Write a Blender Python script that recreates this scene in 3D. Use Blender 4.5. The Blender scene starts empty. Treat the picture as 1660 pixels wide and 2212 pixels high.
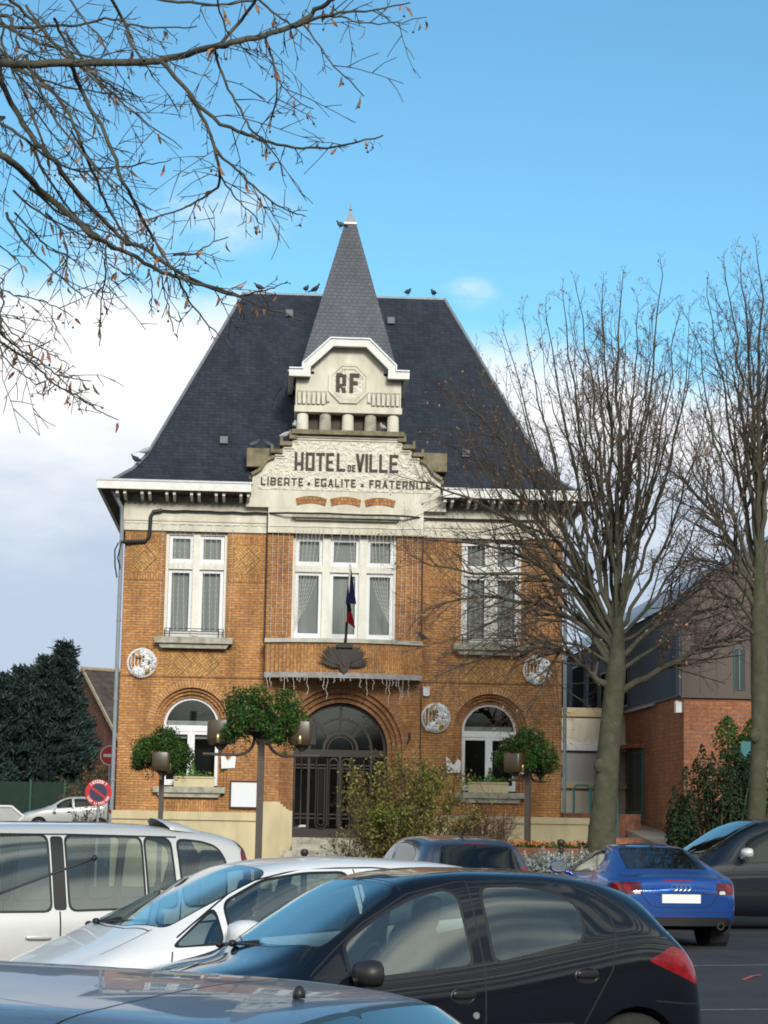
import bpy, math, random
from math import sin, cos, pi, radians, atan2, sqrt, tan
from mathutils import Vector, Matrix
random.seed(7)
SC = bpy.context.scene
COL = SC.collection
# ------------------------------------------------------------------ camera
FPX, CX, CY, HOR = 4500.0, 830.0, 1106.0, 1775.0      # photograph measured at 1660 x 2212
PITCH = math.atan((HOR-CY)/FPX); ROLL = radians(1.05); EYE = Vector((0, 0, 1.7))
cam = bpy.data.cameras.new("camera"); cam.sensor_width = 36; cam.sensor_fit = 'AUTO'
cam.lens = FPX/2212*36; cam.clip_start = 0.2; cam.clip_end = 3000
cam_o = bpy.data.objects.new("camera", cam); COL.objects.link(cam_o); SC.camera = cam_o
_f = Vector((0, cos(PITCH), sin(PITCH))); _u = Vector((0, -sin(PITCH), cos(PITCH))); _r = Vector((1, 0, 0))
_R = _r*cos(ROLL)+_u*sin(ROLL); _U = _u*cos(ROLL)-_r*sin(ROLL)
cam_o.matrix_world = Matrix(((_R.x, _U.x, -_f.x, EYE.x), (_R.y, _U.y, -_f.y, EYE.y), (_R.z, _U.z, -_f.z, EYE.z), (0, 0, 0, 1)))
def at(px, py, Y):
    "world point seen at photograph pixel (px,py) at distance Y"
    d = _f + _R*((px-CX)/FPX) + _U*(-(py-CY)/FPX)
    return EYE + d*(Y/d.y)
# ------------------------------------------------------------------ world, sun, exposure
SUN_EL, SUN_AZ = radians(25), radians(167)             # azimuth clockwise from +Y: behind the camera, to its right
SC.view_settings.view_transform = 'Standard'; SC.view_settings.look = 'None'
SC.view_settings.exposure = 0.4; SC.view_settings.gamma = 1.0
SC.render.engine = 'CYCLES'
SC.cycles.filter_width = 1.8; SC.cycles.max_bounces = 8; SC.cycles.transparent_max_bounces = 16
W = bpy.data.worlds.new("World"); SC.world = W; W.use_nodes = True
def build_world():
    nt = W.node_tree; N = nt.nodes; L = nt.links; N.clear()
    def nd(t, **k):
        n = N.new(t)
        for a, b in k.items(): setattr(n, a, b)
        return n
    def mth(op, a, b=None, c=None, clamp=False):
        n = nd('ShaderNodeMath', operation=op, use_clamp=clamp)
        for i, v in enumerate((a, b, c)):
            if v is None: continue
            if isinstance(v, (int, float)): n.inputs[i].default_value = v
            else: L.new(v, n.inputs[i])
        return n.outputs[0]
    def mr(v, a, b, c=0.0, d=1.0, smooth=True):
        n = nd('ShaderNodeMapRange', interpolation_type='SMOOTHSTEP' if smooth else 'LINEAR')
        L.new(v, n.inputs[0])
        for i, x in zip((1, 2, 3, 4), (a, b, c, d)): n.inputs[i].default_value = x
        return n.outputs[0]
    def mixc(f, a, b):
        n = nd('ShaderNodeMix', data_type='RGBA')
        L.new(f, n.inputs[0])
        for i, v in ((6, a), (7, b)):
            if isinstance(v, tuple): n.inputs[i].default_value = (*v, 1)
            else: L.new(v, n.inputs[i])
        return n.outputs[2]
    tc = nd('ShaderNodeTexCoord'); sep = nd('ShaderNodeSeparateXYZ'); L.new(tc.outputs['Generated'], sep.inputs[0])
    x, y, z = sep.outputs
    az = mth('ARCTAN2', x, y)
    el = mth('ARCSINE', mth('MINIMUM', mth('MAXIMUM', z, -1.0), 1.0))
    sky = nd('ShaderNodeTexSky', sky_type='NISHITA', sun_disc=False, sun_elevation=SUN_EL, sun_rotation=SUN_AZ)
    sky.air_density = 1.0; sky.dust_density = 0.3; sky.ozone_density = 1.4; sky.altitude = 0
    tint = nd('ShaderNodeMix', data_type='RGBA', blend_type='MULTIPLY'); tint.inputs[0].default_value = 1
    L.new(sky.outputs[0], tint.inputs[6]); tint.inputs[7].default_value = SKY_TINT
    def vec(a, b, c=0.0):
        n = nd('ShaderNodeCombineXYZ')
        for i, v in enumerate((a, b, c)):
            if isinstance(v, (int, float)): n.inputs[i].default_value = v
            else: L.new(v, n.inputs[i])
        return n.outputs[0]
    def noise(v, scale, detail=5, rough=0.55):
        n = nd('ShaderNodeTexNoise'); n.inputs['Scale'].default_value = scale; n.inputs['Detail'].default_value = detail
        n.inputs['Roughness'].default_value = rough; L.new(v, n.inputs['Vector']); return n.outputs[0]
    # the bank of cloud above the horizon, its top edge wavering
    nb = noise(vec(az, mth('MULTIPLY', el, 1.6), 3.1), 9.0)
    edge = mth('ADD', mth('MULTIPLY', mth('SUBTRACT', nb, 0.5), 0.075), 0.236)
    edge = mth('SUBTRACT', edge, mth('MULTIPLY', az, 0.10))
    bank = mr(mth('SUBTRACT', edge, el), -0.006, 0.026)
    nb2 = noise(vec(az, mth('MULTIPLY', el, 3.0), 8.0), 14.0, 6)
    shade = mr(mth('ADD', el, mth('MULTIPLY', mth('SUBTRACT', nb2, 0.5), 0.09)), 0.105, 0.215)
    ccol = mixc(shade, CLOUD_LOW, CLOUD_TOP)
    # small wisps in the blue
    def blob(a0, e0, ra, re):
        d = mth('ADD', mth('POWER', mth('DIVIDE', mth('SUBTRACT', az, a0), ra), 2.0), mth('POWER', mth('DIVIDE', mth('SUBTRACT', el, e0), re), 2.0))
        return mr(d, 0.0, 1.0, 1.0, 0.0)
    wn = noise(vec(az, mth('MULTIPLY', el, 1.7), 0.4), 26.0, 6, 0.6)
    bl = None
    for a0, e0, ra, re, k in ((-.095, .287, .06, .024, .5), (.040, .2525, .018, .010, .42), (-.14, .262, .06, .018, .55), (-.165, .29, .04, .02, .35)):
        b = mth('MULTIPLY', blob(a0, e0, ra, re), k); bl = b if bl is None else mth('MAXIMUM', bl, b)
    wisp = mth('MULTIPLY', bl, mr(wn, 0.40, 0.75), clamp=True)
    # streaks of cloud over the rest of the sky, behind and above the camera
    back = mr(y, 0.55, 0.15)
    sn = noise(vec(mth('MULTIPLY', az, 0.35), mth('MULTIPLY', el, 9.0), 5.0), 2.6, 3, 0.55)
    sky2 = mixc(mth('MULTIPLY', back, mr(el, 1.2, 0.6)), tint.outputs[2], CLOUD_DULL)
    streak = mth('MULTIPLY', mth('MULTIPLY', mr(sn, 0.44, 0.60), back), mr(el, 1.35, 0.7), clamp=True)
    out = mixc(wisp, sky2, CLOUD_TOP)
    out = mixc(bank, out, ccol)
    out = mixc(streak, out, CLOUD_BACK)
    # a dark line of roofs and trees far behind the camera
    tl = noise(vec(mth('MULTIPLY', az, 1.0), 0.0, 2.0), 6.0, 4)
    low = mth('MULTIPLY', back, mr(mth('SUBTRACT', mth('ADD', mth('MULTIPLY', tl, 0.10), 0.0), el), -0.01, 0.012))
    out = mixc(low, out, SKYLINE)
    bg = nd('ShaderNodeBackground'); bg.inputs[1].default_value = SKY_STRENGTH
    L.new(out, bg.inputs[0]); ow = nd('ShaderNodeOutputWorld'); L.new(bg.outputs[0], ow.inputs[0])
SKY_STRENGTH = 0.15
SKY_TINT = (0.50, 0.82, 0.86, 1)
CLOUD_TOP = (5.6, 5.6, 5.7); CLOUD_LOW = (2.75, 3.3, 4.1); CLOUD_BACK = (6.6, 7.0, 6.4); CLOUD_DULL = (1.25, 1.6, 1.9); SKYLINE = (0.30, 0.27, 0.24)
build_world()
sl = bpy.data.lights.new("sun", 'SUN'); sl.energy = 2.3; sl.angle = radians(14); sl.color = (1.0, 0.95, 0.87)
so = bpy.data.objects.new("sun", sl); COL.objects.link(so)
_sd = Vector((sin(SUN_AZ)*cos(SUN_EL), cos(SUN_AZ)*cos(SUN_EL), sin(SUN_EL)))
so.rotation_euler = _sd.to_track_quat('Z', 'Y').to_euler(); so.location = (20, -20, 40)
# ------------------------------------------------------------------ mesh helpers
class MB:
    "collects faces, then links them as ONE mesh object"
    def __init__(s): s.v = []; s.f = []; s.m = []; s.n = None; s.k = 0
    def mat(s, k): s.k = k; return s
    def face(s, pts):
        i = len(s.v); s.v += [tuple(p) for p in pts]; s.f.append(tuple(range(i, i+len(pts)))); s.m.append(s.k); return s
    def mesh(s, V, F):
        i = len(s.v); s.v += [tuple(p) for p in V]
        for f in F: s.f.append(tuple(a+i for a in f)); s.m.append(s.k)
        return s
    def box(s, x0, x1, y0, y1, z0, z1):
        V = [(x, y, z) for x in (x0, x1) for y in (y0, y1) for z in (z0, z1)]
        return s.mesh(V, [(0, 1, 3, 2), (4, 6, 7, 5), (0, 4, 5, 1), (2, 3, 7, 6), (0, 2, 6, 4), (1, 5, 7, 3)])
    def prism(s, poly, y0, y1):
        "polygon given as (x,z), extruded from y0 (front) to y1"
        n = len(poly)
        A = sum(poly[i][0]*poly[(i+1) % n][1]-poly[(i+1) % n][0]*poly[i][1] for i in range(n))
        if A < 0: poly = poly[::-1]
        V = [(a, y0, b) for a, b in poly]+[(a, y1, b) for a, b in poly]
        F = [tuple(range(n)), tuple(range(2*n-1, n-1, -1))]+[(i, n+i, n+(i+1) % n, (i+1) % n) for i in range(n)]
        return s.mesh(V, F)
    def zprism(s, poly, z0, z1):
        n = len(poly)
        A = sum(poly[i][0]*poly[(i+1) % n][1]-poly[(i+1) % n][0]*poly[i][1] for i in range(n))
        if A < 0: poly = poly[::-1]
        V = [(a, b, z0) for a, b in poly]+[(a, b, z1) for a, b in poly]
        F = [tuple(range(n-1, -1, -1)), tuple(range(n, 2*n))]+[(i, (i+1) % n, n+(i+1) % n, n+i) for i in range(n)]
        return s.mesh(V, F)
    def tube(s, P, R, n=6, cap=True):
        P = [Vector(p) for p in P]
        if isinstance(R, (int, float)): R = [R]*len(P)
        t0 = (P[1]-P[0]).normalized()
        a = t0.orthogonal().normalized()
        V = []; F = []
        for i, p in enumerate(P):
            t = (P[min(i+1, len(P)-1)]-P[max(i-1, 0)])
            if t.length < 1e-9: t = t0
            t.normalize(); a = (a-t*a.dot(t))
            if a.length < 1e-6: a = t.orthogonal()
            a.normalize(); b = t.cross(a); r = R[i]
            for k in range(n):
                q = 2*pi*k/n; V.append(p+a*(cos(q)*r)+b*(sin(q)*r))
        for i in range(len(P)-1):
            for k in range(n):
                k2 = (k+1) % n; F.append((i*n+k, i*n+k2, (i+1)*n+k2, (i+1)*n+k))
        if cap: F.append(tuple(range(n-1, -1, -1))); F.append(tuple((len(P)-1)*n+k for k in range(n)))
        return s.mesh(V, F)
    def lathe(s, prof, c=(0, 0, 0), n=16, axis='z', sx=1, sy=1):
        V = []; F = []
        for r, h in prof:
            for k in range(n):
                q = 2*pi*k/n; a, b = r*cos(q)*sx, r*sin(q)*sy
                V.append((c[0]+a, c[1]+b, c[2]+h) if axis == 'z' else (c[0]+a, c[1]+h, c[2]+b))
        for i in range(len(prof)-1):
            for k in range(n):
                k2 = (k+1) % n
                F.append((i*n+k, i*n+k2, (i+1)*n+k2, (i+1)*n+k) if axis == 'z' else (i*n+k, (i+1)*n+k, (i+1)*n+k2, i*n+k2))
        if prof[0][0] > 1e-4: F.append(tuple(range(n-1, -1, -1)) if axis == 'z' else tuple(range(n)))
        if prof[-1][0] > 1e-4:
            q = tuple((len(prof)-1)*n+k for k in range(n)); F.append(q if axis == 'z' else q[::-1])
        return s.mesh(V, F)
    def ball(s, c, rx, ry=None, rz=None, n=10, m=6):
        ry = ry or rx; rz = rz or rx; V = [(c[0], c[1], c[2]-rz)]; F = []
        for i in range(1, m):
            t = pi*i/m
            for k in range(n):
                q = 2*pi*k/n; V.append((c[0]+rx*sin(t)*cos(q), c[1]+ry*sin(t)*sin(q), c[2]-rz*cos(t)))
        V.append((c[0], c[1], c[2]+rz))
        for k in range(n): F.append((0, 1+(k+1) % n, 1+k))
        for i in range(m-2):
            for k in range(n):
                a = 1+i*n; F.append((a+k, a+(k+1) % n, a+n+(k+1) % n, a+n+k))
        l = len(V)-1
        for k in range(n): F.append((l-n+k, l-n+(k+1) % n, l))
        return s.mesh(V, F)
    def build(s, name, mats, parent=None, smooth=False):
        me = bpy.data.meshes.new(name)
        me.from_pydata(s.v, [], s.f)
        if not isinstance(mats, (list, tuple)): mats = [mats]
        for m in mats: me.materials.append(m)
        if len(mats) > 1: me.polygons.foreach_set('material_index', s.m)
        if s.n:
            me.polygons.foreach_set('use_smooth', [True]*len(me.polygons))
            me.normals_split_custom_set([s.n[v] for f in s.f for v in f])
        elif smooth:
            me.polygons.foreach_set('use_smooth', [True]*len(me.polygons))
            if smooth != True: me.set_sharp_from_angle(angle=radians(smooth))
        me.update()
        o = bpy.data.objects.new(name, me); COL.objects.link(o)
        if parent: o.parent = parent
        return o
def tag(o, label=None, cat=None, group=None, kind=None):
    if label: o['label'] = label
    if cat: o['category'] = cat
    if group: o['group'] = group
    if kind: o['kind'] = kind
    return o
def empty(name, loc, rz=0.0, label=None, cat=None, group=None):
    o = bpy.data.objects.new(name, None); COL.objects.link(o); o.location = loc; o.rotation_euler = (0, 0, rz); o.empty_display_size = 0.2
    return tag(o, label, cat, group)
def dup(root, loc, rz, label, group=None):
    r = root.copy(); COL.objects.link(r); r.location = loc; r.rotation_euler = (0, 0, rz); r['label'] = label
    if group: r['group'] = group
    for ch in list(root.children):
        c = ch.copy(); COL.objects.link(c); c.parent = r
        for g in list(ch.children):
            d = g.copy(); COL.objects.link(d); d.parent = c
    return r
# ------------------------------------------------------------------ materials
def newmat(name):
    m = bpy.data.materials.new(name); m.use_nodes = True
    return m, m.node_tree, m.node_tree.nodes['Principled BSDF']
def pm(name, col, rough=0.6, metal=0.0, spec=0.4, var=0.0, vscale=6.0, bump=0.0, bscale=40.0, coat=0.0, island=0.0, streak=0.0, col2=None, emit=None):
    m, nt, b = newmat(name); N = nt.nodes; L = nt.links
    b.inputs['Base Color'].default_value = (*col, 1); b.inputs['Roughness'].default_value = rough
    b.inputs['Metallic'].default_value = metal; b.inputs['Specular IOR Level'].default_value = spec
    if coat: b.inputs['Coat Weight'].default_value = coat; b.inputs['Coat Roughness'].default_value = 0.03
    if emit: b.inputs['Emission Color'].default_value = (*col, 1); b.inputs['Emission Strength'].default_value = emit
    tc = N.new('ShaderNodeTexCoord'); fac = None
    if var or col2:
        n = N.new('ShaderNodeTexNoise'); n.inputs['Scale'].default_value = vscale; n.inputs['Detail'].default_value = 6; n.inputs['Roughness'].default_value = 0.62
        if streak:
            mp = N.new('ShaderNodeMapping'); mp.inputs['Scale'].default_value = (1, 1, streak); L.new(tc.outputs['Object'], mp.inputs[0]); L.new(mp.outputs[0], n.inputs['Vector'])
        else: L.new(tc.outputs['Object'], n.inputs['Vector'])
        mx = N.new('ShaderNodeMix'); mx.data_type = 'RGBA'
        r = N.new('ShaderNodeMapRange'); r.inputs[1].default_value = 0.35; r.inputs[2].default_value = 0.68; L.new(n.outputs[0], r.inputs[0])
        L.new(r.outputs[0], mx.inputs[0]); mx.inputs[7].default_value = (*col, 1)
        mx.inputs[6].default_value = (*(col2 if col2 else [c*(1-var) for c in col]), 1)
        fac = mx.outputs[2]
    if island:
        g = N.new('ShaderNodeNewGeometry'); h = N.new('ShaderNodeHueSaturation')
        r = N.new('ShaderNodeMapRange'); r.inputs[3].default_value = 1-island; r.inputs[4].default_value = 1+island; L.new(g.outputs['Random Per Island'], r.inputs[0])
        L.new(r.outputs[0], h.inputs['Value'])
        r2 = N.new('ShaderNodeMapRange'); r2.inputs[3].default_value = 0.5+island*0.06; r2.inputs[4].default_value = 0.5-island*0.06
        w = N.new('ShaderNodeTexWhiteNoise'); w.noise_dimensions = '1D'; L.new(g.outputs['Random Per Island'], w.inputs['W']); L.new(w.outputs[0], r2.inputs[0]); L.new(r2.outputs[0], h.inputs['Hue'])
        if fac: L.new(fac, h.inputs['Color'])
        else: h.inputs['Color'].default_value = (*col, 1)
        fac = h.outputs[0]
    if fac: L.new(fac, b.inputs['Base Color'])
    if bump:
        n = N.new('ShaderNodeTexNoise'); n.inputs['Scale'].default_value = bscale; n.inputs['Detail'].default_value = 5; L.new(tc.outputs['Object'], n.inputs['Vector'])
        bp = N.new('ShaderNodeBump'); bp.inputs['Strength'].default_value = bump; bp.inputs['Distance'].default_value = 0.02
        L.new(n.outputs[0], bp.inputs['Height']); L.new(bp.outputs[0], b.inputs['Normal'])
    return m
def brick(name, c1, c2, mort, bw=0.22, bh=0.066, ms=0.009, rot=0.0, var=0.25, swap=False, frac=0.5, dirt=0.35, off=(0, 0), radial=None, rough=0.75):
    m, nt, b = newmat(name); N = nt.nodes; L = nt.links
    tc = N.new('ShaderNodeTexCoord'); sp = N.new('ShaderNodeSeparateXYZ'); L.new(tc.outputs['Object'], sp.inputs[0])
    ad = N.new('ShaderNodeMath'); ad.operation = 'ADD'; L.new(sp.outputs[0], ad.inputs[0]); L.new(sp.outputs[1], ad.inputs[1])
    cb = N.new('ShaderNodeCombineXYZ')
    if radial:      # voussoirs: courses run round the arch centre (u,z)
        uc, zc, rr = radial
        du = N.new('ShaderNodeMath'); du.operation = 'SUBTRACT'; L.new(sp.outputs[0], du.inputs[0]); du.inputs[1].default_value = uc
        dz = N.new('ShaderNodeMath'); dz.operation = 'SUBTRACT'; L.new(sp.outputs[2], dz.inputs[0]); dz.inputs[1].default_value = zc
        mz = N.new('ShaderNodeMath'); mz.operation = 'MAXIMUM'; L.new(dz.outputs[0], mz.inputs[0]); mz.inputs[1].default_value = 0
        an = N.new('ShaderNodeMath'); an.operation = 'ARCTAN2'; L.new(mz.outputs[0], an.inputs[0]); L.new(du.outputs[0], an.inputs[1])
        ml = N.new('ShaderNodeMath'); ml.operation = 'MULTIPLY'; L.new(an.outputs[0], ml.inputs[0]); ml.inputs[1].default_value = rr
        mn = N.new('ShaderNodeMath'); mn.operation = 'MINIMUM'; L.new(dz.outputs[0], mn.inputs[0]); mn.inputs[1].default_value = 0
        s2 = N.new('ShaderNodeMath'); s2.operation = 'ADD'; L.new(ml.outputs[0], s2.inputs[0]); L.new(mn.outputs[0], s2.inputs[1])
        cb.inputs[0].default_value = 0.05; L.new(s2.outputs[0], cb.inputs[1])
    else:
        L.new(ad.outputs[0], cb.inputs[1 if swap else 0]); L.new(sp.outputs[2], cb.inputs[0 if swap else 1])
    mp = N.new('ShaderNodeMapping'); mp.inputs['Rotation'].default_value = (0, 0, rot); mp.inputs['Location'].default_value = (off[0], off[1], 0); L.new(cb.outputs[0], mp.inputs[0])
    t = N.new('ShaderNodeTexBrick'); L.new(mp.outputs[0], t.inputs['Vector'])
    t.offset = frac
    for k, v in (('Color1', (*c1, 1)), ('Color2', (*c2, 1)), ('Mortar', (*mort, 1)), ('Scale', 1.0), ('Mortar Size', ms), ('Mortar Smooth', 0.1), ('Bias', 0.0), ('Brick Width', bw), ('Row Height', bh)):
        t.inputs[k].default_value = v
    n = N.new('ShaderNodeTexNoise'); n.inputs['Scale'].default_value = 1.3; n.inputs['Detail'].default_value = 8; n.inputs['Roughness'].default_value = 0.65; sm_ = N.new('ShaderNodeMapping'); sm_.inputs['Scale'].default_value = (1.2, 1.2, 0.4); L.new(tc.outputs['Object'], sm_.inputs[0]); L.new(sm_.outputs[0], n.inputs['Vector'])
    r = N.new('ShaderNodeMapRange'); r.inputs[1].default_value = 0.33; r.inputs[2].default_value = 0.62; r.inputs[3].default_value = 1-dirt*1.15; r.inputs[4].default_value = 1.08; L.new(n.outputs[0], r.inputs[0])
    mx = N.new('ShaderNodeMix'); mx.data_type = 'RGBA'; mx.blend_type = 'MULTIPLY'; mx.inputs[0].default_value = 1; L.new(t.outputs['Color'], mx.inputs[6]); L.new(r.outputs[0], mx.inputs[7])
    n2 = N.new('ShaderNodeTexNoise'); n2.inputs['Scale'].default_value = 14; n2.inputs['Detail'].default_value = 3; L.new(tc.outputs['Object'], n2.inputs['Vector'])
    r2 = N.new('ShaderNodeMapRange'); r2.inputs[1].default_value = 0.3; r2.inputs[2].default_value = 0.7; r2.inputs[3].default_value = 1-var; r2.inputs[4].default_value = 1+var; L.new(n2.outputs[0], r2.inputs[0])
    mx2 = N.new('ShaderNodeMix'); mx2.data_type = 'RGBA'; mx2.blend_type = 'MULTIPLY'; mx2.inputs[0].default_value = 1; L.new(mx.outputs[2], mx2.inputs[6]); L.new(r2.outputs[0], mx2.inputs[7])
    L.new(mx2.outputs[2], b.inputs['Base Color']); b.inputs['Roughness'].default_value = rough; b.inputs['Specular IOR Level'].default_value = 0.25
    bp = N.new('ShaderNodeBump'); bp.inputs['Strength'].default_value = 0.5; bp.inputs['Distance'].default_value = 0.012; bp.invert = True
    L.new(t.outputs['Fac'], bp.inputs['Height']); L.new(bp.outputs[0], b.inputs['Normal'])
    return m
def glassmat(name, tint, f0=0.12, rough=0.02):
    m, nt, b = newmat(name); N = nt.nodes; L = nt.links; N.remove(b)
    tr = N.new('ShaderNodeBsdfTransparent'); tr.inputs[0].default_value = (*tint, 1)
    gl = N.new('ShaderNodeBsdfGlossy'); gl.inputs['Roughness'].default_value = rough; gl.inputs[0].default_value = (0.95, 0.98, 0.96, 1)
    lw = N.new('ShaderNodeLayerWeight'); lw.inputs[0].default_value = 0.5
    pw = N.new('ShaderNodeMath'); pw.operation = 'POWER'; L.new(lw.outputs['Facing'], pw.inputs[0]); pw.inputs[1].default_value = 4
    mr = N.new('ShaderNodeMapRange'); L.new(pw.outputs[0], mr.inputs[0]); mr.inputs[3].default_value = f0; mr.inputs[4].default_value = 1
    mx = N.new('ShaderNodeMixShader'); L.new(mr.outputs[0], mx.inputs[0]); L.new(tr.outputs[0], mx.inputs[1]); L.new(gl.outputs[0], mx.inputs[2])
    L.new(mx.outputs[0], N['Material Output'].inputs[0]); return m
OCH1, OCH2, OMORT = (0.585, 0.295, 0.098), (0.455, 0.195, 0.075), (0.24, 0.155, 0.085)
m_brick = brick('ochre_brick', OCH1, OCH2, OMORT)
m_brick_red = brick('red_ochre_brick', (0.54, 0.265, 0.095), (0.40, 0.165, 0.07), OMORT)
m_brick_up = brick('soldier_brick', OCH1, OCH2, OMORT, swap=True)
m_diamond = [brick('slanting_brick', (0.60, 0.335, 0.105), (0.49, 0.24, 0.085), OMORT, rot=r) for r in (pi/4, -pi/4)]
m_stucco = pm('cream_stucco', (0.76, 0.73, 0.62), 0.85, vscale=3.0, bump=0.15, col2=(0.56, 0.53, 0.43), streak=0.3)
m_stone = pm('grey_stone', (0.50, 0.47, 0.39), 0.85, col2=(0.24, 0.24, 0.19), vscale=5, bump=0.3)
m_mossy = pm('mossy_stone', (0.30, 0.25, 0.17), 0.95, col2=(0.14, 0.13, 0.075), vscale=3.5, bump=0.4)
m_cream = pm('cream_paint', (0.66, 0.56, 0.345), 0.8, var=0.22, vscale=2.6, bump=0.08, streak=0.35)
m_fascia = pm('white_fascia', (0.82, 0.82, 0.80), 0.5, col2=(0.68, 0.67, 0.62), vscale=5)
m_soffit = pm('brown_soffit', (0.10, 0.08, 0.065), 0.8, var=0.3)
m_white = pm('white_frame', (0.80, 0.81, 0.83), 0.35, var=0.05)
m_offwhite = pm('offwhite_frame', (0.78, 0.76, 0.68), 0.5, var=0.12, vscale=4)
m_letter = pm('dark_letter', (0.075, 0.06, 0.05), 0.7, var=0.25)
m_zinc = pm('zinc', (0.40, 0.42, 0.45), 0.45, metal=0.6, var=0.2)
m_black = pm('black_plastic', (0.018, 0.018, 0.02), 0.45)
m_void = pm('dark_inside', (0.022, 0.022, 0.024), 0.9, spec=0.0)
m_pane = glassmat('window_glass', (0.80, 0.82, 0.80), 0.07)
m_cgl = glassmat('car_glass', (0.62, 0.72, 0.70), 0.20)
m_net = pm('net_curtain', (0.40, 0.42, 0.41), 0.9, var=0.25, vscale=3, streak=0.15)
m_iron = pm('dark_iron', (0.040, 0.034, 0.030), 0.5, metal=0.3)
m_asph = pm('asphalt', (0.046, 0.048, 0.056), 0.85, col2=(0.026, 0.028, 0.034), vscale=0.9, bump=0.9, bscale=70)
def slate(name, c1, c2):
    return brick(name, c1, c2, [a*0.45 for a in c1], bw=0.15, bh=0.10, ms=0.006, var=0.14, dirt=0.22, rough=0.45)
m_slate = slate('dark_slate', (0.044, 0.050, 0.065), (0.030, 0.035, 0.047))
m_slate2 = slate('grey_slate', (0.105, 0.115, 0.140), (0.085, 0.093, 0.115))
# ------------------------------------------------------------------ town hall (local frame: x along the facade, y into the building, z up)
YAW = radians(3.2)
_o = at(733, 1800, 53.0)
HALL = empty('town_hall', (_o.x+0.0, 53.0, 0), YAW, 'tall ochre brick town hall with slate roof, pointed spire and cream HOTEL DE VILLE pediment', 'town hall')
HM = Matrix.Translation(HALL.location) @ Matrix.Rotation(YAW, 4, 'Z')
def onhall(u, y, z): return HM @ Vector((u, y, z))
def wall_panel(mb, u0, u1, z0, z1, y, ops, dep=0.35):
    "front face of a wall with openings (uc,half,zb,zs,arched) that do not overlap along u; reveals of depth dep"
    ops = sorted(ops); cur = u0; N = 20
    for uc, h, zb, zs, arch in ops:
        a, b = uc-h, uc+h
        if a > cur: mb.face([(cur, y, z0), (a, y, z0), (a, y, z1), (cur, y, z1)])
        if zb > z0: mb.face([(a, y, z0), (b, y, z0), (b, y, zb), (a, y, zb)])
        if arch:
            P = [(uc-h*cos(pi*i/N), zs+h*sin(pi*i/N)) for i in range(N+1)]
        else: P = [(a, zs), (b, zs)]
        if zs < z1-1e-4 or arch:
            for i in range(len(P)-1):
                mb.face([(P[i][0], y, P[i][1]), (P[i+1][0], y, P[i+1][1]), (P[i+1][0], y, z1), (P[i][0], y, z1)])
        Q = [(a, zb)]+P+[(b, zb)]
        for i in range(len(Q)-1):
            mb.face([(Q[i][0], y, Q[i][1]), (Q[i][0], y+dep, Q[i][1]), (Q[i+1][0], y+dep, Q[i+1][1]), (Q[i+1][0], y, Q[i+1][1])])
        mb.face([(a, y, zb), (b, y, zb), (b, y+dep, zb), (a, y+dep, zb)])
        cur = b
    if cur < u1: mb.face([(cur, y, z0), (u1, y, z0), (u1, y, z1), (cur, y, z1)])
def arch_step(mb, uc, zs, zb, ro, ri, y, dep, n=28):
    "flat ring round an arched opening, with the reveal inside it"
    A = [(uc-ro, zb)]+[(uc-ro*cos(pi*i/n), zs+ro*sin(pi*i/n)) for i in range(n+1)]+[(uc+ro, zb)]
    B = [(uc-ri, zb)]+[(uc-ri*cos(pi*i/n), zs+ri*sin(pi*i/n)) for i in range(n+1)]+[(uc+ri, zb)]
    for i in range(len(A)-1):
        mb.face([(A[i][0], y, A[i][1]), (B[i][0], y, B[i][1]), (B[i+1][0], y, B[i+1][1]), (A[i+1][0], y, A[i+1][1])])
        mb.face([(B[i][0], y, B[i][1]), (B[i][0], y+dep, B[i][1]), (B[i+1][0], y+dep, B[i+1][1]), (B[i+1][0], y, B[i+1][1])])
WX = 3.79; HW = 5.62; DEPTH = 9.5
# walls
w = MB()
for s in (-1, 1):
    c = s*WX
    a, b = (-HW, -1.985) if s < 0 else (1.985, HW)
    wall_panel(w, a, b, 1.87, 5.25, 0.0, [(c, 0.94, 2.48, 4.03, True)], 0.10)
    wall_panel(w, a, b, 5.25, 8.95, 0.0, [(c, 0.785, 6.22, 8.95, False)], 0.30)
w.face([(-HW, 0, 1.87), (-HW, DEPTH, 1.87), (-HW, DEPTH, 8.95), (-HW, 0, 8.95)]); w.face([(HW, 0, 1.87), (HW, 0, 8.95), (HW, DEPTH, 8.95), (HW, DEPTH, 1.87)])
w.face([(-HW, DEPTH, 1.87), (HW, DEPTH, 1.87), (HW, DEPTH, 8.95), (-HW, DEPTH, 8.95)])
w.build('brick_wall', m_brick, HALL)
w = MB()
wall_panel(w, -1.985, 1.985, 1.28, 5.25, -0.12, [(0.0, 1.55, 1.28, 3.49, True)], 0.10)
wall_panel(w, -1.985, 1.985, 5.25, 8.95, -0.12, [(0.0, 1.335, 6.12, 8.95, False)], 0.36)
for s in (-1, 1): w.face([(s*1.985, -0.12, 1.28), (s*1.985, 0.0, 1.28), (s*1.985, 0.0, 8.95), (s*1.985, -0.12, 8.95)])
w.build('centre_bay', m_brick_red, HALL)
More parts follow.
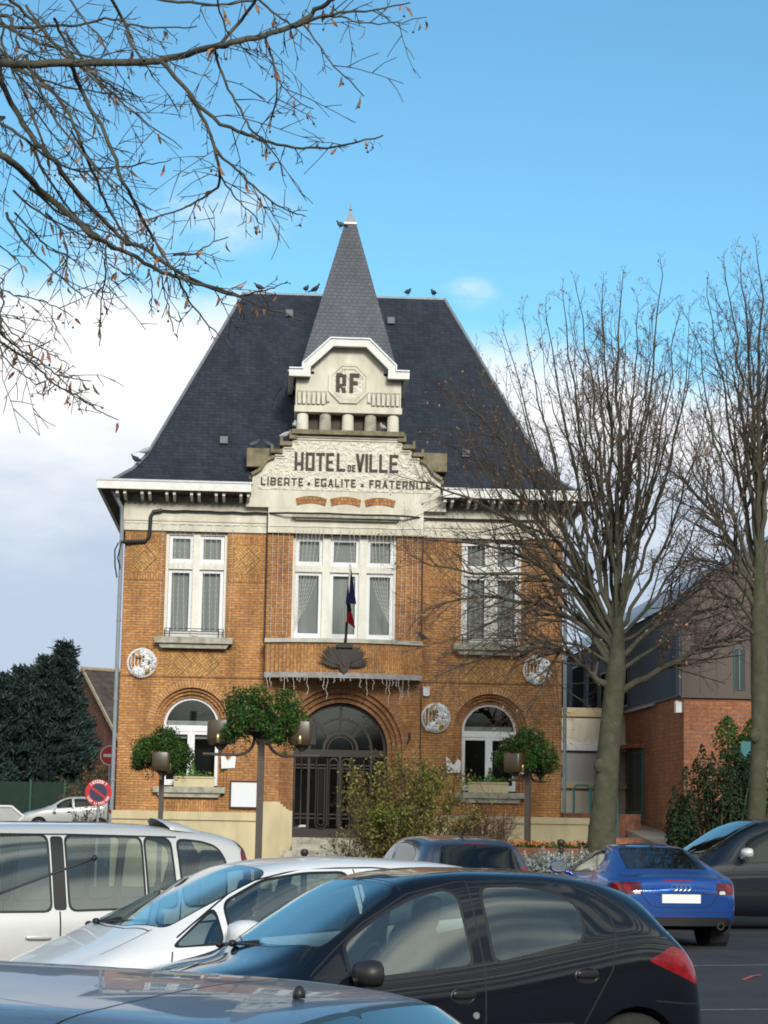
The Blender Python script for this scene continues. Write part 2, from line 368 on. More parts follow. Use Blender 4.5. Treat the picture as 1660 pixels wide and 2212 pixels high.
# stepped brick arches round door and ground floor windows
m_door_arch = brick('door_voussoirs', (0.42, 0.20, 0.085), (0.32, 0.135, 0.06), OMORT, bw=0.3, bh=0.07, ms=0.010, radial=(0, 3.49, 1.3), frac=0)
a = MB()
for k, (ro, ri) in enumerate(((1.55, 1.43), (1.43, 1.31), (1.31, 1.19))): arch_step(a, 0, 3.49, 1.28, ro, ri, -0.02+0.10*k, 0.10 if k < 2 else 0.25)
a.build('door_arch', m_door_arch, HALL)
def voussoirs(uc, zs, ro, ri, y, dep, name, mat, n=28):
    mb = MB(); P = []
    for i in range(n): 
        t0, t1 = pi*i/n, pi*(i+1)/n
        q = [(uc-r*cos(t), zs+r*sin(t)) for r, t in ((ri, t0), (ro, t0), (ro, t1), (ri, t1))]
        V = [(x, y, z) for x, z in q]+[(x, y+dep, z) for x, z in q]
        mb.mesh(V, [(0, 1, 2, 3), (1, 5, 6, 2), (0, 3, 7, 4)])
    return mb.build(name, mat, HALL)
voussoirs(0, 3.49, 1.74, 1.552, -0.135, 0.02, 'arch_ring', m_door_arch)
for s in (-1, 1):
    c = s*WX
    mr_ = brick('window_voussoirs', (0.55, 0.29, 0.12), (0.45, 0.215, 0.085), OMORT, bw=0.4, bh=0.075, ms=0.010, radial=(c, 4.03, 1.02), frac=0, dirt=0.15)
    voussoirs(c, 4.03, 1.12, 0.942, -0.02, 0.025, 'arch_ring', mr_)
    a = MB()
    for k, (ro, ri) in enumerate(((0.94, 0.86), (0.86, 0.78), (0.78, 0.70))): arch_step(a, c, 4.03, 2.48, ro, ri, 0.08+0.08*k, 0.08 if k < 2 else 0.12)
    a.build('window_arch', m_brick_red, HALL)
# plinth, steps
for s in (-1, 1):
    p = MB(); a, b = sorted((s*(HW+0.08), s*1.95))
    p.box(a, b, -0.09, 0.3, 0, 1.66); p.box(a, b, -0.14, 0.3, 1.662, 1.868)
    q = [(s*1.95, 0.0), (s*1.95, 2.145), (s*1.50, 2.145), (s*1.50, 2.09), (s*1.43, 2.09), (s*1.43, 2.03), (s*1.36, 2.03), (s*1.36, 1.97), (s*1.28, 1.97), (s*1.28, 1.93), (s*1.19, 1.93), (s*1.19, 0.0)]
    p.prism(q, -0.17, 0.45)
    p.build('plinth', m_cream, HALL)
st = MB()
for i in range(8): st.box(-1.187-0.22*(i > 1)-0.25*(i > 3), 1.187+0.22*(i > 1)+0.25*(i > 3), -0.17-0.30*i-0.001, 0.44 if i == 0 else -0.17-0.30*(i-1)-0.001, 0, 1.275-0.16*i)
st.build('entrance_steps', m_stone, HALL)
pw = MB(); pw.box(2.4, 6.05, -1.65, -1.40, 0, 1.72); pw.box(2.37, 6.08, -1.69, -1.36, 1.722, 1.88)
tag(pw.build('garden_wall', m_cream), 'low cream rendered wall with coping in front of the right wing', 'wall')
COL.objects['garden_wall'].matrix_world = HM
# stucco band and string courses
b = MB()
for a0, a1 in ((-HW-0.05, -1.99), (1.99, HW+0.05)):
    b.box(a0, a1, -0.05, 0.3, 8.95, 9.10); b.box(a0, a1, -0.03, 0.3, 9.101, 9.20); b.box(a0, a1, -0.06, 0.3, 9.201, 9.27)
    b.box(a0, a1, -0.035, 0.3, 9.271, 9.66)
    n = int((a1-a0)/0.22)
    for i in range(n):                      # wavy moulding
        x = a0+(i+0.5)*(a1-a0)/n
        b.prism([(x-0.1, 9.15), (x-0.06, 9.125), (x+0.06, 9.125), (x+0.1, 9.15)], -0.055, -0.02)
b.box(-1.99, 1.99, -0.237, 0.3, 8.95, 9.60)
for s in (-1, 1): b.face([(s*(HW+0.05), -0.035, 8.95), (s*(HW+0.05), DEPTH, 8.95), (s*(HW+0.05), DEPTH, 9.66), (s*(HW+0.05), -0.035, 9.66)])
b.build('stucco_band', m_stucco, HALL)
for a0, a1 in ((-HW-0.02, -2.2), (2.2, HW+0.02)):
    b = MB(); b.box(a0, a1, 0.0, 0.3, 9.661, 9.88)
    n = int((a1-a0)/0.16)
    for i in range(n):
        x = a0+(i+0.5)*(a1-a0)/n; b.prism([(x-0.075, 9.70), (x-0.05, 9.635), (x, 9.615), (x+0.05, 9.635), (x+0.075, 9.70)], -0.055, 0.0)
    b.build('scalloped_frieze', m_stone, HALL)
# gutter fascia, soffit, brackets, roof
EU, EF = 6.32, -0.72
for s in (-1, 1):
    so2 = lambda a, b: sorted((s*a, s*b))
    g = MB(); g.box(*so2(EU, 2.44), EF-0.03, EF+0.09, 9.90, 10.10); g.box(*so2(EU, EU-0.1), EF+0.09, DEPTH+0.7, 9.90, 10.10); g.build('gutter_board', m_fascia, HALL)
    g = MB(); g.box(*so2(EU+0.02, 2.40), EF-0.05, EF+0.2, 10.102, 10.15); g.box(*so2(EU+0.02, EU-0.3), EF+0.2, DEPTH+0.7, 10.102, 10.15); g.build('gutter_lip', m_zinc, HALL)
for a0, a1 in ((-EU+0.1, -2.44), (2.44, EU-0.1)): g = MB(); g.box(a0, a1, EF+0.09, DEPTH+0.6, 9.882, 9.92); g.build('soffit', m_soffit, HALL)
for s in (-1, 1):
    for i in range(6):
        for k in (-1, 1):
            u = s*(2.55+0.625*i)+k*0.095+0.05*s
            mb = MB(); q = [(-0.62, 9.80), (-0.62, 9.88), (-0.01, 9.88), (-0.01, 9.70), (-0.25, 9.72)]
            V = [(u-0.035, y, z) for y, z in q]+[(u+0.035, y, z) for y, z in q]
            mb.mesh(V, [(0, 1, 2, 3, 4), (9, 8, 7, 6, 5)]+[(j, j+5, (j+1) % 5+5, (j+1) % 5) for j in range(5)])
            mb.build('bracket', m_offwhite, HALL)
r = MB()
E_ = [(-6.0, -0.45, 10.14), (6.0, -0.45, 10.14), (6.0, DEPTH+0.45, 10.14), (-6.0, DEPTH+0.45, 10.14)]
B_ = [(-5.16, 0.5, 10.99), (5.16, 0.5, 10.99), (5.16, DEPTH-0.5, 10.99), (-5.16, DEPTH-0.5, 10.99)]
M_ = [(-5.48, 0.10, 10.55), (5.48, 0.10, 10.55), (5.48, DEPTH-0.10, 10.55), (-5.48, DEPTH-0.10, 10.55)]
RZ, RY, RU = 16.42, 4.75, 2.86
T_ = [(-RU, RY-0.15, RZ), (RU, RY-0.15, RZ), (RU, RY+0.15, RZ), (-RU, RY+0.15, RZ)]
for lo, hi in ((E_, M_), (M_, B_), (B_, T_)):
    for i in range(4):
        j = (i+1) % 4
        if lo is E_ and i == 0:        # the eaves stop on both sides of the pediment
            for s in (-1, 1): q_ = [(s*2.43, -0.45, 10.14), (s*6.0, -0.45, 10.14), (s*5.48, 0.10, 10.55), (s*2.43, 0.10, 10.55)]; r.face(q_ if s > 0 else q_[::-1])
        else: r.face([lo[i], lo[j], hi[j], hi[i]])
r.face(T_)
r.build('roof', m_slate, HALL)
ROOF = COL.objects['roof']
rc = MB()
rc.tube([(-RU-0.05, RY, RZ+0.02), (RU+0.05, RY, RZ+0.02)], 0.07, 8)
for s in (-1, 1):
    rc.tube([(s*5.17, 0.48, 11.0), (s*RU, RY-0.15, RZ+0.01)], 0.045, 6); rc.tube([(s*6.0, -0.45, 10.15), (s*5.49, 0.09, 10.56), (s*5.17, 0.48, 11.0)], 0.045, 6)
rc.build('ridge_cap', m_zinc, ROOF)
m_vent = pm('dull_lead', (0.16, 0.17, 0.19), 0.7)
def roof_y(z): return 0.5+(z-10.99)/(RZ-10.99)*(RY-0.65)
for u, z in ((-3.2, 11.5), (3.15, 11.3), (-1.55, 15.75), (1.3, 15.6)):
    y = roof_y(z); v = MB(); v.mesh([(u-0.1, y-0.16, z-0.10), (u+0.1, y-0.16, z-0.10), (u+0.1, y-0.12, z+0.09), (u-0.1, y-0.12, z+0.09), (u-0.1, y+0.1, z-0.1), (u+0.1, y+0.1, z-0.1), (u+0.1, y+0.16, z+0.09), (u-0.1, y+0.16, z+0.09)],
        [(0, 1, 2, 3), (1, 5, 6, 2), (4, 0, 3, 7), (3, 2, 6, 7)]); v.build('roof_vent', m_vent, ROOF)
# ------------------------------------------------------------------ pediment
def half_to_full(h): return [(-a, b) for a, b in h]+[(a, b) for a, b in h[::-1]]
vol = [(2.42, 10.40), (2.36, 10.44), (2.26, 10.49), (2.17, 10.57), (2.11, 10.68), (2.04, 10.78), (1.93, 10.84), (1.86, 10.86)]
hp = [(2.0, 8.951), (2.05, 9.5), (2.24, 9.62), (2.42, 9.95)]+vol+[(1.86, 11.0), (1.66, 11.0), (1.66, 11.2), (1.42, 11.2), (1.42, 11.42), (1.34, 11.42), (1.34, 11.50)]
hp = [(2.0, 9.602), (2.57, 9.602), (2.55, 9.78), (2.47, 9.95), (2.42, 10.2)]+hp[4:]
pd = MB(); pd.prism(half_to_full(hp), -0.24, 0.35); pd.build('pediment', m_stucco, HALL)
m_relief, nt_, b_ = newmat('carved_relief')
N = nt_.nodes; L = nt_.links
vo = N.new('ShaderNodeTexVoronoi'); vo.inputs['Scale'].default_value = 9.0; vo.feature = 'SMOOTH_F1'
tc = N.new('ShaderNodeTexCoord'); L.new(tc.outputs['Object'], vo.inputs['Vector'])
wv = N.new('ShaderNodeMath'); wv.operation = 'SINE'; ml = N.new('ShaderNodeMath'); ml.operation = 'MULTIPLY'; ml.inputs[1].default_value = 14; L.new(vo.outputs['Distance'], ml.inputs[0]); L.new(ml.outputs[0], wv.inputs[0])
bp = N.new('ShaderNodeBump'); bp.inputs['Strength'].default_value = 0.55; bp.inputs['Distance'].default_value = 0.03; L.new(wv.outputs[0], bp.inputs['Height']); L.new(bp.outputs[0], b_.inputs['Normal'])
b_.inputs['Base Color'].default_value = (0.72, 0.69, 0.58, 1); b_.inputs['Roughness'].default_value = 0.9
rp = MB(); rp.prism(half_to_full([(2.26, 10.06), (2.28, 10.40), (2.05, 10.52), (1.72, 10.86), (1.50, 10.95), (1.45, 11.08), (1.22, 11.12), (1.20, 11.34)]), -0.255, -0.23)
rp.build('relief_panel', m_relief, HALL)
cp = MB()
def coping(P, y0, y1, t):
    for i in range(len(P)-1):
        (a, b), (c, d) = P[i], P[i+1]; n = Vector((-(d-b), c-a)); n.normalize(); n *= t
        if n.y < 0: n = -n
        cp.prism([(a, b), (c, d), (c+n.x, d+n.y), (a+n.x, b+n.y)], y0, y1)
for s in (-1, 1):
    coping([(s*a, b) for a, b in vol], -0.36, 0.40, 0.075)
    for (u0, u1, z) in ((1.97, 1.66, 11.0), (1.74, 1.42, 11.2), (1.50, 1.30, 11.38)):
        cp.prism([(s*u0, z+0.0), (s*u1, z+0.0), (s*u1, z+0.10), (s*u0, z+0.10)], -0.36, 0.40)
        cp.prism([(s*u0, z+0.1), (s*(u0-0.07), z+0.1), (s*(u0-0.07), z+0.2), (s*u0, z+0.2)], -0.345, 0.40)
    cp.box(min(s*1.92, s*2.58), max(s*1.92, s*2.58), -0.14, 0.30, 10.66, 11.14)
    cp.box(min(s*2.44, s*2.50), max(s*2.44, s*2.50), -0.20, 0.30, 10.14, 10.42)
cp.box(-1.44, 1.44, -0.42, 0.4, 11.502, 11.62)
cp.build('coping', m_mossy, HALL)
mo = MB()                                   # thin mouldings under the coping
for s in (-1, 1):
    for (u0, u1, z) in ((1.86, 1.60, 10.93), (1.62, 1.36, 11.13), (1.38, 1.28, 11.31)):
        mo.prism([(s*u0, z), (s*u1, z), (s*u1, z+0.03), (s*u0, z+0.03)], -0.29, -0.235); mo.prism([(s*(u0-0.04), z-0.06), (s*(u1-0.04), z-0.06), (s*(u1-0.04), z-0.03), (s*(u0-0.04), z-0.03)], -0.27, -0.235)
mo.box(-1.36, 1.36, -0.30, -0.235, 11.43, 11.47); mo.box(-1.30, 1.30, -0.275, -0.235, 11.37, 11.405)
mo.build('moulding', m_stucco, HALL)
m_tile = brick('arched_tiles', (0.55, 0.25, 0.06), (0.40, 0.13, 0.05), (0.2, 0.15, 0.1), bw=0.10, bh=0.10, ms=0.012, frac=0.3)
for u0, u1 in ((-1.30, -0.50), (-0.42, 0.38), (0.46, 1.26)):
    t = MB(); n = 8; c = (u0+u1)/2; h = (u1-u0)/2
    for i in range(n):
        x0, x1 = -1+2*i/n, -1+2*(i+1)/n
        f = lambda x, k: (c+x*(h-0.04*(1-k)), (9.66, 9.845)[k]+0.07*(1-x*x))
        t.prism([f(x0, 0), f(x1, 0), f(x1, 1), f(x0, 1)], -0.262, -0.22)
    t.build('tile_arch', m_tile, HALL)
h = MB(); h.box(-1.37, 1.37, -0.44, -0.14, 9.34, 9.42); h.box(-1.30, 1.30, -0.36, -0.14, 9.29, 9.34); h.build('window_hood', m_stone, HALL)
# lettering: strokes of a plain geometric alphabet
def strokes(ch, w, t):
    "list of quads in a box w wide, 1 high"
    B = lambda a, b, c, d: [(a, b), (c, b), (c, d), (a, d)]
    g = lambda x0, z0, x1, z1, q=t: [(x0-q/2, z0), (x0+q/2, z0), (x1+q/2, z1), (x1-q/2, z1)]
    l, r = B(0, 0, t, 1), B(w-t, 0, w, 1)
    top, bot = B(t, 1-t, w-t, 1), B(t, 0, w-t, t)
    mid = lambda z: B(t, z-t/2, w-t, z+t/2)
    if ch == 'H': return [l, r, mid(0.36)]
    if ch in 'O': return [l, r, top, bot]
    if ch == 'D': return [l, B(w-t, 0.08, w, 0.92), top, bot]
    if ch == 'T': return [B(0, 1-t, w, 1), B(w/2-t/2, 0, w/2+t/2, 1-t)]
    if ch == 'E': return [l, B(t, 1-t, w, 1), B(t, 0, w, t), B(t, 0.5-t/2, w*0.85, 0.5+t/2)]
    if ch == 'L': return [l, B(t, 0, w, t)]
    if ch == 'I': return [B(0, 0, t, 1)]
    if ch == 'F': return [l, B(t, 1-t, w, 1), B(t, 0.5-t/2, w*0.85, 0.5+t/2)]
    if ch == 'V': return [g(t*0.55, 1, w/2, 0, t*1.1), g(w/2, 0, w-t*0.55, 1, t*1.1)]
    if ch == 'B': return [l, B(w-t, 0.06, w, 0.46), B(w-t, 0.54, w, 0.94), top, bot, mid(0.5)]
    if ch == 'R': return [l, B(w-t, 0.36, w, 0.94), top, mid(0.34), g(w-t*0.8, 0.34-t/2, w-t*0.5, 0)]
    if ch == 'G': return [l, top, bot, B(w-t, 0, w, 0.48), B(w*0.55, 0.48-t, w-t, 0.48), B(w-t, 0.8, w, 1)]
    if ch == 'A': return [g(t*0.5, 0, w/2, 1), g(w/2, 1, w-t*0.5, 0), B(w*0.22, 0.24, w*0.78, 0.24+t*0.8)]
    if ch == 'U': return [l, r, bot]
    if ch == 'S': return [top, bot, mid(0.5), B(0, 0.5, t, 1), B(w-t, 0, w, 0.5)]
    if ch == 'N': return [l, r, g(t*0.6, 1, w-t*0.6, 0)]
    return [B(0, 0.3, w, 0.6)]
def lettering(name, spec, z0, h, y, dep, t):
    mb = MB()
    for ch, x0, x1 in spec:
        for q in strokes(ch, (x1-x0)/h, t):
            mb.prism([(x0+a*h, z0+b*h) for a, b in q], y-dep, y)
    return mb.build(name, m_letter, HALL)
k = 2.655/750
X = lambda p: -1.35+(p-490)*k
lettering('hotel_lettering', [('H', X(490), X(555)), ('O', X(570), X(635)), ('T', X(645), X(708)), ('E', X(718), X(775)), ('L', X(795), X(857))], 10.575, 0.465, -0.255, 0.03, 0.145)
lettering('de_lettering', [('D', X(876), X(901)), ('E', X(908), X(931))], 10.575, 0.17, -0.255, 0.03, 0.17)
lettering('ville_lettering', [('V', X(932), X(998)), ('I', X(1003), X(1022)), ('L', X(1032), X(1092)), ('L', X(1104), X(1166)), ('E', X(1178), X(1243))], 10.575, 0.465, -0.255, 0.03, 0.145)
def word(s, x0, x1, z0, h, t, name):
    wd = {'I': 0.16, 'T': 0.66, 'E': 0.58, 'L': 0.58, 'F': 0.56}; ws = [wd.get(c, 0.68) for c in s]
    gap = 0.22; tot = sum(ws)+gap*(len(s)-1); q = (x1-x0)/tot; x = x0; sp = []
    for c, a in zip(s, ws): sp.append((c, x, x+a*q)); x += (a+gap)*q
    return lettering(name, sp, z0, h, -0.255, 0.025, t)
word('LIBERTE', X(250), X(555), 10.165, 0.205, 0.17, 'liberte_lettering'); word('EGALITE', X(640), X(935), 10.165, 0.205, 0.17, 'egalite_lettering'); word('FRATERNITE', X(1035), X(1480), 10.165, 0.205, 0.17, 'fraternite_lettering')
d = MB()
for q in (597, 985): d.box(X(q)-0.035, X(q)+0.035, -0.28, -0.255, 10.19, 10.26)
d.build('dot_lettering', m_letter, HALL)
# ------------------------------------------------------------------ belfry and spire
BE = MB(); BW = 1.36
BE.box(-BW+0.14, BW-0.14, 0.20, 2.6, 11.4, 12.12)
BE.build('belfry_louvres', pm('brown_louvre', (0.13, 0.105, 0.095), 0.8, var=0.3), HALL)
lv = MB()
for i in range(4):
    u = -0.878+0.585*i
    lv.box(u-0.10, u+0.10, 0.165, 0.198, 11.66, 12.04)
lv.build('louvre_panel', m_soffit, HALL)
be = MB()
be.prism([(-BW, 12.12), (BW, 12.12), (BW, 13.12), (0.9, 13.12), (0.9, 13.32), (0.38, 13.86), (-0.38, 13.86), (-0.9, 13.32), (-0.9, 13.12), (-BW, 13.12)], -0.16, 2.6)
be.box(-BW-0.03, BW+0.03, -0.20, -0.162, 12.122, 12.28)
be.build('belfry', m_stucco, HALL)
for s in (-1, 1):
    fl = MB(); fl.box(*sorted((s*1.33, s*0.56)), -0.164, -0.155, 12.31, 12.68)  # darker backing puts the shade between the flutes into the colour
    for i in range(7):
        u = s*(1.27-i*0.1238); zb_ = 12.33 if abs(u) > 0.62 else 12.40
        fl.mat(1).prism([(u-0.036, zb_), (u+0.036, zb_), (u+0.036, 12.60), (u, 12.645), (u-0.036, 12.60)], -0.235, -0.165)
    fl.build('fluted_frieze', [m_stone, m_stucco], HALL)
for i in range(5):
    cmb = MB(); cmb.lathe([(0.16, 11.61), (0.155, 11.8), (0.145, 12.06), (0.12, 12.10), (0.06, 12.118)], (-1.17+0.585*i, -0.02, 0), 18); cmb.build('column', m_stone if i % 2 else m_stucco, HALL, smooth=50)
oc = MB()
def octo(r, z0=12.90): return [(r*cos(pi/8+pi/4*i), z0+r*sin(pi/8+pi/4*i)) for i in range(8)]
def octring(mb, ro, ri, y0, y1):
    A, B = octo(ro), octo(ri)
    for i in range(8):
        j = (i+1) % 8; mb.prism([A[i], A[j], B[j], B[i]], y0, y1)
octring(oc, 0.57, 0.48, -0.22, -0.155); octring(oc, 0.47, 0.40, -0.20, -0.155)
oc.build('medallion', m_stucco, HALL)
oc = MB(); oc.prism(octo(0.40), -0.178, -0.15); oc.build('medallion_relief', m_relief, HALL)
rf = lettering('monogram_lettering', [('R', -0.33, -0.07), ('F', 0.02, 0.27)], 12.66, 0.50, -0.178, 0.035, 0.19)
fs = MB()
P = [(-1.55, 13.0), (-1.0, 13.0), (-1.0, 13.26), (-0.42, 13.82), (0.42, 13.82), (1.0, 13.26), (1.0, 13.0), (1.55, 13.0)]
def band(mb, P, t, y0, y1):
    Q = []
    for i, (a, b) in enumerate(P):
        p0 = Vector(P[max(i-1, 0)]); p1 = Vector(P[i]); p2 = Vector(P[min(i+1, len(P)-1)])
        d1 = (p1-p0).normalized() if i > 0 else (p2-p1).normalized(); d2 = (p2-p1).normalized() if i < len(P)-1 else d1
        n1 = Vector((-d1.y, d1.x)); n2 = Vector((-d2.y, d2.x)); m_ = (n1+n2); m_.normalize(); m_ *= t/max(0.3, m_.dot(n1)); Q.append((a+m_.x, b+m_.y))
    for i in range(len(P)-1): mb.prism([P[i], P[i+1], Q[i+1], Q[i]], y0, y1)
    return Q
Q = band(fs, P, 0.19, -0.46, -0.30)
for s in (-1, 1): fs.box(min(s*1.43, s*1.55), max(s*1.43, s*1.55), -0.298, 2.4, 13.0, 13.18)
fs.build('belfry_fascia', m_fascia, HALL)
fc = MB(); band(fc, Q, 0.035, -0.50, -0.10)
for s in (-1, 1): fc.box(min(s*0.9, s*1.58), max(s*0.9, s*1.58), -0.098, 2.5, 13.19, 13.225)
fc.prism([(-0.98, 13.2), (-1.0, 13.44), (-0.43, 13.99), (0.43, 13.99), (1.0, 13.44), (0.98, 13.2)], -0.145, 0.9)
fc.build('gable_roof', m_zinc, HALL)
for s in (-1, 1): sf = MB(); sf.box(min(s*1.0, s*1.43), max(s*1.0, s*1.43), -0.298, -0.162, 13.0, 13.03); sf.build('belfry_soffit', m_soffit, HALL)
sp = MB(); SZ0, SZ1, SY = 13.2, 17.55, 1.22
b0 = [(-1.29, -0.07), (1.29, -0.07), (1.29, 2.51), (-1.29, 2.51)]; b1 = [(-0.15, SY-0.15), (0.15, SY-0.15), (0.15, SY+0.15), (-0.15, SY+0.15)]
for i in range(4): j = (i+1) % 4; sp.face([(*b0[i], SZ0), (*b0[j], SZ0), (*b1[j], SZ1), (*b1[i], SZ1)])
sp.build('spire', m_slate2, HALL); SPIRE = COL.objects['spire']
fi = MB(); fi.box(-0.17, 0.17, SY-0.17, SY+0.17, SZ1-0.03, SZ1+0.02)
q = 0.16
for i in range(4):
    c4 = [(-q, -q), (q, -q), (q, q), (-q, q)]; a_, b_2 = c4[i], c4[(i+1) % 4]
    fi.face([(a_[0], SY+a_[1], SZ1+0.02), (b_2[0], SY+b_2[1], SZ1+0.02), (b_2[0]*0.12, SY+b_2[1]*0.12, SZ1+0.36), (a_[0]*0.12, SY+a_[1]*0.12, SZ1+0.36)])
fi.ball((0, SY, SZ1+0.42), 0.045); fi.tube([(0, SY, SZ1+0.36), (0, SY, SZ1+0.58)], 0.014, 5)
fi.build('finial', m_zinc, SPIRE)
# ------------------------------------------------------------------ windows
def ring(mb, u0, u1, z0, z1, t, y0, y1, tb=None):
    tb = tb or t
    mb.box(u0, u0+t, y0, y1, z0, z1); mb.box(u1-t, u1, y0, y1, z0, z1)
    mb.box(u0+t, u1-t, y0, y1, z0, z0+tb); mb.box(u0+t, u1-t, y0, y1, z1-t, z1)
def upper_window(c, half, cells, y, net=True):
    mb = MB(); ring(mb, c-half, c+half, 6.225, 8.945, 0.075, y, y+0.14, 0.05)
    for i in range(1, len(cells)): m0 = (cells[i-1][1]+cells[i][0])/2; mb.box(c+cells[i-1][1], c+cells[i][0], y-0.02, y+0.14, 6.276, 8.87)
    for a, b in cells: mb.box(c+a, c+b, y-0.015, y+0.14, 7.99, 8.15)
    win = mb.build('window', m_offwhite, HALL)
    sa = MB(); pa = MB(); ne = MB()
    for a, b in cells:
        for z0, z1, tb in ((6.277, 7.989, 0.14), (8.151, 8.869, 0.11)):
            ring(sa, c+a, c+b, z0, z1, 0.085, y+0.06, y+0.11, tb)
            pa.face([(c+a+0.08, y+0.09, z0+0.08), (c+b-0.08, y+0.09, z0+0.08), (c+b-0.08, y+0.09, z1-0.08), (c+a+0.08, y+0.09, z1-0.08)])
            n = 11; wv_ = [random.uniform(-0.012, 0.012) for q in range(n+1)]
            for i in range(n):
                x0 = c+a+(b-a)*i/n; x1 = c+a+(b-a)*(i+1)/n; d = (0.02, 0.0)
                ne.face([(x0, y+0.20+wv_[i], z0), (x1, y+0.20+wv_[i+1], z0), (x1, y+0.20+wv_[i+1]*0.6, z1), (x0, y+0.20+wv_[i]*0.6, z1)])
    sa.build('sash', m_white, win); pa.build('pane', m_pane, win)
    if net: ne.build('net_curtain', m_net, win)
    return win
for s in (-1, 1):
    c = s*WX
    wn = upper_window(c, 0.783, [(-0.70, -0.085), (0.085, 0.70)], 0.10)
    sl_ = MB(); sl_.box(c-0.98, c+0.98, -0.30, 0.10, 6.07, 6.222); sl_.prism([(c-0.90, 6.068), (c-0.82, 5.95), (c+0.82, 5.95), (c+0.90, 6.068)], -0.22, 0.0)
    sl_.build('sill', m_stone, wn)
    rl = MB()
    for z in (6.33, 6.39, 6.46): rl.tube([(c-0.74, -0.02, z), (c+0.74, -0.02, z)], 0.010, 5)
    for x in (-0.74, -0.62, 0.62, 0.74): rl.tube([(c+x, -0.02, 6.222), (c+x, -0.02, 6.46)], 0.012, 5)
    rl.build('guard_rail', m_iron, wn)
upper_window(0.0, 1.333, [(-1.255, -0.57), (-0.37, 0.37), (0.57, 1.255)], 0.02)
def half_disc(mb, c, zs, r, y, n=20):
    P = [(c-r*cos(pi*i/n), y, zs+r*sin(pi*i/n)) for i in range(n+1)]; mb.face(P[::-1])
def arc_band(mb, c, zs, ro, ri, y0, y1, t0=0, t1=pi, n=20):
    for i in range(n):
        a, b = t0+(t1-t0)*i/n, t0+(t1-t0)*(i+1)/n
        mb.prism([(c-ro*cos(a), zs+ro*sin(a)), (c-ro*cos(b), zs+ro*sin(b)), (c-ri*cos(b), zs+ri*sin(b)), (c-ri*cos(a), zs+ri*sin(a))], y0, y1)
for s in (-1, 1):
    c = s*WX; y = 0.30
    mb = MB(); arc_band(mb, c, 4.03, 0.70, 0.64, y, y+0.08)
    mb.box(c-0.70, c+0.70, y-0.02, y+0.08, 3.88, 4.03)
    mb.box(c-0.70, c-0.61, y, y+0.08, 2.52, 3.878); mb.box(c+0.61, c+0.70, y, y+0.08, 2.52, 3.878); mb.box(c-0.09, c+0.09, y-0.015, y+0.08, 2.52, 3.878)
    for a, b in ((-0.61, -0.09), (0.09, 0.61)): mb.box(c+a, c+b, y, y+0.08, 2.52, 2.66); mb.box(c+a, c+b, y, y+0.08, 3.80, 3.878)
    wn = mb.build('arched_window', m_white, HALL)
    pa = MB(); half_disc(pa, c, 4.03, 0.66, y+0.05)
    for a, b in ((-0.62, -0.08), (0.08, 0.62)): pa.face([(c+a, y+0.05, 2.6), (c+b, y+0.05, 2.6), (c+b, y+0.05, 3.85), (c+a, y+0.05, 3.85)])
    pa.build('pane', m_pane, wn)
    bl = MB(); bl.box(c-0.62, c+0.62, y+0.12, y+0.13, 3.70 if s < 0 else 3.95, 4.15); bl.build('roller_blind', m_net, wn)
    sl_ = MB(); sl_.box(c-0.90, c+0.90, -0.20, 0.24, 2.33, 2.478); sl_.prism([(c-0.80, 2.328), (c-0.74, 2.22), (c+0.74, 2.22), (c+0.80, 2.328)], -0.14, 0.0); sl_.build('sill', m_stone, wn)
    so_ = MB(); so_.box(c-0.66, c+0.66, -0.012, 0.0, 1.88, 2.215); so_.build('brick_panel', m_brick_up, HALL)
# dark room behind the glass
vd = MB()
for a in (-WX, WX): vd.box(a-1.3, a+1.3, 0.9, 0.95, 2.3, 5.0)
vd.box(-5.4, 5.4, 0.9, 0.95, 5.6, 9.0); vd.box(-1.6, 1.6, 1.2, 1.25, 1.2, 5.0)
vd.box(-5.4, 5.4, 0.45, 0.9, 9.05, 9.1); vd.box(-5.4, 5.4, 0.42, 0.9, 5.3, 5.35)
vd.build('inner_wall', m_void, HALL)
# entrance door: dark glazed iron gate with fanlight
D = MB(); y = 0.36
arc_band(D, 0, 3.49, 1.19, 1.10, y, y+0.08, n=30); arc_band(D, 0, 3.49, 0.82, 0.76, y, y+0.06, n=24); arc_band(D, 0, 3.49, 0.46, 0.39, y, y+0.06, n=20); arc_band(D, 0, 3.49, 0.34, 0.31, y+0.01, y+0.05, n=20)
for t in (pi/4+0.05, pi/2, 3*pi/4-0.05):
    d_ = Vector((-cos(t), sin(t))); n_ = Vector((-d_.y, d_.x))*0.035
    for r0, r1 in ((0.46, 0.76), (0.82, 1.10)):
        a_, b_3 = d_*r0, d_*r1; D.prism([(a_.x-n_.x, 3.49+a_.y-n_.y), (b_3.x-n_.x, 3.49+b_3.y-n_.y), (b_3.x+n_.x, 3.49+b_3.y+n_.y), (a_.x+n_.x, 3.49+a_.y+n_.y)], y, y+0.06)
D.box(-1.19, 1.19, y-0.03, y+0.09, 3.31, 3.488)
D.box(-1.19, -1.13, y, y+0.08, 1.28, 3.31); D.box(1.13, 1.19, y, y+0.08, 1.28, 3.31)
D.box(-1.13, 1.13, y+0.01, y+0.07, 1.28, 1.50)
DOOR = D.build('door', m_iron, HALL)
G = MB()
for z in (1.76, 1.86, 3.02, 3.10): G.box(-1.13, 1.13, y+0.005, y+0.035, z-0.018, z+0.018)
for u in (-0.79, 0.0, 0.79): G.box(u-0.03, u+0.03, y-0.005, y+0.05, 1.50, 3.31)
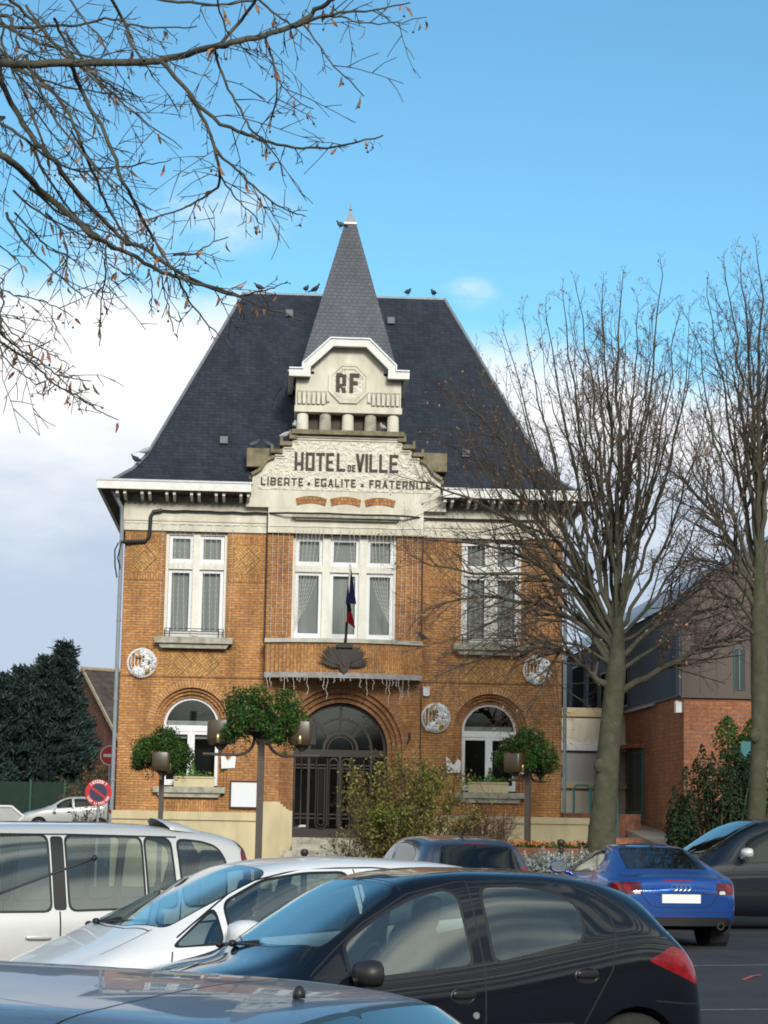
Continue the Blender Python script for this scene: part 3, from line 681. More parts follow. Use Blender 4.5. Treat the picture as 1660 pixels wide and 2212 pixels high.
for s in (-1, 1):
    def U(c, r, z0, z1, down):
        n = 10; pts = [(c-r, y-0.01, z1)] if down else [(c-r, y-0.01, z0)]
        pts += [(c-r*cos(pi*i/n), y-0.01, (z0+r-r*sin(pi*i/n)) if down else (z1-r+r*sin(pi*i/n))) for i in range(n+1)]
        pts += [(c+r, y-0.01, z1)] if down else [(c+r, y-0.01, z0)]
        G.tube(pts, 0.024, 6)
    U(s*0.46, 0.14, 1.50, 3.25, True); U(s*0.46, 0.08, 1.58, 3.0, True); U(s*0.16, 0.11, 1.56, 3.26, False)
    G.tube([(s*0.98, y-0.01, 1.9), (s*0.98, y-0.01, 3.3)], 0.02, 6); U(s*1.06, 0.08, 1.56, 2.2, True)
    for k in range(5): G.tube([(s*(0.40+0.03*k), y+0.02, 1.9), (s*(0.40+0.03*k), y+0.02, 3.0)], 0.006, 4)
G.build('grille', m_iron, DOOR)
pa = MB(); half_disc(pa, 0, 3.49, 1.12, y+0.065, 28); pa.face([(-1.14, y+0.065, 1.49), (1.14, y+0.065, 1.49), (1.14, y+0.065, 3.33), (-1.14, y+0.065, 3.33)])
pa.build('pane', m_pane, DOOR)
lb = MB(); lb.box(-1.02, -0.84, y-0.02, y, 1.535, 1.585); lb.build('letter_plate', m_fascia, DOOR)
# ------------------------------------------------------------------ balcony
def bow(e, n=24): return [(-1.97-e*0.4+(3.94+e*0.8)*i/n, -0.55-e-0.40*(1-(2*i/n-1)**2)) for i in range(n+1)]
bc = MB(); bc.zprism(bow(0)+[(1.97, -0.121), (-1.97, -0.121)], 5.36, 6.11); BAL = bc.build('balcony', m_brick_up, HALL)
bc = MB(); bc.zprism(bow(0.07)+[(1.98, -0.122), (-1.98, -0.122)], 6.112, 6.215); bc.build('cap_stone', pm('pale_cap', (0.62, 0.60, 0.52), 0.8, col2=(0.36, 0.36, 0.30), vscale=2.5), BAL)
bc = MB(); bc.zprism(bow(0.05)+[(1.98, -0.122), (-1.98, -0.122)], 5.25, 5.358); bc.build('slab_edge', pm('lead_grey', (0.40, 0.40, 0.42), 0.6, col2=(0.22, 0.22, 0.21), vscale=8), BAL)
# emblem with leaves that holds the flagpole
em = MB()
yy = -1.0
em.prism([(-0.16, 5.98), (-0.15, 5.60), (-0.09, 5.42), (0.0, 5.33), (0.09, 5.42), (0.15, 5.60), (0.16, 5.98)], yy-0.06, yy+0.06)
em.box(-0.20, 0.20, yy-0.14, yy+0.05, 5.98, 6.08)
em.prism([(-0.10, 5.90), (-0.08, 5.62), (0, 5.5), (0.08, 5.62), (0.10, 5.90)], yy-0.09, yy-0.06)
for s in (-1, 1):
    for i in range(30):
        t = i/29; a = radians(6+74*t)*s; L_ = 0.56-0.16*t+random.uniform(-0.07, 0.07)
        d_ = Vector((sin(a), cos(a))); n_ = Vector((-d_.y, d_.x))*0.034; b0_ = Vector((s*0.06, 5.48))+d_*random.uniform(0.05, 0.20)
        q = [b0_, b0_+d_*L_*0.45+n_, b0_+d_*L_, b0_+d_*L_*0.45-n_]
        j = random.uniform(0, 0.06); em.prism([(p_.x, min(p_.y, 6.05)) for p_ in q], yy-0.02-j, yy+0.0-j)
em.build('emblem', m_iron, BAL)
# lozenge brick panels
def lozenge(c, zc, hu, hz):
    for k, (a, b, c0, d) in enumerate(((-1, 0, 0, 1), (0, 1, 0, 1), (-1, 0, -1, 0), (0, 1, -1, 0))):
        mb = MB(); mb.box(c+a*hu, c+b*hu, -0.012, 0.0, zc+c0*hz, zc+d*hz); mb.build('brick_panel', m_diamond[0 if k in (0, 3) else 1], HALL)
    mb = MB()
    for r in (0.98, 0.55):
        Pp = [(c-hu*r, zc), (c, zc+hz*r), (c+hu*r, zc), (c, zc-hz*r)]
        for i in range(4):
            a_, b_4 = Vector(Pp[i]), Vector(Pp[(i+1) % 4]); ctr = Vector((c, zc)); a2, b2 = ctr+(a_-ctr)*0.93, ctr+(b_4-ctr)*0.93
            if i in (1, 2) or r < 0.9: mb.prism([a_[:], b_4[:], b2[:], a2[:]], -0.016, -0.011)
    mb.build('dark_joint', m_soffit, HALL)
for s in (-1, 1):
    lozenge(s*5.12, 8.24, 0.34, 0.36); lozenge(s*2.49, 8.24, 0.34, 0.36)
    lozenge(s*WX-0.34, 5.58, 0.34, 0.33); lozenge(s*WX+0.34, 5.58, 0.34, 0.33)
    for u0, u1 in ((4.62, 5.58), (2.02, 2.96)):
        for z0, z1 in ((8.64, 8.86), (7.68, 7.86)):
            mb = MB(); mb.box(min(s*u0, s*u1), max(s*u0, s*u1), -0.012, 0.0, z0, z1); mb.build('brick_panel', m_brick_up, HALL)
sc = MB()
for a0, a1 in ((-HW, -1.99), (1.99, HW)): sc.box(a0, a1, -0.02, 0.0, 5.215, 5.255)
sc.build('string_course', brick('shadow_course', (0.30, 0.15, 0.05), (0.22, 0.09, 0.04), OMORT), HALL)  # the shaded line of a groove, painted as a strip of darker brick
# pipes and cables on the front
m_pipe = pm('grey_pipe', (0.27, 0.31, 0.34), 0.5, var=0.15)
for s, u in ((-1, -5.70), (1, 5.68)):
    mb = MB(); mb.tube([(u, -0.10, 1.87), (u, -0.10, 8.9), (u+0.02*s, -0.14, 9.5), (u+0.25*s, -0.55, 9.90)], 0.05, 10)
    for z in (2.6, 4.6, 6.6, 8.6): mb.lathe([(0.062, 0), (0.062, 0.05)], (u, -0.10, z), 10)
    mb.build('downpipe', m_pipe, HALL, smooth=40)
cb = MB(); j = lambda: random.uniform(-0.012, 0.012)
cb.tube([(-5.72, -0.12, 8.62), (-5.1, -0.06, 8.66), (-5.0, -0.07, 8.80), (-4.98, -0.11, 9.3), (-4.92, -0.11, 9.42), (-4.7, -0.11, 9.46)], 0.05, 8)
cb.tube([(-4.7, -0.11, 9.46)]+[(-4.7+0.3*i, -0.11, 9.455+j()) for i in range(1, 10)]+[(-1.95, -0.26, 9.44)]+[(-1.5+0.5*i, -0.43, 9.435+j()) for i in range(7)]+[(2.1, -0.11, 9.43)]+[(2.4+0.4*i, -0.11, 9.44+j()) for i in range(8)], 0.026, 6)
cb.tube([(-5.78, -0.12, 8.60), (-5.86, -0.15, 8.4), (-5.84, -0.15, 8.0), (-5.78, -0.15, 7.7)], 0.02, 5); cb.tube([(-5.70, -0.17, 8.62), (-5.78, -0.2, 8.2), (-5.70, -0.2, 7.95)], 0.02, 5)
for u in (-2.0, 1.99): cb.tube([(u, -0.15, 9.42), (u+j(), -0.15, 8.0), (u, -0.15, 6.2)], 0.018, 5)
cb.tube([(2.0, -0.15, 5.25), (2.0, -0.15, 1.9)], 0.014, 5)
tag(cb.build('cable', m_black), 'black electric cable running along the cream band of the town hall', 'cable').matrix_world = HM
# ------------------------------------------------------------------ ground
def gz(x, y):
    "the ground is level over the car park and rises gently beyond the town hall"
    t = max(0.0, min(1.0, (y-58)/35.0)); return 1.15*t*t*(3-2*t)
gm = MB(); ys = [-60, -10, 5, 15, 25, 35, 45, 52, 58, 62, 66, 70, 75, 80, 85, 90, 95, 130, 300, 900, 2500]; xs = [-1500, -300, -80, -40, -20, -8, 0, 8, 20, 40, 80, 300, 1500]
V = [(x, y, gz(x, y)) for y in ys for x in xs]; F = []
for i in range(len(ys)-1):
    for k in range(len(xs)-1): a = i*len(xs)+k; F.append((a, a+1, a+len(xs)+1, a+len(xs)))
gm.mesh(V, F); tag(gm.build('ground', m_asph, smooth=True), kind='structure')
m_line = pm('worn_line_paint', (0.24, 0.22, 0.21), 0.8, col2=(0.07, 0.07, 0.075), vscale=9)
def ground_px(px, py, z=0.0):
    d = at(px, py, 10.0)-EYE; return EYE+d*((z-EYE.z)/d.z)
lm = MB()
for yl, w_ in ((1980, 0.12), (2085, 0.12), (2181, 0.10)):
    a, b = ground_px(1300, yl+4), ground_px(1900, yl-3); a.z = b.z = 0.004
    n_ = Vector((-(b-a).y, (b-a).x, 0)).normalized()*w_/2; lm.face([a-n_, b-n_, b+n_, a+n_])
tag(lm.build('bay_markings', m_line), kind='structure')
rm = MB()
def stroke(P, w_):
    P = [ground_px(*p) for p in P]
    for i in range(len(P)-1):
        a, b = P[i].copy(), P[i+1].copy(); a.z = b.z = 0.008; n_ = Vector((-(b-a).y, (b-a).x, 0)).normalized()*w_/2; rm.face([a-n_, b-n_, b+n_, a+n_])
stroke([(1645, 2107), (1625, 2110), (1610, 2116), (1606, 2118)], 0.05); stroke([(1606, 2118), (1620, 2121), (1640, 2122)], 0.02)
tag(rm.build('red_paint_mark', pm('red_spray', (0.45, 0.09, 0.09), 0.8)), kind='structure')
# ------------------------------------------------------------------ small things on the town hall
def uv(px, py, dep):
    "facade coordinates of a photograph pixel at depth dep from the facade plane"
    n = HM.to_3x3() @ Vector((0, 1, 0)); p0 = onhall(0, dep, 0); d = at(px, py, 10)-EYE
    P = EYE+d*((p0-EYE).dot(n)/d.dot(n)); q = HM.inverted() @ P; return q.x, q.z
pole_t = uv(757, 1222, -1.75)
FL = empty('flag', onhall(0.02, -1.04, 6.085), YAW, 'folded blue and red flag tied with black ribbon on a pole above the balcony', 'flag')
base = Vector((0.02, -1.04, 6.085)); tip = Vector((pole_t[0], -1.75, pole_t[1]))-base
mb = MB(); mb.tube([(0, 0, 0), tip*0.28], 0.035, 8); mb.build('socket', m_iron, FL, smooth=50)
mb = MB(); mb.tube([tip*0.28, tip*1.0], 0.022, 8); mb.ball(tip*1.01, 0.03); mb.build('pole', pm('pole_white', (0.7, 0.68, 0.66), 0.4), FL, smooth=50)
def drape(name, top, bot, mat, n=10):
    mb = MB(); T = []; B = []
    for i in range(n+1):
        t = i/n; j = 0.05*(1 if i % 2 else -1)
        a = Vector(top[0]).lerp(Vector(top[1]), t); b = Vector(bot[0]).lerp(Vector(bot[1]), t); a.y += j*0.3; b.y += j; T.append(a); B.append(b)
    for i in range(n): mb.face([B[i], B[i+1], T[i+1], T[i]]); mb.face([T[i]+Vector((0, .02, 0)), T[i+1]+Vector((0, .02, 0)), B[i+1]+Vector((0, .02, 0)), B[i]+Vector((0, .02, 0))])
    return mb.build(name, mat, FL, smooth=True)
m_fb = pm('navy_cloth', (0.035, 0.045, 0.16), 0.8, var=0.3); m_fr = pm('red_cloth', (0.42, 0.012, 0.035), 0.8, var=0.3)
def loc(px, py, dy=-1.55):
    a, b = uv(px, py, dy); return (a-base.x, dy-base.y, b-base.z)
drape('blue_cloth', (loc(755, 1228), loc(759, 1228)), (loc(747, 1303), loc(770, 1305)), m_fb)
drape('red_cloth', (loc(750, 1310, -1.4), loc(757, 1312, -1.4)), (loc(749, 1343, -1.4), loc(768, 1357, -1.4)), m_fr)
drape('ribbon', (loc(748, 1303, -1.48), loc(757, 1304, -1.48)), (loc(752, 1318, -1.45), loc(760, 1320, -1.45)), m_black, 4)
# notice board, alarm box
nb = empty('notice_board', onhall(-2.41, -0.005, 2.0), YAW, 'dark framed notice board with blank white panel on the brick wall', 'notice board')
mb = MB(); ring(mb, -0.36, 0.36, -0.03, 0.66, 0.035, -0.09, 0.0); mb.box(-0.36, 0.36, -0.0, 0.004, -0.03, 0.66); mb.build('frame', m_iron, nb)
mb = MB(); mb.box(-0.324, 0.324, -0.06, -0.01, 0.006, 0.624); mb.build('panel', pm('board_white', (0.78, 0.80, 0.84), 0.3), nb)
ab = empty('alarm_box', onhall(2.14, -0.01, 4.88), YAW, 'small white alarm box on the wall beside the balcony', 'alarm box')
mb = MB(); mb.prism([(-0.085, 0.03), (-0.05, 0), (0.05, 0), (0.085, 0.03), (0.085, 0.24), (-0.085, 0.24)], -0.08, 0.01); mb.build('casing', m_white, ab)
mb = MB(); mb.ball((0, -0.05, -0.005), 0.022); mb.build('siren', m_black, ab)
lp = empty('wall_bracket', onhall(1.72, -0.13, 3.75), YAW, 'small dark iron bracket on brick right of the door arch', 'bracket')
mb = MB(); mb.tube([(0, 0, 0.1), (0.02, -0.1, 0.06), (-0.06, -0.12, -0.08)], 0.022, 6); mb.box(-0.03, 0.03, -0.01, 0.01, 0.0, 0.2); mb.build('hook', m_iron, lp)
# flower boxes on the ground floor sills
m_leaf = pm('bright_leaf', (0.10, 0.20, 0.03), 0.6, island=0.45, spec=0.2)
def leaf(mb, p, s, d=None):
    d = d or Vector((random.uniform(-1, 1), random.uniform(-1, 1), random.uniform(-0.6, 1))).normalized()
    a = d.orthogonal().normalized(); b = d.cross(a); q = random.uniform(0, 2*pi); a, b = a*cos(q)+b*sin(q), b*cos(q)-a*sin(q)
    p = Vector(p); mb.face([p-a*s, p+b*s*0.5+d*s*0.12, p+a*s, p-b*s*0.5+d*s*0.12])
for s, lab in ((-1, 'cream flower box with small conifer on the sill left of the door'), (1, 'cream flower box behind the bare shrub on the right sill')):
    fb = empty('flower_box', onhall(s*WX+(0.12 if s < 0 else -0.05), -0.05, 2.48), YAW, lab, 'flower box', 'flower boxes on the sills')
    mb = MB(); mb.box(-0.50, 0.50, -0.13, 0.10, 0.0, 0.22); ring(mb, -0.52, 0.52, 0.215, 0.26, 0.001, -0.15, 0.12); mb.box(-0.52, 0.52, -0.15, 0.12, 0.221, 0.255); mb.build('trough', m_cream, fb)
    mb = MB()
    for i in range(160):
        mb_z = 0.26+abs(random.gauss(0, 0.06)); leaf(mb, (random.uniform(-0.48, 0.48), random.uniform(-0.1, 0.08), mb_z), 0.035)
    tag(mb.build('plants', m_leaf, fb), kind='stuff'); mb = MB()
    for i in range(220):
        h_ = random.random(); r_ = 0.10*(1-h_)+0.01; q = random.uniform(0, 2*pi); leaf(mb, (0.05*s+r_*cos(q), r_*sin(q)*0.7, 0.26+0.36*h_), 0.03)
    mb.build('dwarf_conifer', m_leaf, fb)
# white cut-out winter ornaments beside the windows
for s, u, lab in ((-1, -2.83, 'white jagged ornament right of the left arched window'), (1, 4.62, 'white jagged ornament right of the right arched window'), (1, 2.86, 'white jagged ornament left of the right arched window')):
    mb = MB(); mb.prism([(-0.17, 0), (0.17, 0.02), (0.19, 0.30), (0.10, 0.36), (0.04, 0.24), (-0.02, 0.20), (-0.10, 0.34), (-0.19, 0.42)][::1 if u < 3 or u > 4 else 1], -0.03, 0.0)
    o = mb.build('window_ornament', m_white); tag(o, lab, 'ornament', 'ornaments beside the windows'); o.matrix_world = Matrix.Translation(onhall(u, -0.01, 2.95)) @ Matrix.Rotation(YAW, 4, 'Z')
# glittering round decorations
m_silver = pm('silver_foil', (0.92, 0.93, 0.95), 0.35, metal=0.1, island=0.25); m_gold = pm('gold_foil', (0.80, 0.58, 0.18), 0.25, metal=0.8); m_wire = pm('pale_wire', (0.80, 0.80, 0.77), 0.5)
def wreath(seed):
    rnd = random.Random(seed)
    wr = empty('wreath', (0, 0, 0), YAW)
    mb = MB(); n = 36
    for r_ in (0.365, 0.34): mb.tube([(r_*cos(2*pi*i/n), -0.04-0.03*(r_ < 0.35), r_*sin(2*pi*i/n)) for i in range(n+1)], 0.014, 5)
    for k in range(5): x = -0.26+0.09*k; h_ = sqrt(0.34**2-x*x)*0.85; mb.tube([(x, -0.03, -h_*0.7), (x-0.02, -0.06, 0), (x, -0.03, h_)], 0.012, 5)
    mb.build('hoop', m_wire, wr)
    sb = MB(); gb = MB()
    def star(mb, x, z, r_, y):
        m_ = 7; a0 = rnd.random()*6; P = []
        for i in range(2*m_): r2 = r_ if i % 2 == 0 else r_*0.5; P.append((x+r2*cos(a0+pi*i/m_), z+r2*sin(a0+pi*i/m_)))
        c_ = (x, y-0.05, z)
        for i in range(2*m_): mb.face([c_, (P[i][0], y+rnd.uniform(-.02, .02), P[i][1]), (P[(i+1) % (2*m_)][0], y+rnd.uniform(-.02, .02), P[(i+1) % (2*m_)][1])])
    for i in range(60):
        a = rnd.uniform(-0.80*pi, 0.68*pi); r_ = rnd.uniform(0.19, 0.34); star(sb, r_*cos(a), r_*sin(a), rnd.uniform(0.045, 0.10), -0.07-rnd.random()*0.05)
    for x, z in ((-0.13, -0.20), (-0.08, -0.17), (0.12, 0.1), (0.08, -0.06)): star(sb, x, z, 0.12, -0.10)
    sb.build('foil_stars', m_silver, wr)
    for x, z in ((-0.10, 0.24), (-0.07, 0.18), (0.13, -0.22), (0.16, -0.18)): gb = MB(); star(gb, x, z, 0.085, -0.12); gb.build('gold_star', m_gold, wr)
    return wr
for i, (u, z, dp, lab) in enumerate(((-5.08, 5.56, -0.02, 'round silver decoration hanging left of the lozenge bricks, near the left downpipe'), (2.39, 4.33, -0.02, 'round silver decoration beside the door arch, below the white box'), (4.97, 5.61, -0.02, 'round silver decoration on the right wing, behind the tree branches'))):
    wr = wreath(i+3); wr.location = onhall(u, dp, z); tag(wr, lab, 'decoration', 'round silver decorations')
# strings of small white bulbs
m_bulb = pm('bulb_white', (0.58, 0.57, 0.52), 0.4)
def octa(mb, p, r_):
    x, y, z = p; V = [(x+r_, y, z), (x-r_, y, z), (x, y+r_, z), (x, y-r_, z), (x, y, z+r_*1.4), (x, y, z-r_*1.4)]
    mb.mesh(V, [(0, 2, 4), (2, 1, 4), (1, 3, 4), (3, 0, 4), (2, 0, 5), (1, 2, 5), (3, 1, 5), (0, 3, 5)])
def strand(parent, P, step=0.11, rr=0.004, rb=0.012):
    mb = MB(); P = [Vector(p) for p in P]; mb.tube(P, rr, 4, False); acc = 0
    for i in range(len(P)-1):
        L_ = (P[i+1]-P[i]).length; t = step-acc
        while t < L_: q = P[i].lerp(P[i+1], t/L_); octa(mb, q+Vector((random.uniform(-.015, .015), -0.012, 0)), rb); t += step
        acc = (acc+L_) % step
    return mb.build('strand', m_bulb, parent)
def quad_bez(a, b, c, n=8): return [(1-t)**2*Vector(a)+2*t*(1-t)*Vector(b)+t*t*Vector(c) for t in [i/n for i in range(n+1)]]
LC = empty('light_curtain', HALL.location, YAW, 'strings of white bulbs drawn aside like curtains over the middle window', 'fairy lights', 'fairy lights on the facade')
y = -0.285
for i in range(8):
    u0 = -1.28+0.10*i; strand(LC, [(u0, y, 9.13)]+quad_bez((u0+0.02, y, 8.9), (u0-0.05, y, 7.6), (-1.17-0.01*i, y, 6.78-0.03*i)))
    strand(LC, [(-u0, y, 9.13)]+quad_bez((-u0-0.02, y, 8.9), (-u0+0.02, y, 7.6), (1.10+0.01*i, y, 6.85-0.03*i)))
for a, b, z in ((-0.35, -0.30, 7.75), (-0.12, -0.25, 8.25), (0.10, 0.17, 8.2), (0.22, 0.24, 7.7), (0.36, 0.42, 7.7)): strand(LC, [(a, y, 9.13), (a, y, 8.95), (b, y, z)])
for u0 in (-1.86, -1.72, -1.58, -1.44, 1.45, 1.58, 1.72, 1.85): strand(LC, [(u0, y+0.05, 9.13), (u0+j(), y+0.05, 7.8), (u0+j()*3, y+0.05, 6.35)], 0.16)
mb = MB(); mb.tube([(-1.95+0.26*i, y, 9.135+j()) for i in range(16)], 0.008, 4); mb.build('wire', m_wire, LC)
for s, lab in ((-1, 'strings of white bulbs hanging straight over the left upper window'), (1, 'strings of white bulbs over the right upper window behind branches')):
    LW = empty('light_curtain', HALL.location, YAW, lab, 'fairy lights', 'fairy lights on the facade')
    for u0 in (-0.88, -0.55, -0.42, -0.30, -0.1, 0.22, 0.36, 0.50, 0.90): strand(LW, [(s*WX+u0, -0.08, 9.12), (s*WX+u0+j()*2, -0.08, 7.7), (s*WX+u0+j()*3, -0.08, 6.4)], 0.14, 0.004, 0.012)
    mb = MB(); mb.tube([(s*WX-0.95+0.19*i, -0.09, 9.125+j()) for i in range(11)], 0.007, 4); mb.build('wire', m_wire, LW)
IC = empty('icicle_lights', HALL.location, YAW, 'icicle fairy lights dangling under the curved balcony', 'fairy lights', 'fairy lights on the facade')
bw_ = bow(0.03, 48)
for i in range(1, 48):
    if random.random() < 0.30: continue
    x, yb = bw_[i]; L_ = random.choice((0.12, 0.15, 0.2, 0.3, 0.35, 0.5, 0.65))*random.uniform(0.7, 1.0)
    P = [(x, yb, 5.25)]
    for k in range(1, 6): P.append((x+random.uniform(-0.035, 0.035), yb, 5.25-L_*k/5))
    strand(IC, P, 0.045, 0.005, 0.0105)
mb = MB(); mb.tube([(x, yb, 5.245) for x, yb in bw_], 0.012, 4); mb.build('wire', m_wire, IC)
# ------------------------------------------------------------------ pigeons
m_pg = pm('pigeon_grey', (0.10, 0.11, 0.13), 0.7, var=0.4, vscale=20); m_pgd = pm('pigeon_dark', (0.035, 0.04, 0.05), 0.6); m_pgl = pm('pigeon_pale', (0.45, 0.46, 0.48), 0.7, var=0.3, vscale=20)
def pigeon(mat):
    r_ = empty('pigeon', (0, 0, 0)); mb = MB()
    prof = [(-0.17, 0.07, 0.012), (-0.13, 0.085, 0.035), (-0.05, 0.11, 0.065), (0.03, 0.13, 0.072), (0.09, 0.165, 0.055), (0.115, 0.205, 0.036), (0.13, 0.235, 0.033), (0.15, 0.24, 0.02), (0.165, 0.236, 0.006)]
    n = 8; V = []; F = []
    for x, z, r0 in prof:
        for k in range(n): q = 2*pi*k/n; V.append((x, r0*0.9*cos(q), z+r0*sin(q)))
    for i in range(len(prof)-1):
        for k in range(n): k2 = (k+1) % n; F.append((i*n+k, (i+1)*n+k, (i+1)*n+k2, i*n+k2))
    mb.mesh(V, F); mb.mesh([(-0.15, -0.03, 0.085), (-0.15, 0.03, 0.085), (-0.26, 0.045, 0.05), (-0.26, -0.045, 0.05), (-0.26, 0, 0.062)], [(0, 1, 2, 4), (0, 4, 3)])
    mb.build('body', mat, r_, smooth=True)
    mb = MB(); mb.tube([(0.01, -0.03, 0.07), (0.015, -0.03, 0.0)], 0.007, 4); mb.tube([(0.01, 0.03, 0.07), (0.015, 0.03, 0.0)], 0.007, 4); mb.build('leg', m_pgd, r_)
    return r_
PIG = [pigeon(m_pg), pigeon(m_pgd), pigeon(m_pgl)]
used = [0, 0, 0]
def put_pigeon(kind, u, yd, z, rz, lab):
    p_ = onhall(u, yd, z)
    if not used[kind]: o = PIG[kind]; o.location = p_; o.rotation_euler = (0, 0, rz); used[kind] = 1; tag(o, lab, 'pigeon', 'pigeons on the roof')
    else: o = dup(PIG[kind], p_, rz, lab, 'pigeons on the roof')
for k, px, py, dep, rz, lab in ((2, 519, 633, RY, 0.4, 'pale pigeon at the left end of the roof ridge'), (1, 560, 636, RY, 2.8, 'dark pigeon on the ridge, second from the left end'), (1, 661, 640, RY, 1.2, 'dark pigeon on the ridge left of the spire, the left of a pair'), (1, 681, 641, RY, -0.6, 'dark pigeon on the ridge touching the spire side, right of a pair'), (1, 881, 650, RY, 1.0, 'dark pigeon on the ridge right of the spire'), (1, 937, 653, RY, 2.0, 'dark pigeon at the right end of the roof ridge')):
    u, z = uv(px, py, dep); put_pigeon(k, u, dep, RZ+0.12, rz, lab)
for k, u, yd, z, rz, lab in ((1, -5.42, 0.05, 10.68, 2.6, 'dark pigeon low on the left roof hip'), (2, -5.20, 0.3, 10.95, 0.5, 'pale pigeon on the left roof hip, above a dark one'), (0, -2.40, -0.05, 11.14, 0.6, 'grey pigeon on the outer end of the left parapet block'), (0, -2.02, -0.05, 11.14, 2.5, 'grey pigeon on the inner end of the left parapet block'), (2, -1.60, -0.1, 11.40, 0.2, 'pale pigeon on the left stepped coping'), (2, -1.38, -0.3, 11.63, 1.5, 'pale pigeon at the left corner below the columns'), (2, 0.90, -0.3, 11.62, 2.0, 'pale pigeon between the two right columns'), (1, 1.99, -0.55, 6.22, 2.2, 'dark pigeon on the right end of the balcony')):
    put_pigeon(k, u, yd, z, rz, lab)
z_ = SZ1-0.15; put_pigeon(0, -0.26, 1.15, z_, 2.4, 'grey pigeon clinging beside the spire tip')
# ------------------------------------------------------------------ street lamps with hanging plants
m_lampm = pm('brown_lamp_metal', (0.085, 0.068, 0.058), 0.5, var=0.2); m_shade = glassmat('smoked_shade', (0.30, 0.21, 0.10), 0.06, 0.2)
m_reflector = pm('reflector_gold', (0.65, 0.50, 0.22), 0.35, metal=0.7); m_plant = pm('plant_leaf', (0.045, 0.110, 0.018), 0.55, island=0.5, var=0.5, vscale=4, spec=0.25); m_petal = pm('pink_petal', (0.45, 0.08, 0.10), 0.6)
m_sh2 = pm('shade_plastic', (0.060, 0.042, 0.022), 0.35, spec=0.5, var=0.2)
def rbox(mb, c, hx, hy, z0, z1, r_=0.07):
    def rr(hx, hy, r_): return [(c[0]+sx*(hx-r_)+r_*cos(a), c[1]+sy*(hy-r_)+r_*sin(a)) for sx, sy, a0 in ((1, 1, 0), (-1, 1, pi/2), (-1, -1, pi), (1, -1, 1.5*pi)) for a in (a0, a0+pi/6, a0+pi/3, a0+pi/2)]
    L_ = [(rr(hx*0.86, hy*0.86, r_), z0), (rr(hx*0.97, hy*0.97, r_), z0+0.05), (rr(hx, hy, r_), z0+0.12), (rr(hx, hy, r_), z1-0.05), (rr(hx*0.94, hy*0.94, r_), z1)]
    V = [(a, b, z) for p_, z in L_ for a, b in p_]; n = 16; F = [tuple(range(n-1, -1, -1)), tuple(4*n+i for i in range(n))]
    for i in range(4):
        for k in range(n): F.append((i*n+k, i*n+(k+1) % n, (i+1)*n+(k+1) % n, (i+1)*n+k))
    mb.mesh(V, F)
def lamp():
    r_ = empty('street_lamp', (0, 0, 0))
    mb = MB(); mb.box(-0.055, 0.055, -0.055, 0.055, -0.3, 3.15); mb.lathe([(0.09, 0), (0.09, 0.5), (0.075, 0.52)], (0, 0, 0), 12); mb.build('pole', m_lampm, r_)
    for s in (-1, 1):
        mb = MB(); P = [(s*0.10, 0, 3.12), (s*0.12, 0, 3.0)]+[(s*(0.12+0.28*(1-cos(a))), 0, 3.02-0.26*sin(a)) for a in (pi*i/16 for i in range(1, 9))]+[(s*0.97, 0, 2.765)]
        mb.tube(P, 0.026, 8); mb.tube([(s*0.68, 0, 2.765), (s*0.68, 0, 2.86)], 0.03, 8); mb.lathe([(0.03, 2.83), (0.10, 2.90), (0.12, 2.935)], (s*0.68, 0, 0), 14)
        arm = mb.build('arm', m_lampm, r_, smooth=40)
        mb = MB(); rbox(mb, (s*0.68-0.02, 0), 0.20, 0.20, 2.93, 3.33); mb.build('lantern', m_sh2, r_, smooth=50)
        mb = MB(); mb.box(s*0.68+0.13, s*0.68+0.235, -0.17, 0.17, 2.95, 3.30); mb.build('ballast_box', m_black, r_)
        mb = MB(); mb.lathe([(0.035, 2.95), (0.032, 3.08), (0.01, 3.11)], (s*0.68-0.03, -0.185, 0), 8); mb.build('reflector', m_reflector, r_, smooth=True)
    mb = MB(); mb.lathe([(0.12, 3.05), (0.42, 3.22), (0.46, 3.3), (0.44, 3.3)], (0, 0, 0), 16); mb.build('bowl', m_black, r_)
    mb = MB(); pb = MB(); rnd = random.Random(11)
    lumps = [(rnd.uniform(-0.48, 0.48), rnd.uniform(-0.45, 0.45), 3.42+rnd.uniform(-0.12, 0.30), rnd.uniform(0.16, 0.28)) for i in range(26)]+[(0.5*cos(a), 0.5*sin(a), 3.30+rnd.uniform(-.1, .1), 0.17) for a in [i*0.52 for i in range(12)]]
    for cx, cy, cz, rr_ in lumps:
        if (cx/0.66)**2+(cy/0.66)**2 > 1.1: continue
        cz -= 0.25*((cx/0.6)**2+(cy/0.6)**2)*0.6; cx *= 1.12; cy *= 1.12; cz = 3.30+(cz-3.30)*1.12
        for i in range(int(300)):
            d_ = Vector((rnd.gauss(0, 1), rnd.gauss(0, 1), rnd.gauss(0, 1))).normalized()*rr_*rnd.uniform(0.5, 1.08); p_ = Vector((cx, cy, cz))+d_
            leaf(mb, p_, rnd.uniform(0.016, 0.040))
            if rnd.random() < 0.008: leaf(pb, p_+d_*0.1, 0.03); leaf(pb, p_+d_*0.1, 0.03)
    for a in [i*0.7 for i in range(9)]:
        x0, y0 = 0.52*cos(a), 0.52*sin(a); L_ = rnd.uniform(0.15, 0.5)
        for i in range(50): t = rnd.random(); leaf(mb, (x0+rnd.gauss(0, 0.03), y0+rnd.gauss(0, 0.03), 3.2-L_*t), 0.024)
    tag(mb.build('plants', m_plant, r_)); pb.build('blossoms', m_petal, r_)
    return r_
p_ = at(560, 1790, 35.0); LA = lamp(); LA.location = (p_.x, 35.0, 0); tag(LA, 'double lantern lamp with large leafy basket, nearest, before the entrance', 'street lamp', 'lamps with plant baskets')
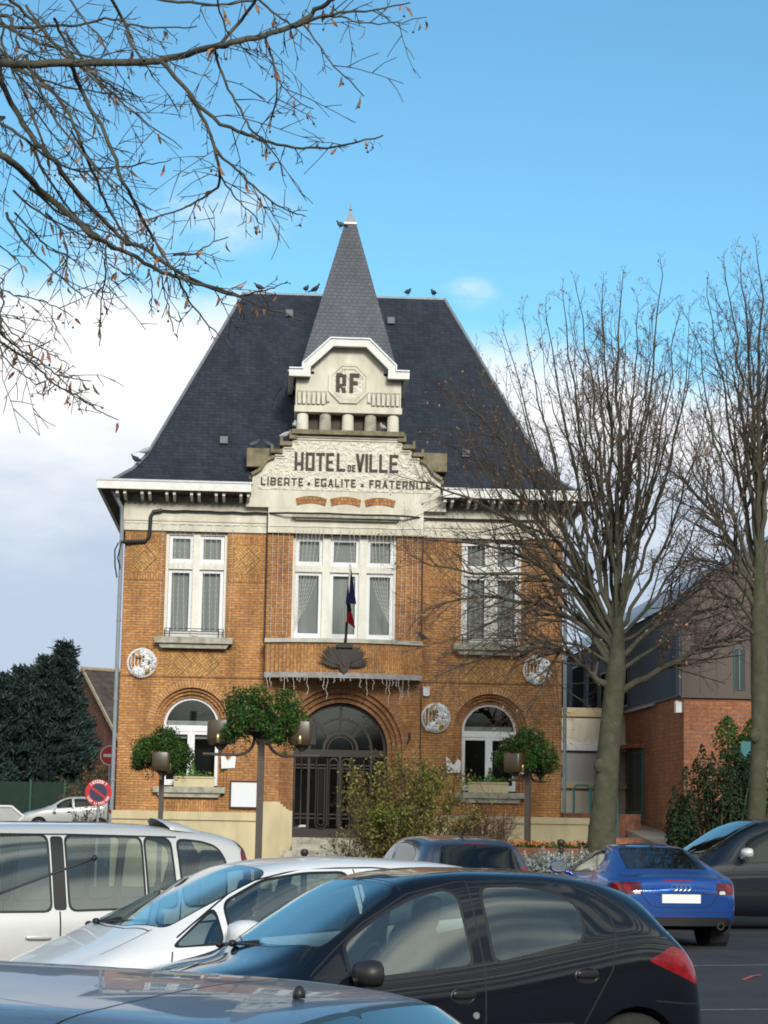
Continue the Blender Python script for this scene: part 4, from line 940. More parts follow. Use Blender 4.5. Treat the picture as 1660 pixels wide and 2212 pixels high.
p_ = at(347, 1770, 46.5); dup(LA, (p_.x, 46.5, -0.22), radians(94), 'smaller lamp with basket in front of the left arched window', 'lamps with plant baskets')
p_ = at(1140, 1770, 46.0); dup(LA, (p_.x, 46.0, -0.12), radians(62), 'smaller lamp with basket in front of the right arched window', 'lamps with plant baskets')
# ------------------------------------------------------------------ bollards
def bollard():
    mb = MB(); mb.lathe([(0.09, 0), (0.09, 0.12), (0.065, 0.14), (0.055, 0.9), (0.075, 0.92), (0.075, 0.96), (0.04, 0.98), (0.035, 1.02), (0.07, 1.06), (0.08, 1.10), (0.06, 1.15), (0.0, 1.17)], (0, 0, 0), 14)
    return mb.build('bollard', m_iron, smooth=40)
b1 = bollard(); p_ = at(658, 1840, 40.0); b1.location = (p_.x, 40.0, 0); tag(b1, 'dark iron bollard with ball top before the entrance steps', 'bollard', 'iron bollards')
# ------------------------------------------------------------------ flower beds by the right wing
m_redbrick = brick('red_brick', (0.30, 0.11, 0.06), (0.22, 0.075, 0.045), (0.16, 0.12, 0.09))
fbx = empty('raised_flower_bed', (3.9, 44.0, 0), 0.0, 'raised brick flower bed in front of the low cream wall', 'flower bed')
mb = MB(); mb.box(-2.4, 1.7, 0, 0.25, 0, 1.22); mb.box(-2.4, -2.15, 0.25, 3.5, 0, 1.22); mb.box(1.45, 1.7, 0.25, 3.5, 0, 1.22); mb.build('brick_kerb', m_redbrick, fbx)
mb = MB(); mb.box(-2.149, 1.449, 0.25, 3.5, 0.3, 1.16); mb.build('soil', pm('soil', (0.05, 0.035, 0.025), 0.95, var=0.4, vscale=12), fbx)
mb = MB(); ob = MB(); rnd = random.Random(5)
for i in range(4200):
    x, y_ = rnd.uniform(-2.1, 1.4), rnd.uniform(0.3, 1.4); leaf(mb, (3.9+x, 44.0+y_, 1.16+abs(rnd.gauss(0, 0.07))), rnd.uniform(0.02, 0.04))
    if rnd.random() < 0.055: leaf(ob, (3.9+x, 44.0+y_, 1.27+rnd.uniform(0, 0.08)), 0.04); leaf(ob, (3.9+x, 44.0+y_, 1.27+rnd.uniform(0, 0.08)), 0.04)
tag(mb.build('bedding_foliage', m_plant), 'low green bedding plants along the raised brick bed', 'bedding plants', kind='stuff')
tag(ob.build('orange_flowers', pm('orange_petal', (0.62, 0.16, 0.04), 0.6, island=0.3)), 'small orange flowers along the raised brick bed', 'flowers', kind='stuff')
m_dusty = pm('silver_leaf', (0.33, 0.37, 0.34), 0.8, island=0.35, var=0.35, vscale=7)
def dusty():
    mb = MB(); rnd = random.Random(9)
    for k in range(210):
        a = rnd.uniform(0, 2*pi); el = rnd.uniform(0.1, 1.4); L_ = rnd.uniform(0.28, 0.58); d_ = Vector((cos(a)*cos(el), sin(a)*cos(el), sin(el)))
        sd = d_.cross(Vector((0, 0, 1))).normalized()
        o_ = Vector((rnd.gauss(0, .06), rnd.gauss(0, .06), 0.5+rnd.random()*0.15))
        for t in (0.45, 0.6, 0.75, 0.9, 1.0):
            p_ = o_+d_*L_*t+Vector((0, 0, -0.12*t*t)); w_ = 0.048*(1.15-t*0.5)
            for s in (-1, 1): n_ = (sd*s+d_*0.7).normalized(); q_ = d_.cross(n_)*0.02; mb.face([p_, p_+n_*w_*0.6+q_*2+d_*0.02, p_+n_*w_*1.3+q_, p_+n_*w_*0.7-d_*0.02])
    o = empty('silver_plant', (0, 0, 0)); mb.build('leaves', m_dusty, o)
    mb = MB()
    for k in range(6): mb.tube([(rnd.gauss(0, .05), rnd.gauss(0, .05), 0), (rnd.gauss(0, .06), rnd.gauss(0, .06), 0.6)], 0.012, 5)
    mb.build('stems', m_dusty, o); return o
DU = dusty()
for i, (px, Y, lab) in enumerate(((1152, 41.5, 'silver leaved plant next to the dark hatchback roof'), (1183, 41.0, 'silver leaved plant in the middle of its row'), (1222, 41.8, 'silver leaved plant behind the door mirror of the blue coupe'), (1253, 42.2, 'silver leaved plant at the right end of its row, beside the blue coupe roof'))):
    p_ = at(px, 1850, Y); o = DU if i == 0 else dup(DU, (0, 0, 0), i*1.3, lab)
    o.location = (p_.x, Y, 0.06*(i % 2)-0.03); o.scale = (1.25, 1.25, 1.15); o['label'] = lab; o['category'] = 'plant'; o['group'] = 'silver leaved plants'
p_ = at(1212, 1830, 42.8); b2 = b1.copy(); COL.objects.link(b2); b2.location = (p_.x, 42.8, 0.25); b2['label'] = 'dark iron bollard rising among the silver leaved plants'
# ------------------------------------------------------------------ right hand hall, annex, ramp, railing
m_rb = brick('orange_brick', (0.40, 0.165, 0.078), (0.31, 0.115, 0.058), (0.17, 0.125, 0.10), bw=0.30, bh=0.10, ms=0.010, dirt=0.2)
def seam_mat(name, col, pitch, var=0.15):
    m = pm(name, col, 0.5, var=var, vscale=0.8, streak=0.2)
    return m
m_brown = seam_mat('brown_cladding', (0.095, 0.070, 0.055), 0.4); m_blue = seam_mat('blue_cladding', (0.075, 0.115, 0.165), 0.2); m_roofm = pm('grey_sheet_roof', (0.30, 0.33, 0.37), 0.5, var=0.2, vscale=1)
m_teal = pm('teal_paint', (0.028, 0.17, 0.19), 0.45, var=0.2)
RB = empty('brick_hall', (7.26, 50.0, 0), -atan2(-0.065, 1.0), 'low brick building with brown and blue metal cladding above, right of the town hall', 'building')
# local frame: x to the right along the front, y back along the dark side
SP, EV, BACK, WID = 4.82, 7.1, 24.0, 9.0
mb = MB(); wall_panel(mb, 0, WID, 0, SP, 0, [], 0.2); mb.face([(0, 0, 0), (0, 0, SP), (0, BACK, SP), (0, BACK, 0)]); mb.build('brick_wall', m_rb, RB)
g = MB(); g.prism([(-0.06, SP), (WID, SP), (WID, EV+0.9), (2.9, EV+2.05), (2.2, EV+1.6), (0.55, EV+0.58), (-0.06, EV)], -0.06, 0.0)
x = 0.40
while x < WID: g.box(x-0.012, x+0.012, -0.075, -0.06, SP+0.03, min(EV+0.30+x*0.6, EV+1.3)); x += 0.41
g.box(-0.08, WID, -0.085, -0.061, SP-0.05, SP+0.03)
fcl = g.build('front_cladding', m_brown, RB)
g = MB(); g.box(-0.062, -0.001, 0.001, BACK, SP, EV)
y = 0.5
while y < BACK: g.box(-0.080, -0.062, y-0.02, y+0.02, SP+0.05, EV-0.02); y += 0.22
g.box(-0.10, -0.063, 0.001, 0.42, SP, EV-0.01)
scl = g.build('side_cladding', m_blue, RB)
g = MB(); g.box(-0.10, -0.02, 3.2, BACK, SP-0.06, SP-0.005); g.build('flashing', m_zinc, scl)
g = MB()
g.face([(-0.15, -0.12, EV-0.02), (0.55, -0.12, EV+0.56), (2.9, -0.12, EV+2.1), (2.9, BACK, EV+2.1), (0.55, BACK, EV+0.56), (-0.15, BACK, EV-0.02)]); g.face([(2.9, -0.12, EV+2.1), (WID, -0.12, EV+0.95), (WID, BACK, EV+0.95), (2.9, BACK, EV+2.1)])
g.build('sheet_roof', m_roofm, RB)
def side_y(px): return (10.51/(px-CX)*FPX*1.0) if False else (10.51/((px-CX)/FPX+0.065)-50.0)
for a, b, t, bt in ((1222, 1239, 1482, 1537), (1249, 1276, 1441, 1539), (1284, 1306, 1457, 1537), (1311, 1371, 1446, 1537)):
    y0, y1 = side_y(b), side_y(a); Y_ = 50+(y0+y1)/2
    z1 = 1.7+(1783-t)/FPX*Y_; z0 = max(1.7+(1783-bt)/FPX*Y_, SP+0.1)
    f = MB(); f.box(-0.105, -0.063, y0, y1, z0, z1); wn = f.build('window', m_blue, RB); f = MB(); f.face([(-0.108, y0+0.06, z0+0.05), (-0.108, y0+0.06, z1-0.05), (-0.108, y1-0.06, z1-0.05), (-0.108, y1-0.06, z0+0.05)]); f.build('pane', m_void, wn)
y0, y1 = side_y(1397), side_y(1366)
f = MB(); f.box(-0.05, -0.001, y0, y1, 1.84, 3.72); dr = f.build('door', m_teal, RB)
f = MB(); f.box(-0.06, -0.05, y0+0.12, y0+(y1-y0)*0.46, 2.1, 3.6); f.box(-0.06, -0.05, y0+(y1-y0)*0.54, y1-0.12, 2.1, 3.6); f.build('pane', m_black, dr)
f = MB(); f.box(-0.40, -0.001, y0-0.1, y1+0.3, 3.74, 3.84); f.build('door_canopy', m_rb, RB)
f = MB(); f.box(1.22, 1.48, -0.075, -0.061, 5.0, 5.95); wn = f.build('window', m_black, RB); f = MB(); ring(f, 1.21, 1.49, 4.985, 5.965, 0.012, -0.095, -0.062); f.box(1.32, 1.355, -0.095, -0.076, 5.0, 5.95); f.build('window_frame', m_teal, wn)
wl = MB(); wl.box(-0.16, 0.0, 0.12, 0.34, 4.42, 4.70); tag(wl.build('wall_lamp', m_white, RB))
AN = empty('annex', (4.75, 57.5, 0), YAW, 'cream rendered annex with closed grey roller shutter between the two buildings', 'annex')
mb = MB(); wall_panel(mb, 0, 2.3, 0, 4.85, 0, [(1.15, 1.05, 2.86, 3.72, False)], 0.12); mb.face([(0, 0, 4.85), (2.3, 0, 4.85), (2.3, 4, 4.85), (0, 4, 4.85)]); mb.build('wall', m_stucco, AN)
mb = MB(); mb.box(-0.03, 2.3, -0.08, -0.001, 4.66, 4.9); mb.build('coping', m_cream, AN)
mb = MB(); mb.box(0.0, 2.25, -0.14, -0.002, 2.70, 2.85); mb.build('counter', m_cream, AN)
mb = MB(); mb.box(0.02, 2.25, -0.10, -0.002, 3.73, 3.95); mb.build('shutter_box', m_white, AN)
mb = MB()
for i in range(18): mb.prism([(0.1, 2.862+i*0.0475), (2.2, 2.862+i*0.0475), (2.2, 2.862+i*0.0475+0.042), (0.1, 2.862+i*0.0475+0.042)], 0.05, 0.07)
mb.box(0.1, 2.2, 0.071, 0.08, 2.86, 3.72); sh = mb.build('roller_shutter', pm('shutter_grey', (0.48, 0.48, 0.50), 0.5, var=0.1), AN)
mb = MB(); n = 20
for i in range(n):
    a, b = 2*pi*i/n*0.86-2.2, 2*pi*(i+1)/n*0.86-2.2
    mb.prism([(0.16+0.18*cos(a), 3.17+0.21*sin(a)), (0.16+0.18*cos(b), 3.17+0.21*sin(b)), (0.16+0.11*cos(b), 3.17+0.13*sin(b)), (0.16+0.11*cos(a), 3.17+0.13*sin(a))], 0.046, 0.049)
mb.build('graffiti', pm('graffiti_blue', (0.05, 0.06, 0.10), 0.7), sh)
RA = MB(); RA.mesh([(6.15, 57, 0), (7.15, 56.9, 0), (7.3, 46, 0), (6.3, 46, 0), (6.15, 57, 1.84), (7.15, 56.9, 1.84), (7.3, 46, 1.25), (6.3, 46, 1.25)], [(4, 7, 6, 5), (3, 2, 6, 7), (0, 3, 7, 4), (2, 1, 5, 6)])
tag(RA.build('ramp', pm('concrete', (0.34, 0.30, 0.25), 0.9, var=0.2)), kind='structure')
RL = empty('railing', (4.85, 52.5, 0), 0.1, 'turquoise tube railing with hoops on a dark brick base', 'railing')
mb = MB(); mb.box(-0.25, 1.7, -0.1, 0.25, 0, 2.0); mb.build('base', m_redbrick, RL)
for i in range(2):
    mb = MB(); x0 = 0.02+0.43*i; mb.tube([(x0, 0, 2.0), (x0, 0, 2.62), (x0+0.06, 0, 2.69), (x0+0.36, 0, 2.69), (x0+0.42, 0, 2.62), (x0+0.42, 0, 2.0)], 0.028, 8); mb.build('hoop', m_teal, RL, smooth=40)
hp_ = MB(); hp_.tube([(0, 0, 0), (0, 0, 1.0)], 0.035, 8); o = hp_.build('handrail_post', m_teal, smooth=40); o.location = (5.55, 49.0, 1.35); tag(o, 'turquoise post standing beside the large tree trunk', 'post')
mb = MB(); mb.box(-0.3, 0.3, -0.3, 0.3, -1.4, 0.12); o2 = mb.build('brick_pier', m_rb); o2.location = (5.75, 48.6, 1.32); tag(o2, 'small brick pier at the foot of the ramp', 'pier')
TS = MB(); TS.box(-0.10, 0.16, -0.02, 0.02, 2.95, 3.58); TS.box(-0.02, 0.20, -0.02, 0.02, 2.65, 2.948); TS.box(0.10, 0.14, -0.015, 0.015, 0, 2.64); o = TS.build('notice_sign', m_teal); p_ = at(1611, 1640, 45.8); o.location = (p_.x, 45.8, 0); tag(o, 'turquoise sign partly hidden behind the right tree trunk', 'sign')
# ------------------------------------------------------------------ vegetation helpers
def bez(a, b, c, n): return [((1-t)**2)*a+(2*t*(1-t))*b+(t*t)*c for t in [i/n for i in range(n+1)]]
def wob(P, s, rnd):
    return [P[0]]+[p+Vector((rnd.gauss(0, s), rnd.gauss(0, s), rnd.gauss(0, s))) for p in P[1:]]
def twig(mb, p, d, L, r, lev, rnd, up, seeds=None, sides=(3, 4, 5, 5)):
    n = (2, 3, 4, 5)[lev]; P = [p]; R = [r]; q = p.copy(); d = d.normalized()
    for i in range(n):
        d = (d+Vector((rnd.gauss(0, .13), rnd.gauss(0, .13), rnd.gauss(0, .10)+up))).normalized(); q = q+d*(L/n); P.append(q.copy()); R.append(max(r*(1-0.75*(i+1)/n), 0.0022))
    mb.tube(P, R, sides[lev], False)
    if seeds is not None and rnd.random() < 0.10: 
        leaf(seeds, q, rnd.uniform(0.02, 0.045), Vector((rnd.gauss(0, 1), rnd.gauss(0, 1), 0.2)).normalized())
    if lev > 0:
        m = (0, 3, 5, 8)[lev]
        for k in range(m):
            t = 0.15+0.8*(k+rnd.random())/m; i = min(int(t*n), n-1); f = t*n-i; pp = P[i].lerp(P[i+1], f); tg = (P[i+1]-P[i]).normalized()
            ax = tg.orthogonal().normalized(); ax = Matrix.Rotation(rnd.uniform(0, 2*pi), 3, tg) @ ax
            dd = tg*cos(0.75)+ax*sin(0.75); twig(mb, pp, dd, L*rnd.uniform(0.28, 0.5)*(1.15-0.5*t), max(R[i]*0.6, 0.0035), lev-1, rnd, up, seeds, sides)
def dress(mb, P, R, rnd, k, Lr, up, seeds=None, lev=2, start=0.25, spread=0.8):
    n = len(P)-1
    for q in range(k):
        t = start+(1-start)*(q+rnd.random())/k; i = min(int(t*n), n-1); pp = P[i].lerp(P[i+1], t*n-i); tg = (P[i+1]-P[i]).normalized()
        ax = Matrix.Rotation(rnd.uniform(0, 2*pi), 3, tg) @ tg.orthogonal().normalized(); dd = tg*cos(spread)+ax*sin(spread)
        twig(mb, pp, dd, rnd.uniform(*Lr)*(1.15-0.6*t), max(R[i]*0.45, 0.006), lev, rnd, up, seeds)
    twig(mb, P[-1], P[-1]-P[-2], Lr[0], R[-1], lev, rnd, up, seeds)
m_bark = pm('mossy_bark', (0.105, 0.096, 0.076), 0.95, col2=(0.058, 0.060, 0.036), vscale=5, bump=0.6, bscale=25)
m_bark2 = pm('pale_trunk_bark', (0.095, 0.090, 0.066), 0.95, col2=(0.052, 0.056, 0.028), vscale=4, bump=0.6, bscale=22)
m_twig = pm('brown_twig', (0.090, 0.070, 0.058), 0.9, var=0.3, vscale=1.5); m_seed = pm('dry_bract', (0.26, 0.14, 0.075), 0.8, island=0.4)
# ------------------------------------------------------------------ two bare limes on the right
def lime(Y, trunk, tops, side, seed, lab):
    rnd = random.Random(seed)
    b0 = at(*trunk[0][:2], Y); root = Vector((b0.x, Y, 0))
    T = empty('lime_tree', root, 0, lab, 'tree', 'bare lime trees')
    L = lambda px, py, dy=0.0: at(px, py, Y+dy)-root
    mb = MB(); P = [Vector((0, 0, 0))]+[L(*t[:2]) for t in trunk]; Wd = [trunk[0][2]*1.02]+[t[2] for t in trunk]
    R = [w*0.92/2/FPX*Y for w in Wd]; mb.tube(P, R, 16); 
    for (px, py, r_) in ((1296, 1655, .13), (1322, 1600, .12), (1300, 1720, .1)) if seed == 1 else ((1632, 1590, .12),):
        c = L(px, py, -0.12); mb.ball(c, r_, r_, r_*1.3, 8, 6)
    mb.build('trunk', m_bark2, T, smooth=60)
    lb = MB(); cb_ = MB(); sd = MB()
    for (px, py, dy, z0, w0, bulge) in tops:
        # leave the trunk at fraction z0 of its upper part
        i = min(int(z0*(len(P)-1)), len(P)-2); s = P[i].lerp(P[i+1], z0*(len(P)-1)-i); e = L(px, py, dy)
        d = e-s; c = s+Vector((d.x*bulge, d.y*bulge, d.z*(0.34 if bulge > 0.4 else 0.5)))
        Q = wob(bez(s, c, e, 14), 0.035, rnd); R2 = [max(w0*0.60/2/FPX*Y*(1-0.87*(k/14)**0.85), 0.007) for k in range(15)]
        lb.tube(Q, R2, 7, False)
        # forks
        for f in range(3):
            k = rnd.randint(3, 9); tg = (Q[k+1]-Q[k]).normalized(); ax = Matrix.Rotation(rnd.uniform(0, 2*pi), 3, tg) @ tg.orthogonal().normalized()
            e2 = Q[k]+(e-Q[k])*rnd.uniform(0.55, 0.9)+ax*rnd.uniform(0.4, 0.95); Q2 = wob(bez(Q[k], Q[k]+(tg*0.5+ax*0.28)*(e2-Q[k]).length*0.8, e2, 9), 0.03, rnd)
            R3 = [max(R2[k]*0.62*(1-0.85*(m/9)), 0.0065) for m in range(10)]; lb.tube(Q2, R3, 6, False); dress(cb_, Q2, R3, rnd, 8, (0.5, 1.2), 0.10, sd, 2, 0.15)
        dress(cb_, Q, R2, rnd, 13, (0.5, 1.3), 0.10, sd, 2, 0.22)
    for pts, w0, dy in side:
        Q = [L(px, py, dy*k/len(pts)) for k, (px, py) in enumerate(pts)]; Q = [Q[0]]+[v for k in range(len(Q)-1) for v in (Q[k].lerp(Q[k+1], 0.5)+Vector((0, 0, 0.02)), Q[k+1])]
        Q = wob(Q, 0.02, rnd); R2 = [max(w0*0.78/2/FPX*Y*(1-0.85*k/(len(Q)-1)), 0.007) for k in range(len(Q))]; lb.tube(Q, R2, 7, False)
        dress(cb_, Q, R2, rnd, int(5+3.8*len(pts)), (0.8, 2.0), 0.03, sd, 2, 0.22, 0.7)
    lb.build('limbs', m_bark, T, smooth=True); cb_.build('twigs', m_twig, T, smooth=True); sd.build('dry_bracts', m_seed, T)
    return T
TOP1 = [(1092, 720, -1.0, .80, 20, .55), (1130, 690, .8, .82, 20, .55), (1180, 690, -.5, .84, 24, .5), (1212, 640, .5, .88, 24, .45), (1255, 640, -1.0, .90, 22, .4), (1300, 630, .9, .92, 24, .35), (1342, 615, -.3, .95, 28, .3), (1383, 660, .8, .95, 20, .4), (1430, 605, -.6, .95, 26, .5), (1466, 690, .4, .93, 20, .5), (1500, 740, -.9, .9, 18, .55), (1530, 860, .6, .88, 18, .6), (1555, 1010, -.3, .86, 16, .62), (1030, 770, .5, .8, 16, .6), (985, 860, -.5, .78, 16, .62), (1575, 1180, .8, .84, 15, .65), (1150, 800, -1.8, .84, 18, .5), (1290, 760, -1.9, .9, 18, .4), (1420, 800, -1.8, .92, 18, .5), (1060, 900, -1.4, .78, 15, .6), (1240, 700, 1.8, .88, 18, .4), (1350, 720, 1.7, .93, 18, .4)]
SIDE1 = [([(1325, 1492), (1290, 1470), (1250, 1425), (1215, 1400), (1160, 1398), (1110, 1420)], 24, -.6), ([(1345, 1492), (1400, 1460), (1470, 1425), (1530, 1390), (1600, 1372), (1650, 1345)], 22, -.5),
 ([(1322, 1440), (1270, 1360), (1200, 1320), (1120, 1300), (1040, 1290), (960, 1300), (905, 1330)], 18, -.8), ([(1322, 1400), (1260, 1290), (1180, 1230), (1090, 1190), (1000, 1170), (900, 1165)], 17, .3), ([(1318, 1380), (1240, 1240), (1160, 1160), (1060, 1100), (970, 1060), (900, 1040)], 17, -.3),
 ([(1320, 1420), (1250, 1330), (1180, 1290), (1100, 1330), (1010, 1370), (920, 1400)], 13, -1.2), ([(1330, 1440), (1260, 1400), (1190, 1380), (1100, 1400), (1000, 1440), (930, 1470)], 11, -1.0), ([(1320, 1370), (1230, 1200), (1130, 1080), (1040, 1000), (960, 960)], 16, .8), ([(1315, 1350), (1220, 1150), (1130, 1000), (1040, 900), (975, 850)], 16, -.2),
 ([(1345, 1420), (1410, 1350), (1470, 1290), (1540, 1230), (1600, 1210)], 16, .4), ([(1340, 1450), (1420, 1400), (1500, 1330), (1570, 1310), (1640, 1330)], 13, -.7), ([(1318, 1390), (1230, 1270), (1130, 1240), (1020, 1240), (930, 1225), (880, 1200)], 14, -1.4), ([(1320, 1400), (1220, 1340), (1110, 1350), (1020, 1400), (960, 1490)], 9, -1.6), ([(1215, 1400), (1190, 1440), (1170, 1500), (1140, 1530)], 9, -.8)]
lime(44.0, [(1300, 1815, 66), (1308, 1720, 58), (1315, 1620, 52), (1325, 1520, 50), (1332, 1440, 46), (1334, 1380, 34), (1334, 1300, 22)], TOP1, SIDE1, 1, 'large bare lime tree with many upright limbs in front of the right wing')
TOP2 = [(1500, 700, -.5, .8, 20, .55), (1530, 640, .6, .85, 22, .5), (1570, 600, -.8, .88, 24, .4), (1600, 570, .4, .9, 26, .35), (1640, 560, -.4, .92, 28, .25), (1680, 590, .5, .95, 24, .3), (1720, 620, -.5, .92, 22, .4), (1470, 860, .4, .78, 18, .6), (1500, 960, -.9, .78, 16, .6), (1760, 720, .3, .85, 20, .5), (1800, 860, -.3, .8, 18, .6), (1560, 760, 1.5, .86, 18, .45), (1620, 700, -1.6, .9, 18, .4)]
SIDE2 = [([(1640, 1330), (1600, 1260), (1560, 1220), (1500, 1210), (1440, 1230)], 18, -.5), ([(1640, 1300), (1590, 1190), (1540, 1110), (1480, 1040), (1440, 1010)], 18, .4), ([(1640, 1380), (1590, 1340), (1540, 1370), (1500, 1380)], 12, -.8), ([(1640, 1320), (1700, 1240), (1760, 1180), (1830, 1150)], 18, .3), ([(1640, 1360), (1590, 1290), (1530, 1290), (1470, 1330)], 12, -.6)]
lime(42.0, [(1634, 1795, 42), (1638, 1700, 40), (1642, 1560, 40), (1642, 1440, 42), (1640, 1330, 40), (1640, 1240, 30), (1642, 1150, 20)], TOP2, SIDE2, 2, 'bare lime tree with slim trunk, cut by the right edge of the picture')
# ------------------------------------------------------------------ the overhanging lime at the upper left (its trunk stands outside the picture)
OT = empty('lime_tree', (-3.9, 11.5, 0), 0, 'bare lime boughs with dry seed bracts hanging in from the upper left', 'tree', 'bare lime trees')
mb = MB(); mb.tube([(0, 0, 0), (0.05, 0, 2), (0, 0.05, 4.2), (0.1, 0, 6.5)], [0.24, 0.2, 0.18, 0.14], 14); mb.build('trunk', m_bark2, OT, smooth=True)
c1 = lambda a: [(x/1.8006, y/1.8006) for x, y in a]
c2 = lambda a: [(x/2.4007, 461+y/2.4007) for x, y in a]
BR = [ (c1([(-140, 235), (0, 245), (100, 250), (300, 248), (560, 240), (650, 228), (800, 190), (900, 165), (1030, 140), (1130, 105), (1230, 40), (1300, -8)]), 19, 9, 11.0),
 (c1([(1130, 105), (1240, 70), (1350, 45), (1450, 40), (1590, 8)]), 8, 3, 11.2), (c1([(1240, 70), (1330, 65), (1420, 92), (1530, 90), (1660, 66)]), 4, 2, 11.2),
 (c1([(630, 240), (740, 370), (830, 460), (960, 520), (1050, 555), (1180, 575), (1300, 573), (1400, 550), (1490, 527)]), 9, 3, 11.0), (c1([(735, 365), (800, 480), (835, 570), (855, 680), (835, 740), (740, 795), (600, 850), (520, 862)]), 8, 2.5, 11.0),
 (c1([(838, 575), (920, 660), (1010, 745), (1100, 810), (1190, 843)]), 6, 2, 11.0), (c1([(855, 680), (910, 760), (950, 800), (1018, 875)]), 4, 2, 11.0), (c1([(835, 190), (865, 290), (920, 400), (975, 495), (1020, 540), (1080, 620), (1110, 690)]), 6, 2, 10.9),
 (c1([(1030, 145), (1055, 230), (1075, 300), (1075, 390), (1050, 490)]), 6, 2, 11.0), (c1([(1075, 300), (1130, 370), (1220, 425)]), 3, 2, 11.0), (c1([(1180, 95), (1270, 220), (1340, 300), (1415, 374)]), 4, 2, 11.1), (c1([(865, 165), (940, 75), (1000, -12)]), 8, 6, 11.0), (c1([(840, -10), (880, 110), (905, 160)]), 4, 3, 10.8),
 (c1([(430, -10), (480, 80), (520, 180), (560, 240)]), 7, 5, 10.8), (c1([(560, -10), (740, 10), (860, 20), (1010, -5)]), 7, 4, 11.4), (c1([(1000, -10), (1080, 60), (1140, 100)]), 5, 4, 11.0),
 (c1([(-120, 180), (0, 310), (60, 430), (130, 540), (200, 610), (280, 720), (400, 850), (480, 934)])+c2([(640, 90), (740, 180), (860, 260), (960, 320), (1100, 385), (1240, 430)])[1:], 14, 6, 11.6),
 (c1([(-150, 540), (0, 600), (80, 660), (180, 760), (300, 860), (380, 930)])+c2([(430, 80), (540, 150), (650, 195), (790, 280), (900, 325), (1050, 370), (1150, 405), (1240, 432), (1380, 490), (1560, 550)]), 17, 3, 11.3),
 (c1([(280, 255), (320, 360), (390, 480), (450, 620), (500, 740), (560, 860), (600, 934)])+c2([(800, 130), (870, 260), (930, 350), (1000, 470), (1070, 570), (1130, 620), (1210, 700)]), 9, 2, 10.8),
 (c2([(1240, 432), (1350, 405), (1420, 385), (1490, 352)]), 4, 2, 11.3), (c1([(100, 250), (200, 350), (270, 450), (330, 590), (390, 740), (450, 860), (520, 960)]), 8, 5, 11.9), (c1([(30, -10), (130, 80), (220, 170), (330, 260), (430, 330), (490, 385)]), 8, 3, 11.7),
 (c1([(-80, 470), (0, 480), (100, 540), (190, 610), (300, 665), (420, 650), (560, 640), (665, 622)]), 9, 2, 12.0), (c1([(-60, 60), (60, 105), (190, 100), (300, 95), (440, 75), (520, 100), (660, 110), (770, 100)]), 9, 3, 12.2), (c1([(270, -10), (330, 80), (420, 170)]), 5, 3, 12), (c1([(-60, 20), (60, 60), (150, 130), (260, 190)]), 6, 3, 12.3),
 (c2([(80, 0), (170, 90), (250, 180), (360, 220), (440, 300)]), 5, 2, 11.6), (c2([(545, 150), (550, 250), (545, 350), (530, 450), (520, 580), (520, 690)]), 4.5, 2, 11.4), (c2([(780, 290), (790, 400), (775, 512)]), 3, 2, 11.3), (c2([(840, 330), (870, 480), (900, 615)]), 3, 2, 11.3),
 (c2([(-120, 350), (0, 390), (100, 430), (220, 450), (300, 490), (380, 530)]), 3.5, 2, 11.8), (c2([(-120, 440), (0, 545), (90, 640), (200, 690), (270, 730), (350, 785)]), 4, 2, 11.7),
 (c2([(-140, 540), (0, 620), (90, 700), (180, 745), (240, 800), (330, 850), (380, 855), (480, 875)]), 6, 2, 11.5), (c2([(-140, 580), (0, 665), (150, 765), (230, 830), (300, 895), (400, 950), (500, 1015), (610, 1075)]), 6.5, 2, 11.5), (c2([(0, 690), (30, 760), (110, 825), (190, 885)]), 3.5, 2, 11.5),
 (c2([(240, 0), (300, 60), (330, 130), (345, 220), (320, 355)]), 4, 2, 11.7), (c2([(-60, 130), (40, 200), (110, 260), (115, 380)]), 3.5, 2, 11.9), (c2([(900, 215), (1010, 205), (1080, 160), (1185, 125)]), 4, 2, 11.2), (c2([(560, 260), (640, 310), (720, 365)]), 3.5, 2, 11.4)]
rnd = random.Random(33)
for i in range(16):          # finer boughs filling the upper left corner
    x0, y0 = rnd.uniform(-60, 170), rnd.uniform(-20, 520); a = rnd.uniform(0.25, 1.05); Ls = rnd.uniform(220, 420); x1, y1 = x0+Ls*cos(a), y0+Ls*sin(a)
    if y1 > 700 or x1 > 430: continue
    BR.append(([(x0, y0), (x0+Ls*.3*cos(a+.2), y0+Ls*.3*sin(a+.2)), (x0+Ls*.65*cos(a+.08), y0+Ls*.65*sin(a+.08)), (x1, y1)], rnd.uniform(5, 9), 2.2, rnd.uniform(11.0, 12.6)))
rnd = random.Random(21); lb = MB(); tw = MB(); sd = MB(); bl = MB(); root = Vector(OT.location)
def catmull(P, m):
    out = []
    for i in range(len(P)-1):
        p0, p1, p2, p3 = P[max(i-1, 0)], P[i], P[i+1], P[min(i+2, len(P)-1)]
        for k in range(m):
            t = k/m; out.append(0.5*((2*p1)+(p2-p0)*t+(2*p0-5*p1+4*p2-p3)*t*t+(3*p1-p0-3*p2+p3)*t**3))
    return out+[P[-1]]
